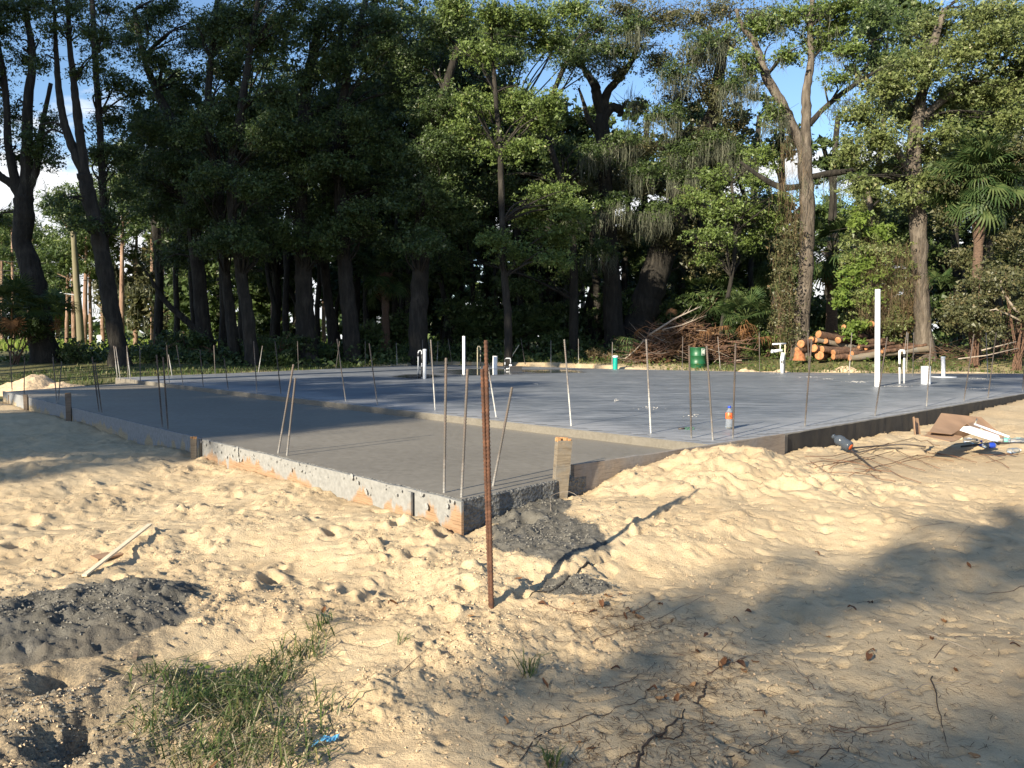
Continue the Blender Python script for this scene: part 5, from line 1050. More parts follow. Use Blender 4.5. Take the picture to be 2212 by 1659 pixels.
o_, b_, t_, r_ = up_pipe('grey-white capped pipe with a round base plate at far right', 2038, 816, 2037, 771, 8, 'pvcdirty', cap='pvcdirty')
mb = MB().lathe([(0.01, .005), (.30, .006), (.33, .012), (.33, .03), (.2, .035), (.09, .04), (.0, .04)], 18, b_); mb.build('base_plate', M['pvcdirty'], o_)
def loop(label, pts, w, mt, tapes=(), seed=0, name='pipe_loop'):
    b_ = P3(*pts[0]); Y_ = b_.y; k = mpp(Y_); W_ = [b_ - Vector((0, 0, .03))] + [aty(x, y, Y_) for x, y in pts[1:]]
    o = empty(name, b_, label, 'pipe'); MB().tube(W_, w * k / 2, 7).build('pipe_body', M[mt], o)
    for (x0, y0, x1, y1) in tapes: MB().tube([aty(x0, y0, Y_), aty(x1, y1, Y_)], w * k / 2 * 1.25, 8).build('tape', M['tape'], o)
    return o
loop('black and white loop of thin pipe left of the grey-white pipe', [(903.5, 817), (903.5, 762), (905, 758), (908, 757), (911, 759), (911.5, 817)], 3.2, 'pvcdirty', [(903.5, 770, 903.5, 763), (911.5, 784, 911.5, 765), (904, 817, 904, 807), (911.5, 814, 911.5, 792)])
loop('tan and black loop of thin pipe between the slim white pipe and the rusty bars', [(1031.5, 795), (1031.5, 751), (1033, 748), (1036, 748), (1038, 751), (1038, 794)], 2.4, 'pex', [(1038, 792, 1038, 770), (1038, 766, 1038, 756)])
o = loop('low pipe loop joined to a black box near the far edge', [(1091, 800), (1091, 776), (1094, 774), (1102, 774), (1103, 778), (1103, 785)], 2.6, 'pvcdirty', [(1091, 797, 1091, 788), (1091, 782, 1091, 774)])
b_ = P3(1103, 800); MB().tube([b_, aty(1103, 787, b_.y)], .05, 8).build('elbow', M['pvc'], o); MB().tube([P3(1094, 800) + Vector((0, 0, .05)), P3(1112, 799) + Vector((0, 0, .05))], .022, 6).build('pipe_body', M['pvc'], o)
b_ = P3(1114, 801); ob = empty('box_cover', b_, 'flat black box cover lying at the foot of the low pipe loop', 'box cover'); MB().box(b_ + Vector((0, 0, .07)), (.42, .3, .13)).build('case', M['tape'], ob, False); MB().box(b_ + Vector((0, 0, .147)), (.46, .34, .02)).build('lid', M['darkmetal'], ob, False)
o = loop('white U-shaped pipe with black tape in front of the logs', [(1943.5, 829), (1943, 758), (1944.5, 757), (1952.5, 757), (1953.5, 760), (1953, 828)], 4.2, 'pvc', [(1943.4, 793, 1943.4, 786), (1953.4, 773, 1953.4, 764)])
# white T shaped pipe with two horizontal outlets
b_ = P3(1690, 806); Y_ = b_.y; k = mpp(Y_); o = empty('tee_pipe', b_, 'white pipe with two short horizontal outlets and black lettering, left of the logs', 'pipe')
MB().tube([b_ - Vector((0, 0, .02)), aty(1689, 778, Y_), aty(1691.5, 762, Y_)], 8 * k / 2, 12).build('pipe_body', M['pvc'], o)
MB().tube([aty(1690, 757, Y_), aty(1682, 757, Y_), aty(1671, 759, Y_ - .2)], [2.9 * k, 2.9 * k, 3.2 * k], 12).build('outlet', M['pvc'], o)
MB().lathe([(0.001, 0), (3.9 * k, 0), (3.9 * k, .05), (3.2 * k, .06)], 12, aty(1670, 759, Y_ - .25), Matrix.Rotation(math.radians(-90), 3, 'Y')).build('cap', M['pvc'], o)
MB().tube([aty(1694.5, 806, Y_ + .1), aty(1696, 742.5, Y_ + .1)], 1.3 * k, 7).build('pipe_body', M['pex'], o); MB().tube([aty(1697, 742, Y_ + .1), aty(1669, 743.5, Y_ - .1)], 1.8 * k, 8).build('outlet', M['pvc'], o); MB().tube([aty(1685.5, 743, Y_), aty(1685.5, 755, Y_)], 1.2 * k, 7).build('riser', M['pvc'], o)
mb = MB()
for (x0, y0, x1, y1) in ((1687, 779, 1687, 784.5), (1687, 779, 1689, 784), (1689, 784, 1689, 779), (1691, 779, 1693, 779.4), (1691, 782, 1692.8, 782), (1691, 779, 1691, 785), (1691, 785, 1693, 785), (1693, 782, 1693, 785)):
    a_ = aty(x0, y0, Y_ - 4.6 * k); c_ = aty(x1, y1, Y_ - 4.6 * k); mb.tube([a_, c_], .45 * k, 4)
mb.build('lettering', M['tape'], o)
# tan stick leaning at the far edge
b_ = P3(1094, 789); c_ = aty(1121, 745, b_.y + .4); tag(MB().tube([b_, c_], .022, 5).build('wooden_stick', M['lath']), 'tan stick leaning right over the far edge of the slab', 'stick')

# ------------------------------------------------------------------ drum, bottles, clamp
b_ = aty(1507, 770, 29.3); zb = gz(b_.x, b_.y) ; o = empty('steel_drum', (b_.x, b_.y, zb), 'green steel drum standing behind the slab in front of the brush pile', 'drum')
ztop = aty(1507, 750.5, 29.3).z; R0 = .30; H = max(.86, ztop - zb); z0 = ztop - H
pr = [(0, 0), (R0 * .97, 0), (R0, .01), (R0, .03), (R0 * .98, .04), (R0 * .98, H * .30), (R0 * 1.02, H * .315), (R0 * 1.02, H * .33), (R0 * .98, H * .345), (R0 * .98, H * .63), (R0 * 1.02, H * .645), (R0 * 1.02, H * .66), (R0 * .98, H * .675), (R0 * .98, H - .03), (R0, H - .02), (R0, H), (R0 * .95, H), (R0 * .95, H - .05), (0.001, H - .05)]
MB().lathe(pr, 28, (b_.x, b_.y, z0)).build('drum_shell', M['drum'], o)
mb = MB()
def onr(a_, z): return Vector((b_.x + (R0 * 1.0) * math.sin(a_), b_.y - (R0 * 1.0) * math.cos(a_), z0 + z))
def stroke(a0, z0_, a1, z1, w=.007):
    n = 4; pts = [onr(a0 + (a1 - a0) * i / n, z0_ + (z1 - z0_) * i / n) for i in range(n + 1)]; mb.tube(pts, w, 4)
for q_ in ((.25, H * .68, .75, H * .68), (.75, H * .68, .75, H * .95), (.75, H * .95, .25, H * .95), (.25, H * .95, .25, H * .68), (.34, H * .72, .34, H * .91), (.34, H * .91, .5, H * .91), (.42, H * .72, .42, H * .86), (.5, H * .72, .5, H * .91), (.58, H * .72, .58, H * .91), (.58, H * .8, .68, H * .8), (.66, H * .72, .66, H * .9)): stroke(*q_)
mb.build('painted_mark', M['whiteprint'], o)
def bottle(name, label, base, axis, H, R_, body, cap, lab=None, labz=(.45, .7), extra=None):
    q_ = Vector((0, 0, 1)).rotation_difference(Vector(axis).normalized()).to_matrix()
    o = empty(name, base, label, 'bottle'); c = Vector(base)
    pr = [(0.001, .004), (R_ * .7, .0), (R_ * .95, .012), (R_, .03), (R_ * .97, H * .36), (R_ * .9, H * .4), (R_ * .9, H * .44), (R_, H * .47), (R_, H * .66), (R_ * .88, H * .74), (R_ * .55, H * .83), (R_ * .36, H * .88), (R_ * .36, H * .94)]
    MB().lathe(pr, 18, c, q_).build('bottle_body', M[body], o)
    MB().lathe([(R_ * .44, H * .905), (R_ * .46, H * .91), (R_ * .46, H * .985), (R_ * .42, H), (0.001, H)], 14, c, q_).build('cap', M[cap], o)
    if lab: MB().lathe([(R_ * 1.01, H * labz[0]), (R_ * 1.02, H * (labz[0] + .005)), (R_ * 1.02, H * labz[1]), (R_ * 1.01, H * (labz[1] + .002))], 18, c, q_).build('label', M[lab], o)
    return o
pb = P3(1575, 926); bo = bottle('soda_bottle', 'upright clear bottle with orange label and blue cap on the slab', pb, (0, 0, 1), .262, .042, 'clear', 'blueplastic', 'orangelabel', (.44, .70))
mb = MB()
for (x0, z0_, x1, z1) in ((-.3, .60, -.3, .52), (-.3, .60, .0, .60), (0, .6, 0, .52), (-.3, .56, 0, .56), (.1, .6, .1, .52), (.1, .52, .35, .52), (-.5, .57, -.5, .50)):
    f_ = lambda a_, z: Vector((pb.x + .0436 * math.sin(a_), pb.y - .0436 * math.cos(a_), pb.z + .262 * z)); mb.tube([f_(x0, z0_), f_(x1, z1)], .0016, 4)
mb.build('lettering', simple('dark_red_print', (.35, .03, .02)), bo)
c_ = at(1829, 952, .33); bottle('drink_bottle', 'dark bottle with an orange-red base lying against the slab face', at(1838, 966, gz(*W(1838, 966, .3)) + .055), Vector((-.45, .6, .35)), .24, .058, 'smoke', 'smoke')
pc = at(1841, 968, gz(*W(1838, 966, .3)) + .052); MB().lathe([(0.001, 0), (.028, .0), (.036, .01), (.03, .018), (0.001, .018)], 14, pc, Vector((0, 0, 1)).rotation_difference(Vector((.45, -.6, -.2)).normalized()).to_matrix())
o = [q_ for q_ in bpy.data.objects if q_.get('label', '').startswith('dark bottle with')][0]
bq = Vector((0, 0, 1)).rotation_difference(Vector((-.45, .6, .35)).normalized()).to_matrix()
MB().lathe([(0.001, -.004), (.03, -.004), (.036, .004), (.034, .012)], 14, o.location, bq).build('bottle_base', M['orangelabel'], o)
p = P3(1483, 928.5); o = empty('clamp', p, 'small green and silver clamp lying by a dark bar on the slab', 'clamp')
M['greenpaint'] = simple('green_paint', (.01, .11, .03), .4, .2, 30)
for i, dx in enumerate((.0, .035, .07)):
    pts = [p + Vector((dx + .016 * math.cos(a_), .012 * math.sin(a_), .014 + .011 * math.sin(a_))) for a_ in [j * .63 for j in range(11)]]; MB().tube(pts, .004, 6).build('ring', M['greenpaint'], o)
MB().tube([p + Vector((-.09, .0, .012)), p + Vector((-.02, .01, .015))], .011, 8).build('handle', M['darkmetal'], o)
# ridge of spilled dry mortar crumbs on the slab
rng = np.random.default_rng(12)
def flakes(name, label, P, s, mt, kind='stuff', cat=None, flat=.45):
    n = len(P); tet = np.array([[1, 0, 0], [-.5, .87, 0], [-.5, -.87, 0], [0, 0, .9], [.1, .1, -.7]]); f = np.array([[0, 1, 3], [1, 2, 3], [2, 0, 3], [1, 0, 4], [2, 1, 4], [0, 2, 4]])
    th = rng.uniform(0, 6.28, n); sc_ = s * rng.uniform(.35, 1.2, n); c_, s_ = np.cos(th), np.sin(th)
    V = tet[None] * sc_[:, None, None] * (1 + rng.uniform(-.35, .35, (n, 5, 3))); V[:, :, 2] *= flat
    Xr = V[:, :, 0] * c_[:, None] - V[:, :, 1] * s_[:, None]; Yr = V[:, :, 0] * s_[:, None] + V[:, :, 1] * c_[:, None]
    co = np.stack([Xr + P[:, 0:1], Yr + P[:, 1:2], V[:, :, 2] + P[:, 2:3]], -1).reshape(-1, 3)
    fs = (np.arange(n)[:, None, None] * 5 + f[None]).reshape(-1, 3)
    o = link(name, np_mesh(name, co, fs, M[mt], nv=3)); return tag(o, label, cat, kind=kind)
Pp = []
for (px, py, rx, ry, n) in [(1850, 825.5, 30, 1.5, 60), (1935, 835, 42, 1.6, 50), (2110, 840, 42, 1.2, 40), (1750, 815, 20, 1, 30), (1790, 819, 18, 1, 30), (1680, 807, 26, 1, 30), (1330, 866, 8, 4, 16), (1400, 882, 26, 3, 20), (1500, 898, 20, 4, 12), (1160, 830, 8, 2, 10), (2120, 818, 20, 2, 60)]:
    for _ in range(n):
        q_ = P3(px + rng.normal() * rx * .5, py + rng.normal() * ry * .5); Pp.append((q_.x, q_.y, ZU + .008))
flakes('mortar_crumbs', 'whitish mortar crumbs in thin streaks on the upper slab', np.array(Pp), .015, 'crumb', cat='crumbs')

# ------------------------------------------------------------------ sand heaps beyond the slab
def heap(label, px0, px1, pybase, pytop, Y_, dep, seed, mt='sandheap', peaks=((.5, 1),)):
    a_ = aty(px0, pybase, Y_); b_ = aty(px1, pybase, Y_); w = b_.x - a_.x; zt = aty(px0, pytop, Y_).z; nx, ny = 70, 26
    u, v = np.meshgrid(np.linspace(0, 1, nx), np.linspace(-1, 1, ny)); x = a_.x + w * u; y = Y_ + v * dep
    env = np.zeros(u.shape)
    for (c, h) in peaks: env = np.maximum(env, h * np.exp(-((u - c) / .2) ** 2))
    env *= np.clip(1 - v ** 2, 0, 1) * np.clip(1 - (2 * u - 1) ** 8, 0, 1)
    zb = min(a_.z, ZU - .05) - .1; z = zb + (zt - zb) * env + .09 * env ** .5 * (fbm(x * 2.2, y * 2.2, seed, 4) + .8 * np.clip(.6 - worley(x * 5, y * 5, seed), 0, 1))
    i = np.arange(nx * ny).reshape(ny, nx); f = np.stack([i[:-1, :-1], i[:-1, 1:], i[1:, 1:], i[1:, :-1]], -1).reshape(-1, 4)
    o = link('sand_heap', np_mesh('sand_heap', np.stack([x.ravel(), y.ravel(), z.ravel()], -1), f, M[mt], smooth=True)); return tag(o, label, 'sand heap', 'heaps of sand at the slab edge')
heap('long low heap of sand at the far left corner of the lower slab', -60, 205, 845, 812, 19.9, 1.0, 3, peaks=((.52, 1), (.36, .62), (.75, .6), (.15, .35)))
heap('small pale sand heap behind the far edge near the slim white pipe', 955, 1045, 792, 779, 34.8, .8, 5, peaks=((.4, 1), (.8, .6)))
heap('pale sand heap at the far edge between the logs and the tall white pipe', 1735, 1905, 809, 791, 26.6, .7, 7, peaks=((.55, 1), (.3, .7), (.8, .6)))
heap('thin line of sand along the far edge left of the white T-shaped pipe', 1560, 1740, 806, 797.5, 26.4, .5, 8, peaks=((.3, .9), (.7, .8), (.5, .6)))

# ------------------------------------------------------------------ brush pile
def bent(mb, p, d, L, r, rr, seg=4, n=4, sag=.12):
    pts = [p]; q_ = Vector(p); d = Vector(d).normalized()
    for i in range(seg):
        d = (d + Vector((rr.uniform(-1, 1), rr.uniform(-1, 1), rr.uniform(-1, 1))) * .22).normalized(); q_ = q_ + d * L / seg; pts.append(q_.copy())
    mb.tube(pts, [r * (1 - .75 * i / seg) for i in range(seg + 1)], n, False); return pts
bc = aty(1475, 745, 30.5); zb = gz(bc.x, bc.y); k = mpp(30.5); rr = random.Random(5); mb = MB(); mb2 = MB()
for i in range(900):
    x_ = rr.uniform(-1, 1); hgt = (1 - abs(x_ + .05) ** 1.6) * 1.45; p = Vector((bc.x + x_ * 105 * k, bc.y + rr.uniform(-.9, .9), zb + rr.uniform(0, 1) ** .7 * hgt))
    d = Vector((rr.choice((-1, 1)) * rr.uniform(.5, 1), rr.uniform(-.6, .6), rr.uniform(-.15, .45)))
    bent(mb if i % 9 else mb2, p - d * .4, d, rr.uniform(.5, 1.6), rr.uniform(.006, .022), rr, 4, 4)
o = mb.build('brush_heap', [M['twig']]); tag(o, 'big tangled heap of brown brush and branches behind the green drum', 'brush pile', kind='stuff')
mb2.build('pale_twigs', [M['palertwig']], o)['kind'] = 'stuff'
B = [((bc.x + dx * k, bc.y - .3, zb + dz * k), (rx * k, .5, rz * k)) for dx, dz, rx, rz in ((-80, 20, 30, 22), (-30, 45, 44, 30), (20, 50, 56, 30), (60, 38, 44, 28), (-50, 12, 34, 14), (90, 20, 30, 16), (0, 75, 36, 12))]
leaf_object('needle_mass', B, 520, .17, M['needles'], o, asp=.3, clump=.2, seed=5, kind='stuff')
def frond(label, px, py, Y_, s_, az, el, mt=FD, group='dead palm fronds on the brush pile'):
    f = link('palm_frond', mt); f.location = aty(px, py, Y_); f.rotation_mode = 'QUATERNION'; f.rotation_quaternion = Quaternion((0, 0, 1), az) @ Quaternion((0, 1, 0), -el); f.scale = (s_, s_, s_); return tag(f, label, 'palm frond', group)
FG = frond_mesh('green_cut_frond', .5, .7, 18, 1.4, 9, 'palm')
frond('drooping orange-brown pine tuft-like frond at the upper left of the brush pile', 1398, 705, 30, .5, 2.6, -.6); frond('upright rusty frond tip on top of the brush pile', 1448, 690, 30, .45, 1.2, .9)
frond('large fanned brown frond on the right shoulder of the brush pile', 1540, 712, 29.8, .55, -.5, .1); frond('second fanned brown frond low on the right shoulder of the brush pile', 1520, 715, 29.9, .5, -1.6, -.2)
frond('green cut frond on the left slope of the brush pile', 1378, 738, 29.8, .8, 2.9, .2, FG); frond('green cut frond lying at the left foot of the brush pile', 1372, 752, 29.6, .6, 3.3, .0, FG); frond('green-edged frond at the right tip of the brush pile', 1552, 718, 29.7, .7, .2, .1, FG)
frond('round dried frond clump right of the brush pile', 1592, 728, 31, .9, -1.3, .4); frond('darker dried frond beside the round frond clump', 1615, 738, 31, .8, -.3, .1)
for i, (x0, y0, x1, y1, w, lab) in enumerate([(1400, 725, 1512, 663, 5, 'long bare grey branch rising off the top of the brush pile'), (1430, 712, 1515, 685, 3.5, 'thin pale branch below the long bare one on the brush pile'), (1395, 740, 1410, 700, 2.5, 'short upright branch at the left of the brush pile'), (1350, 775, 1392, 735, 3, 'pale branch on the left slope of the brush pile'), (1500, 742, 1590, 748, 6, 'grey log-like branch sticking out right of the drum'), (1530, 735, 1625, 745, 5, 'long reddish branch on the right flank of the brush pile'), (1540, 748, 1640, 758, 5, 'dark branch lying low right of the drum'), (1380, 772, 1440, 748, 4, 'branch with a pale cut end at the foot of the brush pile'), (1555, 738, 1640, 730, 4, 'reddish branch pointing to the round frond clump')]):
    rr = random.Random(i); a_ = aty(x0, y0, 29.9); b_ = aty(x1, y1, 29.7); mb = MB(); m_ = a_.lerp(b_, .5) + Vector((0, 0, rr.uniform(-.1, .12))); r = w * k / 2
    mb.tube([a_, a_.lerp(m_, .5), m_, m_.lerp(b_, .5), b_], [r, r * .9, r * .75, r * .6, r * .3], 6)
    for j in range(3): q_ = m_.lerp(b_, rr.random()); mb.tube([q_, q_ + Vector((rr.uniform(0, .4), 0, rr.uniform(.05, .35)))], [r * .35, .004], 4, False)
    tag(mb.build('dead_branch', M['palertwig'] if i in (0, 1, 3) else M['twig']), lab, 'branch', 'loose branches on the brush pile')

# ------------------------------------------------------------------ log pile
def log(label, x0, y0, x1, y1, d, Y0=28.2, dY=.8, mt='logbark', name='cut_log', seed=0, taper=.9):
    a_ = aty(x0, y0, Y0); b_ = aty(x1, y1, Y0 + dY); k = mpp(Y0); r = d * k / 2; rr = random.Random(seed)
    mb = MB(); n = 9; pts = [a_.lerp(b_, i / n) + Vector((0, rr.uniform(-.02, .02), rr.uniform(-.025, .025))) for i in range(n + 1)]; pts[0] = a_; pts[-1] = b_
    mb.tube(pts, [r * (1 - (1 - taper) * i / n) * rr.uniform(.95, 1.05) for i in range(n + 1)], 12, False, jit=.12, seed=seed)
    o = mb.build(name, M[mt]); tag(o, label, 'log', 'sawn logs in the pile')
    for (p, s_, q_) in ((a_, r * .97, pts[1]), (b_, r * taper * .97, pts[-2])):
        dr = (p - q_).normalized(); R_ = Vector((0, 0, 1)).rotation_difference(dr).to_matrix()
        e_ = MB().lathe([(s_, 0), (s_ * .95, .012), (s_ * .5, .016), (.001, .014)], 12, p, R_).mesh('cut_end', [M['logend']], True, o.location); link('cut_end', e_, o)
    return o
LG = [(1768, 722, 1852, 741, 17, 'thick log on top of the pile, its orange end facing left'), (1752, 733, 1800, 738, 13, 'short log just below the topmost one'), (1730, 743, 1760, 738, 18, 'log with a round orange end at the left of the pile'), (1810, 735, 1856, 722, 15, 'log with a bright round end in the middle of the pile'), (1783, 737, 1800, 742, 12, 'small log end tucked under the middle log'), (1762, 735, 1855, 752, 12, 'grey barkless log lying across the pile front'), (1822, 706, 1866, 730, 11, 'log tilted up and back at the right of the pile'), (1758, 752, 1800, 760, 18, 'brown log in the second row left'), (1775, 755, 1850, 758, 16, 'reddish log in the second row middle'), (1800, 762, 1880, 752, 14, 'split orange log under the tilted one'), (1840, 764, 1925, 757, 12, 'long thin log running right behind the white pipe'), (1800, 771, 1900, 768, 13, 'long log on the ground before the pile'), (1835, 773, 2003, 754, 15, 'long pale log stretching right to the straight trunk'), (1905, 760, 2000, 745, 8, 'orange split pole on top of the long pale log'), (1855, 750, 1930, 742, 7, 'thin dry pole pointing right from the pile'), (1770, 768, 1790, 768, 20, 'stubby dark log standing under the pile front'), (1882, 700, 1889, 702, 15, 'short log seen end-on above the pile beside the white pipe')]
for i, (x0, y0, x1, y1, d, lab) in enumerate(LG): log(lab, x0, y0, x1, y1, d, 28.1 + (.5 if y0 < 740 else 0), .9 if abs(x1 - x0) < 90 else .5, 'logbark' if i not in (5, 12) else 'stake', seed=i)
rl = random.Random(44)
for i, (x0, y0, ln, d, w_) in enumerate([(1722, 757, 60, 15, 'leftmost at the foot of the pile'), (1745, 750, 90, 13, 'half hidden behind the round orange end'), (1860, 742, 55, 15, 'under the tilted log'), (1872, 757, 60, 16, 'just left of the tall white pipe foot'), (1905, 752, 70, 13, 'just right of the tall white pipe'), (1815, 750, 70, 12, 'wedged across the middle of the pile'), (1845, 727, 40, 12, 'behind the bright round end')]):
    log('rough brown log ' + w_, x0, y0, x0 + ln, y0 + rl.uniform(-8, 6), d, 28.6 + rl.uniform(0, .5), .7, seed=60 + i)
for i, (px, py, w, h, lab) in enumerate([(1727, 766, 24, 18, 'torn reddish stump at the left foot of the log pile'), (1783, 768, 26, 14, 'sawn round chunk at the front foot of the log pile')]):
    c = aty(px, py, 28.7); k = mpp(28.7); tag(MB().lathe([(w * k * .6, -h * k * .7), (w * k * .5, -.1), (w * k * .45, h * k * .2), (w * k * .34, h * k * .45), (.01, h * k * .5)], 11, c).build('stump', simple('red_wood', (.3, .12, .05), .9, .4, 12, bmp=.7, bd=.04)), lab, 'stump')
rr = random.Random(8); mb = MB(); c = aty(1885, 735, 29.6); 
for i in range(260):
    p = Vector((c.x + rr.uniform(-1.1, .7), c.y + rr.uniform(-.4, .4), c.z + rr.uniform(-.5, .55) * (1 - .3 * abs(rr.random())))); bent(mb, p, (rr.uniform(-1, 1), rr.uniform(-.5, .5), rr.uniform(-.2, 1)), rr.uniform(.3, .9), .007, rr, 3, 3)
tag(mb.build('dry_brush', M['twig']), 'tangle of fine dry brown twigs right of the tilted log', 'brush', kind='stuff')
# litter of cut sticks on the ground at right and dead bent branch
mb = MB(); rr = random.Random(9)
for i in range(190):
    px = rr.uniform(2010, 2290); py = rr.uniform(742, 782); p = aty(px, py, 26 + (790 - py) * .1); p.z = gz(p.x, p.y) + rr.uniform(.02, .35); bent(mb, p, (rr.uniform(-1, 1), rr.uniform(-.4, .4), rr.uniform(-.1, .3)), rr.uniform(.4, 1.8), rr.uniform(.005, .016), rr, 4, 4)
tag(mb.build('cut_sticks', M['twig']), 'scattered brown cut sticks on the ground at the far right', 'sticks', kind='stuff')
for i, (pts, lab) in enumerate([([(2218, 692, 7), (2190, 665, 6), (2172, 640, 5), (2160, 615, 3), (2165, 600, 2)], 'bare pale bent branch reaching up at the right edge'), ([(2218, 700, 5), (2180, 680, 4), (2150, 668, 3), (2130, 672, 2)], 'lower pale bare branch at the right edge'), ([(2120, 757, 4), (2155, 748, 3), (2195, 738, 2)], 'thin pale stick lying on the right brush'), ([(2070, 775, 3), (2130, 768, 3), (2200, 752, 2)], 'long thin stick on the weeds right of the trunk')]):
    P = [aty(x, y, 26.2) for x, y, w in pts]; k = mpp(26.2); tag(MB().tube(P, [w * k / 2 for _, _, w in pts], 6).build('dead_branch', M['palertwig']), lab, 'branch')
c = aty(1295, 782, 32); B = [((c.x + rr.uniform(-.5, .5), c.y, gz(c.x, c.y) + rr.uniform(.0, .35)), (.35, .3, .2)) for _ in range(6)]
o = empty('fern_clump', (c.x, c.y, gz(c.x, c.y)), 'round yellowish dried fern clump left of the teal pipe', 'fern'); leaf_object('foliage', B, 500, .12, M['drybrush'], o, asp=.12, clump=.12)

# ------------------------------------------------------------------ grass and weeds
def blades(name, label, P, h, w, mt, cat, lean=.5, kind='stuff', parent=None, seed=0):
    rng = np.random.default_rng(seed); n = len(P); th = rng.uniform(0, 6.28, n); H = h * rng.uniform(.35, 1.3, n); ln = lean * rng.uniform(.2, 1.3, n) * H
    d = np.stack([np.cos(th), np.sin(th), np.zeros(n)], 1); s_ = np.stack([-np.sin(th), np.cos(th), np.zeros(n)], 1) * (w * rng.uniform(.6, 1.3, n))[:, None]; up_ = np.array([0, 0, 1.0])
    b0 = P - s_; b1 = P + s_; m_ = P + d * (ln * .35)[:, None] + up_ * (H * .6)[:, None]; e_ = P + d * ln[:, None] + up_ * (H * (1 - .3 * lean))[:, None]
    co = np.stack([b0, b1, m_ + s_ * .8, m_ - s_ * .8, e_ + s_ * .1, e_ - s_ * .1], 1).reshape(-1, 3); i = np.arange(n)[:, None] * 6
    f = np.concatenate([i + np.array([[0, 1, 2, 3]]), i + np.array([[3, 2, 4, 5]])]); r_ = np.tile(rng.uniform(0, 1, n), 2)
    if parent is not None: co = co - np.array(parent.location)
    o = link(name, np_mesh(name, co, f, M[mt], {'rnd': ('FACE', r_)}), parent); return tag(o, label, cat, kind=kind)
n = 42000; rng = np.random.default_rng(2); x = rng.uniform(-17, 27, n); y = rng.uniform(22, 39, n)
ok = ~inpoly(x, y, UPPER) & ~inpoly(x, y, LOWER) & (segdist(x, y, UPPER) > .35) & (fbm(x * .7, y * .7, 14, 3) > -.22 + rng.uniform(-.2, .2, n)) & (y > 19 + 0 * x) & ((x > -10) | (y > 21)); x, y = x[ok], y[ok]
blades('grass_verge', 'rough green weeds and grass behind the slab', np.stack([x, y, gzs(x, y) - .02], 1), .16, .012, 'grass', 'grass', .7)
n = 14000; x = rng.uniform(1, 27, n); y = rng.uniform(24, 35, n); ok = ~inpoly(x, y, UPPER) & (segdist(x, y, UPPER) > .3) & (fbm(x * .9, y * .9, 19, 3) > .02); x, y = x[ok], y[ok]
P = np.stack([x, y, gzs(x, y) + rng.uniform(.02, .22, len(x))], 1); co = leaf_quads(P, np.array([0, -.2, .9]), .075, .6, rng)
tag(link('broadleaf_weeds', np_mesh('broadleaf_weeds', co, np.arange(len(P) * 4).reshape(-1, 4), M['weed'], {'rnd': ('FACE', rng.uniform(0, 1, len(P)))})), 'patchy low broadleaf weeds on the lit verge behind the slab', 'weeds', kind='stuff')
n = 15000; x = rng.uniform(-60, -2, n); y = rng.uniform(50, 95, n); blades('meadow_grass', 'tall bright yellow-green meadow grass beyond the left trees', np.stack([x, y, gzs(x, y)], 1), .55, .05, 'meadow', 'grass', .3)
n = 26000; x = rng.uniform(-22, 24, n); y = rng.uniform(32.5, 41, n); hgt_ = .25 + 1.0 * np.clip(.5 + fbm(x * .7, y * .7, 91, 3), .05, 1.2) * sstep(32, 36, y); P = np.stack([x, y, gzs(x, y) + rng.uniform(0, 1, n) ** 1.3 * hgt_], 1); co = leaf_quads(P, np.array([0, -.4, .8]), .12, .6, rng)
tag(link('undergrowth', np_mesh('undergrowth', co, np.arange(n * 4).reshape(-1, 4), M['oak'], {'rnd': ('FACE', rng.uniform(0, 1, n))})), 'low dark undergrowth along the foot of the wood', 'undergrowth', kind='stuff')
# foreground grass clump
def gpos(px, py, z=.02):
    X_, Y_ = W(px, py, z); return X_, Y_
rng = np.random.default_rng(21); P = []; PD = []
for (px, py, rx, ry, n) in [(480, 1500, 120, 34, 420), (560, 1455, 80, 20, 190), (640, 1425, 62, 12, 110), (450, 1580, 150, 60, 330), (540, 1640, 180, 40, 260), (690, 1400, 34, 12, 36), (350, 1470, 50, 12, 50), (620, 1560, 140, 50, 150), (420, 1530, 160, 60, 200)]:
    a_ = rng.uniform(0, 6.28, n); r_ = np.sqrt(rng.uniform(0, 1, n)); xs = px + rx * r_ * np.cos(a_); ys = py + ry * r_ * np.sin(a_)
    for u_, v_ in zip(xs, ys): 
            if rng.random() < .62: P.append(W(u_, v_, .02))
P = np.array(P); P = np.column_stack([P, gzs(P[:, 0], P[:, 1]) - .005])
blades('grass_clump', 'flattened patch of green grass growing in the left foreground sand', P, .11, .0030, 'grass', 'grass', 1.5, seed=3)
Ps = P[::2] + np.concatenate([rng.normal(size=(len(P[::2]), 2)) * .03, np.zeros((len(P[::2]), 1))], 1); blades('dry_grass', 'flattened straw-coloured blades among the green grass patch', Ps, .10, .0024, 'straw', 'grass', 2.6, seed=8)
for i, (px, py, n, h, lab) in enumerate([(1142, 1478, 26, .13, 'small tuft of pale green grass in the middle foreground'), (1192, 1655, 40, .07, 'low grass tuft at the bottom edge below the small tuft'), (700, 1385, 18, .1, 'sparse grass sprig at the right tip of the grass patch'), (870, 1425, 14, .06, 'tiny grass sprig on the sand right of the grass patch')]):
    c = W(px, py, .02); q_ = np.array([[c[0] + rng.normal() * .018, c[1] + rng.normal() * .018] for _ in range(n)]); z_ = gz(*c)
    o = empty('grass_tuft', (c[0], c[1], z_), lab, 'grass tuft', 'single tufts of grass on the sand'); b_ = blades('blades', None, np.column_stack([q_, np.full(n, z_ - .004)]), h, .0025, 'grass', None, 1.0, parent=o, seed=i)
c = W(470, 1452, .03); o = empty('weed_plant', (c[0], c[1], gz(*c)), 'small weed with yellow-green leaves at the top of the grass patch', 'weed')
rr = random.Random(4)
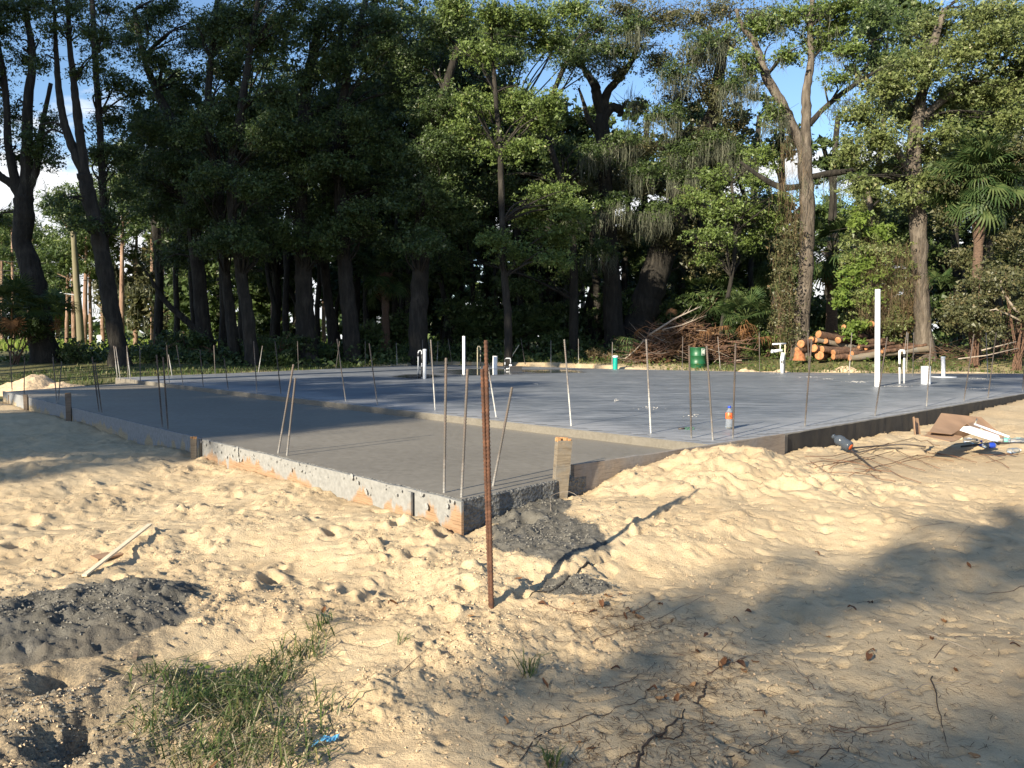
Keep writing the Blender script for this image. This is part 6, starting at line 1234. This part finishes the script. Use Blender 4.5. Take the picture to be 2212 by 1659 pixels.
for i in range(14):
    p0 = Vector((c[0] + rr.uniform(-.09, .09), c[1] + rr.uniform(-.05, .05), gz(*c) + rr.uniform(.01, .02))); p1 = p0 + Vector((rr.uniform(-.03, .03), rr.uniform(-.02, .02), rr.uniform(.03, .08)))
    a_ = rr.uniform(0, 6.28); u_ = Vector((math.cos(a_), math.sin(a_), .3)) * .022; v_ = Vector((-math.sin(a_), math.cos(a_), 0)) * .015
    vs = [p1, p1 + u_ * .5 + v_, p1 + u_ * 1.2 + v_ * .4, p1 + u_, p1 + u_ * 1.2 - v_ * .4, p1 + u_ * .5 - v_]
    me = np_mesh('leaf', np.array([tuple(v_ - o.location) for v_ in vs]), np.array([[0, 1, 2, 3], [0, 3, 4, 5]]), M['limeleaf'], {'rnd': ('FACE', np.array([rr.random()] * 2))}); link('leaf', me, o)
    MB().tube([p0, p1], .0012, 4, False).build('stem', M['limeleaf'], o)

# ------------------------------------------------------------------ loose clods of sand and concrete crumbs
rng = np.random.default_rng(31); n = 26000; r_ = np.exp(rng.uniform(math.log(2.3), math.log(12), n)); a_ = np.radians(rng.uniform(-36, 36, n)); x = r_ * np.sin(a_); y = r_ * np.cos(a_)
z, cem, dirt, veg, mea = terrain(x, y); dz, rg_ = detail(x, y); pr_ = .08 + .92 * rg_ * (vn(x * 3, y * 3, 33) > -.05); ok = (rng.uniform(0, 1, n) < pr_) & ~inpoly(x, y, LOWER) & ~inpoly(x, y, UPPER); x, y, z, cem = x[ok], y[ok], z[ok], cem[ok]
P = np.stack([x, y, z + .003], 1); sz = .5 + .5 * (y / 5)
flakes('sand_clods', 'loose clods of damp sand strewn over the dug ground', P[cem < .4], .008, 'clod', cat='clods', flat=.75)
n = 2600; P2 = []
for (px, py, rx, ry, m_, z_) in [(150, 1330, 270, 55, 900, .08), (1180, 1165, 130, 45, 600, .2), (1250, 1270, 90, 20, 220, .14), (1120, 1100, 130, 26, 300, .22), (150, 1560, 260, 80, 600, .03)]:
    for _ in range(m_): P2.append(W(px + rng.normal() * rx * .5, py + rng.normal() * ry * .5, z_))
P2 = np.array(P2); ok = ~inpoly(P2[:, 0], P2[:, 1], LOWER); P2 = P2[ok]; P2 = np.column_stack([P2, gzs(P2[:, 0], P2[:, 1]) + .004])
flakes('concrete_crumbs', 'grey crumbs of spilled concrete on the sand', P2, .009, 'cclod', cat='crumbs', flat=.8)
# needle and chaff litter
def litter(name, label, P, L, w, mt, cat):
    n = len(P); th = rng.uniform(0, 6.28, n); l_ = L * rng.uniform(.3, 1.3, n); d = np.stack([np.cos(th), np.sin(th), rng.uniform(-.12, .25, n)], 1) * l_[:, None]; s_ = np.stack([-np.sin(th), np.cos(th), np.zeros(n)], 1) * w; m_ = P + d * .5 + np.stack([-np.sin(th), np.cos(th), np.full(n, .1)], 1) * (l_ * rng.uniform(-.12, .12, n))[:, None]
    e_ = P + d; co = np.stack([P - s_, P + s_, m_ + s_, m_ - s_, e_ + s_ * .3, e_ - s_ * .3], 1).reshape(-1, 3); i = np.arange(n)[:, None] * 6
    f = np.concatenate([i + np.array([[0, 1, 2, 3]]), i + np.array([[3, 2, 4, 5]])]); return tag(link(name, np_mesh(name, co, f, M[mt], {'rnd': ('FACE', np.tile(rng.uniform(0, 1, n), 2))})), label, cat, kind='stuff')
P = []
for (px, py, rx, ry, m_) in [(1700, 1480, 600, 200, 900), (1350, 1365, 230, 24, 520), (1480, 1500, 120, 30, 200), (1300, 1340, 60, 14, 120), (1250, 1600, 220, 60, 260), (1450, 1600, 350, 70, 420), (1500, 1450, 250, 60, 240), (1850, 1550, 350, 100, 260), (1100, 1450, 300, 100, 160), (2050, 1350, 200, 100, 120), (1900, 1100, 250, 100, 90), (600, 1280, 500, 150, 90)]:
    for _ in range(m_):
        u_, v_ = px + rng.normal() * rx * .5, py + rng.normal() * ry * .5
        if v_ < 1665 and v_ > 1060: P.append(W(u_, v_, .05))
P = np.array(P); P = np.column_stack([P, gzs(P[:, 0], P[:, 1]) + .004])
litter('needle_litter', 'scattered pine needles and fine twigs on the foreground sand', P, .06, .0011, 'needles', 'needles')
# fallen leaves: one by one
lm = []
for s_ in range(5):
    rr = random.Random(s_); vs = []; L_ = .045; wv = .012
    for i in range(5):
        t_ = i / 4; w_ = wv * math.sin(math.pi * min(.98, max(.05, t_))) ** .7; c_ = .012 * rr.uniform(.3, 1.6) * math.sin(t_ * 3 + s_)
        vs += [(t_ * L_, -w_, c_ + .004), (t_ * L_, 0, c_ - .001), (t_ * L_, w_, c_ + .005)]
    fs = [(i * 3 + j, i * 3 + j + 1, i * 3 + j + 4, i * 3 + j + 3) for i in range(4) for j in range(2)]
    lm.append(np_mesh('dead_leaf', np.array(vs), np.array(fs), M['deadleaf'], {'rnd': ('FACE', np.full(len(fs), s_ / 4.0))}))
LF = [(1610, 1345), (1583, 1355), (1320, 1330), (1240, 1340), (1310, 1322), (1885, 1330), (1890, 1440), (1500, 1430), (1640, 1448), (1560, 1463), (1440, 1520), (1420, 1500), (1285, 1605), (1255, 1595), (1770, 1375), (1830, 1345), (2010, 1420), (2060, 1475), (1205, 1660), (1700, 1610), (1180, 1345), (1875, 1448), (1125, 1300), (2035, 1350), (1945, 1490), (1520, 1395), (1350, 1345), (1170, 1478), (1090, 1555), (1010, 1370), (960, 1400), (840, 1330), (700, 1340), (1980, 1610), (2120, 1600), (2180, 1430), (1760, 1240), (2090, 1265), (1540, 1560), (1490, 1490), (1340, 1440), (1650, 1545), (470, 1640), (120, 1245), (148, 1258), (1335, 1325), (1300, 1338), (1345, 1352), (1368, 1348), (1392, 1356), (1290, 1352), (1430, 1340), (1462, 1512), (1437, 1508), (1415, 1515), (1610, 1458), (1580, 1448), (1565, 1450), (1600, 1460), (1450, 1362)]
LFO = []
for i, (px, py) in enumerate(LF):
    c = W(px, py, .05); o = link('dead_leaf', lm[i % 5]); o.location = (c[0], c[1], gz(*c) + .006); o.rotation_euler = (random.uniform(-.5, .5), random.uniform(-.4, .3), random.uniform(0, 6.28)); s_ = random.uniform(.7, 1.25); o.scale = (s_, s_, s_)
    tag(o, 'curled dead leaf', 'leaf', 'brown dead leaves scattered on the foreground sand'); LFO.append((px, py, i % 5, o))
# twigs and roots, one by one
TW = [([(1365, 1665), (1385, 1620), (1420, 1590), (1460, 1560), (1478, 1535)], .011, 'stout dark forked root at the bottom edge', 'bark'), ([(1420, 1590), (1450, 1600), (1475, 1585), (1478, 1565)], .006, 'side prong looping beside the stout dark root', 'bark'), ([(1380, 1620), (1350, 1610), (1330, 1640)], .007, 'lower prong left of the stout dark root', 'bark'), ([(1500, 1520), (1518, 1510), (1522, 1490), (1530, 1480)], .008, 'short thick dark chunk of root above the forked root', 'bark'), ([(1180, 1345), (1240, 1352), (1330, 1355), (1420, 1330), (1510, 1322)], .004, 'long reddish twig curving below the furrow', 'twig'), ([(1280, 1395), (1370, 1365), (1440, 1350), (1530, 1318)], .003, 'thin reddish twig crossing the long curved one', 'twig'), ([(1130, 1402), (1200, 1395), (1275, 1400)], .003, 'thin straight twig left of the long reddish twigs', 'twig'), ([(1455, 1420), (1520, 1425), (1580, 1410), (1600, 1418)], .003, 'thin twig across the middle of the right sand', 'twig'), ([(1530, 1470), (1600, 1440), (1640, 1425)], .003, 'twig pointing right beside the leaf cluster', 'twig'), ([(1790, 1560), (1860, 1562), (1960, 1548), (1975, 1545)], .004, 'reddish twig lying level in the lower right sand', 'twig'), ([(1800, 1572), (1900, 1566), (1980, 1552)], .003, 'second reddish twig just below the level one', 'twig'), ([(1890, 1520), (1960, 1500), (2060, 1490), (2140, 1498)], .003, 'long thin grey twig in the lower right sand', 'palertwig'), ([(2250, 1290), (2190, 1298), (2110, 1293)], .004, 'curved dark twig near the right edge in the shade', 'twig'), ([(1965, 1210), (2090, 1205), (2050, 1240)], .002, 'bent needle-thin twig in the right shade', 'twig'), ([(2290, 1400), (2240, 1420), (2150, 1390)], .003, 'thin twig slanting down at the right edge', 'twig'), ([(2000, 1400), (2080, 1430), (2170, 1475)], .003, 'long thin twig on the bright strip at right', 'palertwig'), ([(2010, 1450), (2060, 1410), (2075, 1400)], .003, 'short twig crossing the long thin one at right', 'twig'), ([(1760, 1500), (1740, 1480), (1700, 1450)], .003, 'short twig left of the bright strip', 'twig'), ([(1560, 1640), (1640, 1600), (1700, 1570)], .004, 'dark root running up from the bottom at right', 'bark'), ([(1120, 1640), (1180, 1570), (1300, 1540), (1380, 1520), (1400, 1490)], .004, 'wavy dark root left of the stout forked root', 'bark'), ([(1100, 1600), (1140, 1610), (1180, 1590)], .005, 'short dark root piece near the bottom edge', 'bark'), ([(1750, 1650), (1790, 1610), (1830, 1600), (1850, 1565)], .004, 'dark crooked root in the lower right', 'bark'), ([(2010, 1480), (2030, 1540), (2050, 1590)], .004, 'upright-running dark root in the lower right', 'bark'), ([(1300, 1480), (1360, 1465), (1420, 1430)], .003, 'twig slanting up below the reddish twigs', 'twig'), ([(850, 1480), (900, 1440), (935, 1420)], .003, 'dark twig on the sand right of the grass patch', 'twig'), ([(770, 1200), (800, 1225), (820, 1240)], .003, 'thin twig on the dug sand left of the rusty bars', 'twig')]
for i, (pts, r, lab, mt) in enumerate(TW):
    P = []
    for (px, py) in pts:
        c = W(px, py, .05); P.append([c[0], c[1], 0, r])
    r *= .62; S_ = smooth_path(P, 6); S_ = [[q_[0] + random.uniform(-1, 1) * .007, q_[1] + random.uniform(-1, 1) * .007, 0, q_[3] * .62 * (1 - .75 * i_ / len(S_)) * random.uniform(.8, 1.25)] for i_, q_ in enumerate(S_)]; S_ = [[q_[0], q_[1], gz(q_[0], q_[1]) + q_[3] * .5 + .002, q_[3]] for q_ in S_]
    tag(MB().tube([q_[:3] for q_ in S_], [q_[3] for q_ in S_], 5, jit=.5, seed=i).build('twig', M['root' if mt == 'bark' else mt]), lab, 'twig', 'twigs and roots lying on the sand')
ul = set()
for px, py, ci, o in LFO:
    done = False
    for sd_ in range(12):
        for pts, r, lab, mt in sorted(TW, key=lambda q_: min((p_[0] - px) ** 2 + (p_[1] - py) ** 2 for p_ in q_[0]))[:2 + sd_]:
            mx_, my_ = sum(p_[0] for p_ in pts) / len(pts), sum(p_[1] for p_ in pts) / len(pts)
            side = ('left of' if px < mx_ else 'right of') if abs(px - mx_) > abs(py - my_) else ('beyond' if py < my_ else 'in front of')
            if (lab, side) not in ul:
                ul.add((lab, side)); o['label'] = ['dark brown', 'red-brown', 'brown', 'light brown', 'tan'][ci] + ' curled leaf ' + side + ' the ' + ' '.join(lab.split()[:8]); done = True; break
        if done: break
# laths, wrapper, board scrap
def gpt(px, py, z=.08, up_=.01):
    c = W(px, py, z); return Vector((c[0], c[1], gz(*c) + up_))
a_, b_ = gpt(182, 1252, .08, .02), gpt(325, 1170, .08, .035)
dr = (b_ - a_).normalized(); mb = MB(); rot = dr.to_track_quat('X', 'Z').to_matrix(); mb.box((a_ + b_) / 2, ((b_ - a_).length, .030, .012), rot); tag(mb.build('wooden_lath', M['lath'], None, False), 'long pale lath lying on the sand beside the grey concrete spill', 'lath')
a_ = gpt(290, 1205, .08, .02); tag(MB().box(a_ + Vector((-.16, .02, -.0)), (.22, .11, .012), Matrix.Rotation(.9, 3, 'Z') @ Matrix.Rotation(.05, 3, 'X')).build('board_scrap', M['card'], None, False), 'thin sandy board scrap half buried left of the lath', 'board scrap')
a_, b_ = gpt(675, 1626, 0, .015), gpt(733, 1610, 0, .02)
P = smooth_path([[*a_, .01], [*(a_.lerp(b_, .4) + Vector((0, .01, .006))), .01], [*(a_.lerp(b_, .7) - Vector((0, .008, 0))), .01], [*b_, .01]], 4); vs = []; fs = []
for i, q_ in enumerate(P):
    w_ = .012 * (1 + .3 * math.sin(i * 2.1)); vs += [(q_[0], q_[1] - w_, q_[2] + .004 * math.sin(i * 3)), (q_[0], q_[1] + w_, q_[2] + .006)]
for i in range(len(P) - 1): fs.append((2 * i, 2 * i + 2, 2 * i + 3, 2 * i + 1))
me = bpy.data.meshes.new('wrapper'); me.from_pydata(vs, [], fs); me.materials.append(M['sticker']); o = link('wrapper', me); sm = o.modifiers.new('s', 'SOLIDIFY'); sm.thickness = .0015; tag(o, 'crumpled pale blue strip of wrapper at the bottom of the picture', 'wrapper')

# ------------------------------------------------------------------ rubbish at the right: cardboard, foam, bottles, mesh
def zat(px, py, zg=.33):
    c = W(px, py, zg); return gz(*c)
def sheet(name, label, pts, th, mt, parent=None, bend=None, cat=None):
    """bent thin sheet through 4 corner points (a,b,c,d), subdivided, with real thickness"""
    a_, b_, c_, d_ = [Vector(p) for p in pts]; n = 8; vs = []; fs = []
    nr_ = (b_ - a_).cross(d_ - a_).normalized()
    for s_ in (0, 1):
        for i in range(n + 1):
            for j in range(n + 1):
                u_, v_ = i / n, j / n; p = (a_ * (1 - u_) + b_ * u_) * (1 - v_) + (d_ * (1 - u_) + c_ * u_) * v_
                p = p + nr_ * ((bend or 0) * (1 - (2 * u_ - 1) ** 2) + s_ * th); vs.append(p)
    m_ = (n + 1) ** 2
    for i in range(n):
        for j in range(n):
            q_ = i * (n + 1) + j; fs.append((q_, q_ + 1, q_ + n + 2, q_ + n + 1)); fs.append((m_ + q_, m_ + q_ + n + 1, m_ + q_ + n + 2, m_ + q_ + 1))
    ring = [i * (n + 1) for i in range(n + 1)] + [n * (n + 1) + j for j in range(1, n + 1)] + [i * (n + 1) + n for i in range(n - 1, -1, -1)] + [j for j in range(n - 1, 0, -1)]
    for i in range(len(ring)): p0, p1 = ring[i], ring[(i + 1) % len(ring)]; fs.append((p0, p1, m_ + p1, m_ + p0))
    mb = MB(); mb.v = vs; mb.f = fs; mb.m = [0] * len(fs); o = mb.build(name, M[mt], parent, False)
    if parent is None: tag(o, label, cat)
    return o
Yb = 8.3
def q(px, py, Y_): return aty(px, py, Y_)
b_ = aty(2060, 945, 8.5); bx_ = empty('cardboard_box', (b_.x, b_.y, gz(b_.x, b_.y)), 'flattened brown cardboard box lying open on the rubbish at right', 'cardboard box')
sheet('flap', None, [q(2007, 933, 8.2), q(2033, 892, 8.9), q(2118, 901, 9.1), q(2056, 938, 8.3)], .006, 'card', bx_, .02)
sheet('flap', None, [q(2118, 901, 9.1), q(2088, 915, 8.5), q(2128, 945, 8.5), q(2168, 944, 9.0)], .006, 'card', bx_, -.05)
sheet('flap', None, [q(1975, 900, 8.4), q(1984, 903, 8.6), q(1989, 938, 8.5), q(1978, 939, 8.3)], .006, 'card', bx_, .03)
sheet('flap', None, [q(1990, 940, 8.0), q(2008, 931, 8.4), q(2080, 942, 8.4), q(2052, 953, 8.0)], .006, 'card', bx_, .02)
sheet('flap', None, [q(2056, 938, 8.35), q(2090, 914, 8.7), q(2110, 930, 8.9), q(2080, 945, 8.6)], .006, 'card', bx_, -.01)
a_ = aty(2112, 937, 8.2)
fo = empty('foam_tray', a_, 'long white foam tray sticking out of the cardboard', 'foam tray'); mb = MB(); dr = (aty(2155, 948, 8.05) - aty(2082, 925, 8.35)); rot = dr.to_track_quat('X', 'Z').to_matrix()
c_ = (aty(2155, 946, 8.05) + aty(2082, 925, 8.35)) / 2; MB().box(c_, (dr.length, .13, .05), rot, tape=.86).build('tray_body', M['foam'], fo, False)
for (p0, p1, r, lab) in ((aty(2105, 916, 8.3), aty(2180, 944, 7.95), .011, 'pale slim pipe offcut lying slanted over the foam tray'), (aty(2117, 922, 8.3), aty(2127, 940, 8.1), .010, 'short pale pipe offcut crossing the longer one'), (aty(2110, 905, 8.6), aty(2106, 918, 8.3), .006, 'small white stick under the cardboard flap')):
    tag(MB().tube([p0, p1], r, 10).build('pipe_offcut', M['lath' if r < .0105 else 'foam']), lab, 'pipe offcut', 'pipe offcuts in the rubbish')
def lying(label, px, py, axis, H, R_, body, cap, lab=None, lz=(.4, .65)):
    g_ = zat(px, py, .3); p = at(px, py, g_ + R_); bottle('plastic_bottle', label, p, axis, H, R_, body, cap, lab, lz)
lying('clear bottle with a pale teal label lying in the rubbish', 2186, 953, Vector((-.95, .25, .08)), .23, .036, 'clear', 'pvc', 'tealabel', (.02, .42))
lying('clear bottle with a dark blue label lying in front of the rubbish', 2150, 962, Vector((-.9, -.2, .02)), .2, .031, 'clear', 'blueplastic', 'blueplastic', (.12, .5))
lying('crushed clear bottle half buried right of the blue-labelled one', 2178, 974, Vector((.8, .3, .0)), .18, .03, 'clear', 'pvc')
lying('clear bottle with a blue cap lying beneath the foam tray', 2082, 952, Vector((.95, -.2, -.02)), .2, .031, 'clear', 'blueplastic')
g_ = zat(2062, 946); p = at(2054, 945, g_ + .03)
rr = random.Random(6)
def lump(name, label, p, s_, mt, cat, sx=1.4):
    mb = MB(); prof = [(0.001, -s_ * .6), (s_ * .7, -s_ * .45), (s_, 0), (s_ * .8, s_ * .4), (0.001, s_ * .6)]; mb.lathe(prof, 9, p); mb.v = [p + Vector(((v.x - p.x) * sx * rr.uniform(.8, 1.2), (v.y - p.y) * rr.uniform(.8, 1.2), (v.z - p.z) * rr.uniform(.75, 1.2))) for v in mb.v]
    return tag(mb.build(name, M[mt], None, False), label, cat)
lump('wrapper', 'crumpled light blue and white wrapper beside the cardboard', p, .042, 'sticker', 'wrapper'); lump('plastic_cup', 'round white crumpled cup next to the white pipe ring', at(2094, 949, zat(2094, 949) + .025), .032, 'foam', 'cup')
lump('dark_rag', 'dark grey crumpled rag behind the white pipe ring', at(2072, 940, zat(2075, 946) + .05), .05, 'tape', 'rag')
p = at(2075, 945, zat(2075, 945) + .03); mb = MB(); pts = [p + Vector((.022 * math.cos(a_), 0, .022 * math.sin(a_))) for a_ in [j * math.pi / 6 for j in range(13)]]; tag(mb.tube(pts, .007, 6, False).build('pipe_ring', M['lath']), 'small pale pipe ring facing the camera in the rubbish', 'pipe ring')
lump('clear_wrap', 'crumpled clear plastic wrap at the right edge of the rubbish', at(2205, 955, zat(2205, 955) + .03), .09, 'clear', 'plastic wrap', 1.8)
# rusty wire mesh: every wire a part
def pz(px, py, up_=.02): 
    c = W(px, py, .28); z_ = gz(*c); c = W(px, py, z_ + up_); return Vector((c[0], c[1], gz(*c) + up_))
wm = empty('wire_mesh', pz(1950, 1000, 0), 'rusty welded wire mesh pressed into the sand at right', 'wire mesh')
WR = [(1738, 999, 1975, 946), (1740, 1012, 1890, 992), (1760, 1018, 1930, 975), (1800, 1004, 1920, 960), (1830, 998, 1905, 1018), (1858, 986, 1925, 1010), (1870, 1018, 1985, 983), (1892, 984, 1998, 1018), (1935, 975, 2030, 1012), (1880, 1022, 1935, 1040), (1845, 1012, 1925, 1020), (1770, 990, 1870, 1008), (1980, 983, 2060, 996), (1975, 950, 2030, 962), (2020, 975, 2080, 990), (2000, 935, 2120, 915), (1900, 1010, 1990, 1040), (1750, 1006, 1900, 1026), (2060, 985, 2110, 1000), (1940, 1000, 2020, 985), (1790, 1010, 1870, 990), (2115, 975, 2180, 1010), (2100, 983, 2200, 975), (2150, 985, 2240, 965), (2060, 962, 2230, 935), (1830, 1025, 1900, 1008), (1990, 970, 2060, 985), (2130, 1000, 2170, 990)]
for i, (x0, y0, x1, y1) in enumerate(WR):
    rr = random.Random(i); P = [pz(x0 + (x1 - x0) * t_, y0 + (y1 - y0) * t_, .018 + .014 * rr.random()) for t_ in (0, .25, .5, .75, 1)]; MB().tube(P, .0036, 5).build('wire', M['rustwire'], wm)
# thick bent dark bars
P = [pz(1888, 1015, .02), pz(1860, 992, .03), pz(1838, 973, .04), pz(1840, 968, .045), pz(1900, 964, .045), pz(1955, 962, .04), pz(2000, 961, .02)]
tag(MB().tube([p_[:3] for p_ in smooth_path([[*p_, 0] for p_ in P], 3)], .0095, 8).build('bent_bar', M['darkmetal']), 'thick dark steel bar bent into a sharp V on the wire mesh', 'steel bar')
P = [pz(2075, 964, .02), pz(2140, 962, .03), pz(2240, 958, .03)]; tag(MB().tube(P, .011, 8).build('steel_bar', M['darkmetal']), 'dark straight steel bar running off the right edge before the bottles', 'steel bar')
P = [pz(1905, 905 + 60, .03), pz(1945, 968, .03), pz(1985, 964, .02)]; tag(MB().tube([pz(1845, 975, .02), pz(1900, 969, .02), pz(1950, 967, .015)], .006, 6).build('steel_bar', M['darkmetal']), 'thin dark bar lying just below the bent one', 'steel bar')
P = [gpt(1130, 1302, .12, .012), gpt(1160, 1288, .12, .02), gpt(1195, 1280, .13, .02), gpt(1230, 1258, .14, .02), gpt(1262, 1238, .15, .03), gpt(1285, 1222, .17, .02)]
P = smooth_path([[*p_, 0] for p_ in P], 6); P = [(q_[0] + random.uniform(-.006, .006), q_[1] + random.uniform(-.006, .006)) for q_ in P]; P = [(u_, v_, gz(u_, v_) + .003) for u_, v_ in P]
tag(MB().tube(P, [.002 + .005 * min(1, i / 18) for i in range(len(P))], 6, jit=.5).build('root', M['bark']), 'black root lying in the furrow right of the rusty bars', 'root')
P = [gpt(1190, 1120, .22, .02), gpt(1192, 1095, .24, .05), gpt(1230, 1085, .26, .06), gpt(1255, 1092, .26, .03)]
tag(MB().tube([p_[:3] for p_ in smooth_path([[*p_, 0] for p_ in P], 3)], .002, 5).build('tie_wire', M['palertwig']), 'thin bent tie wire left of the corner stake', 'wire')
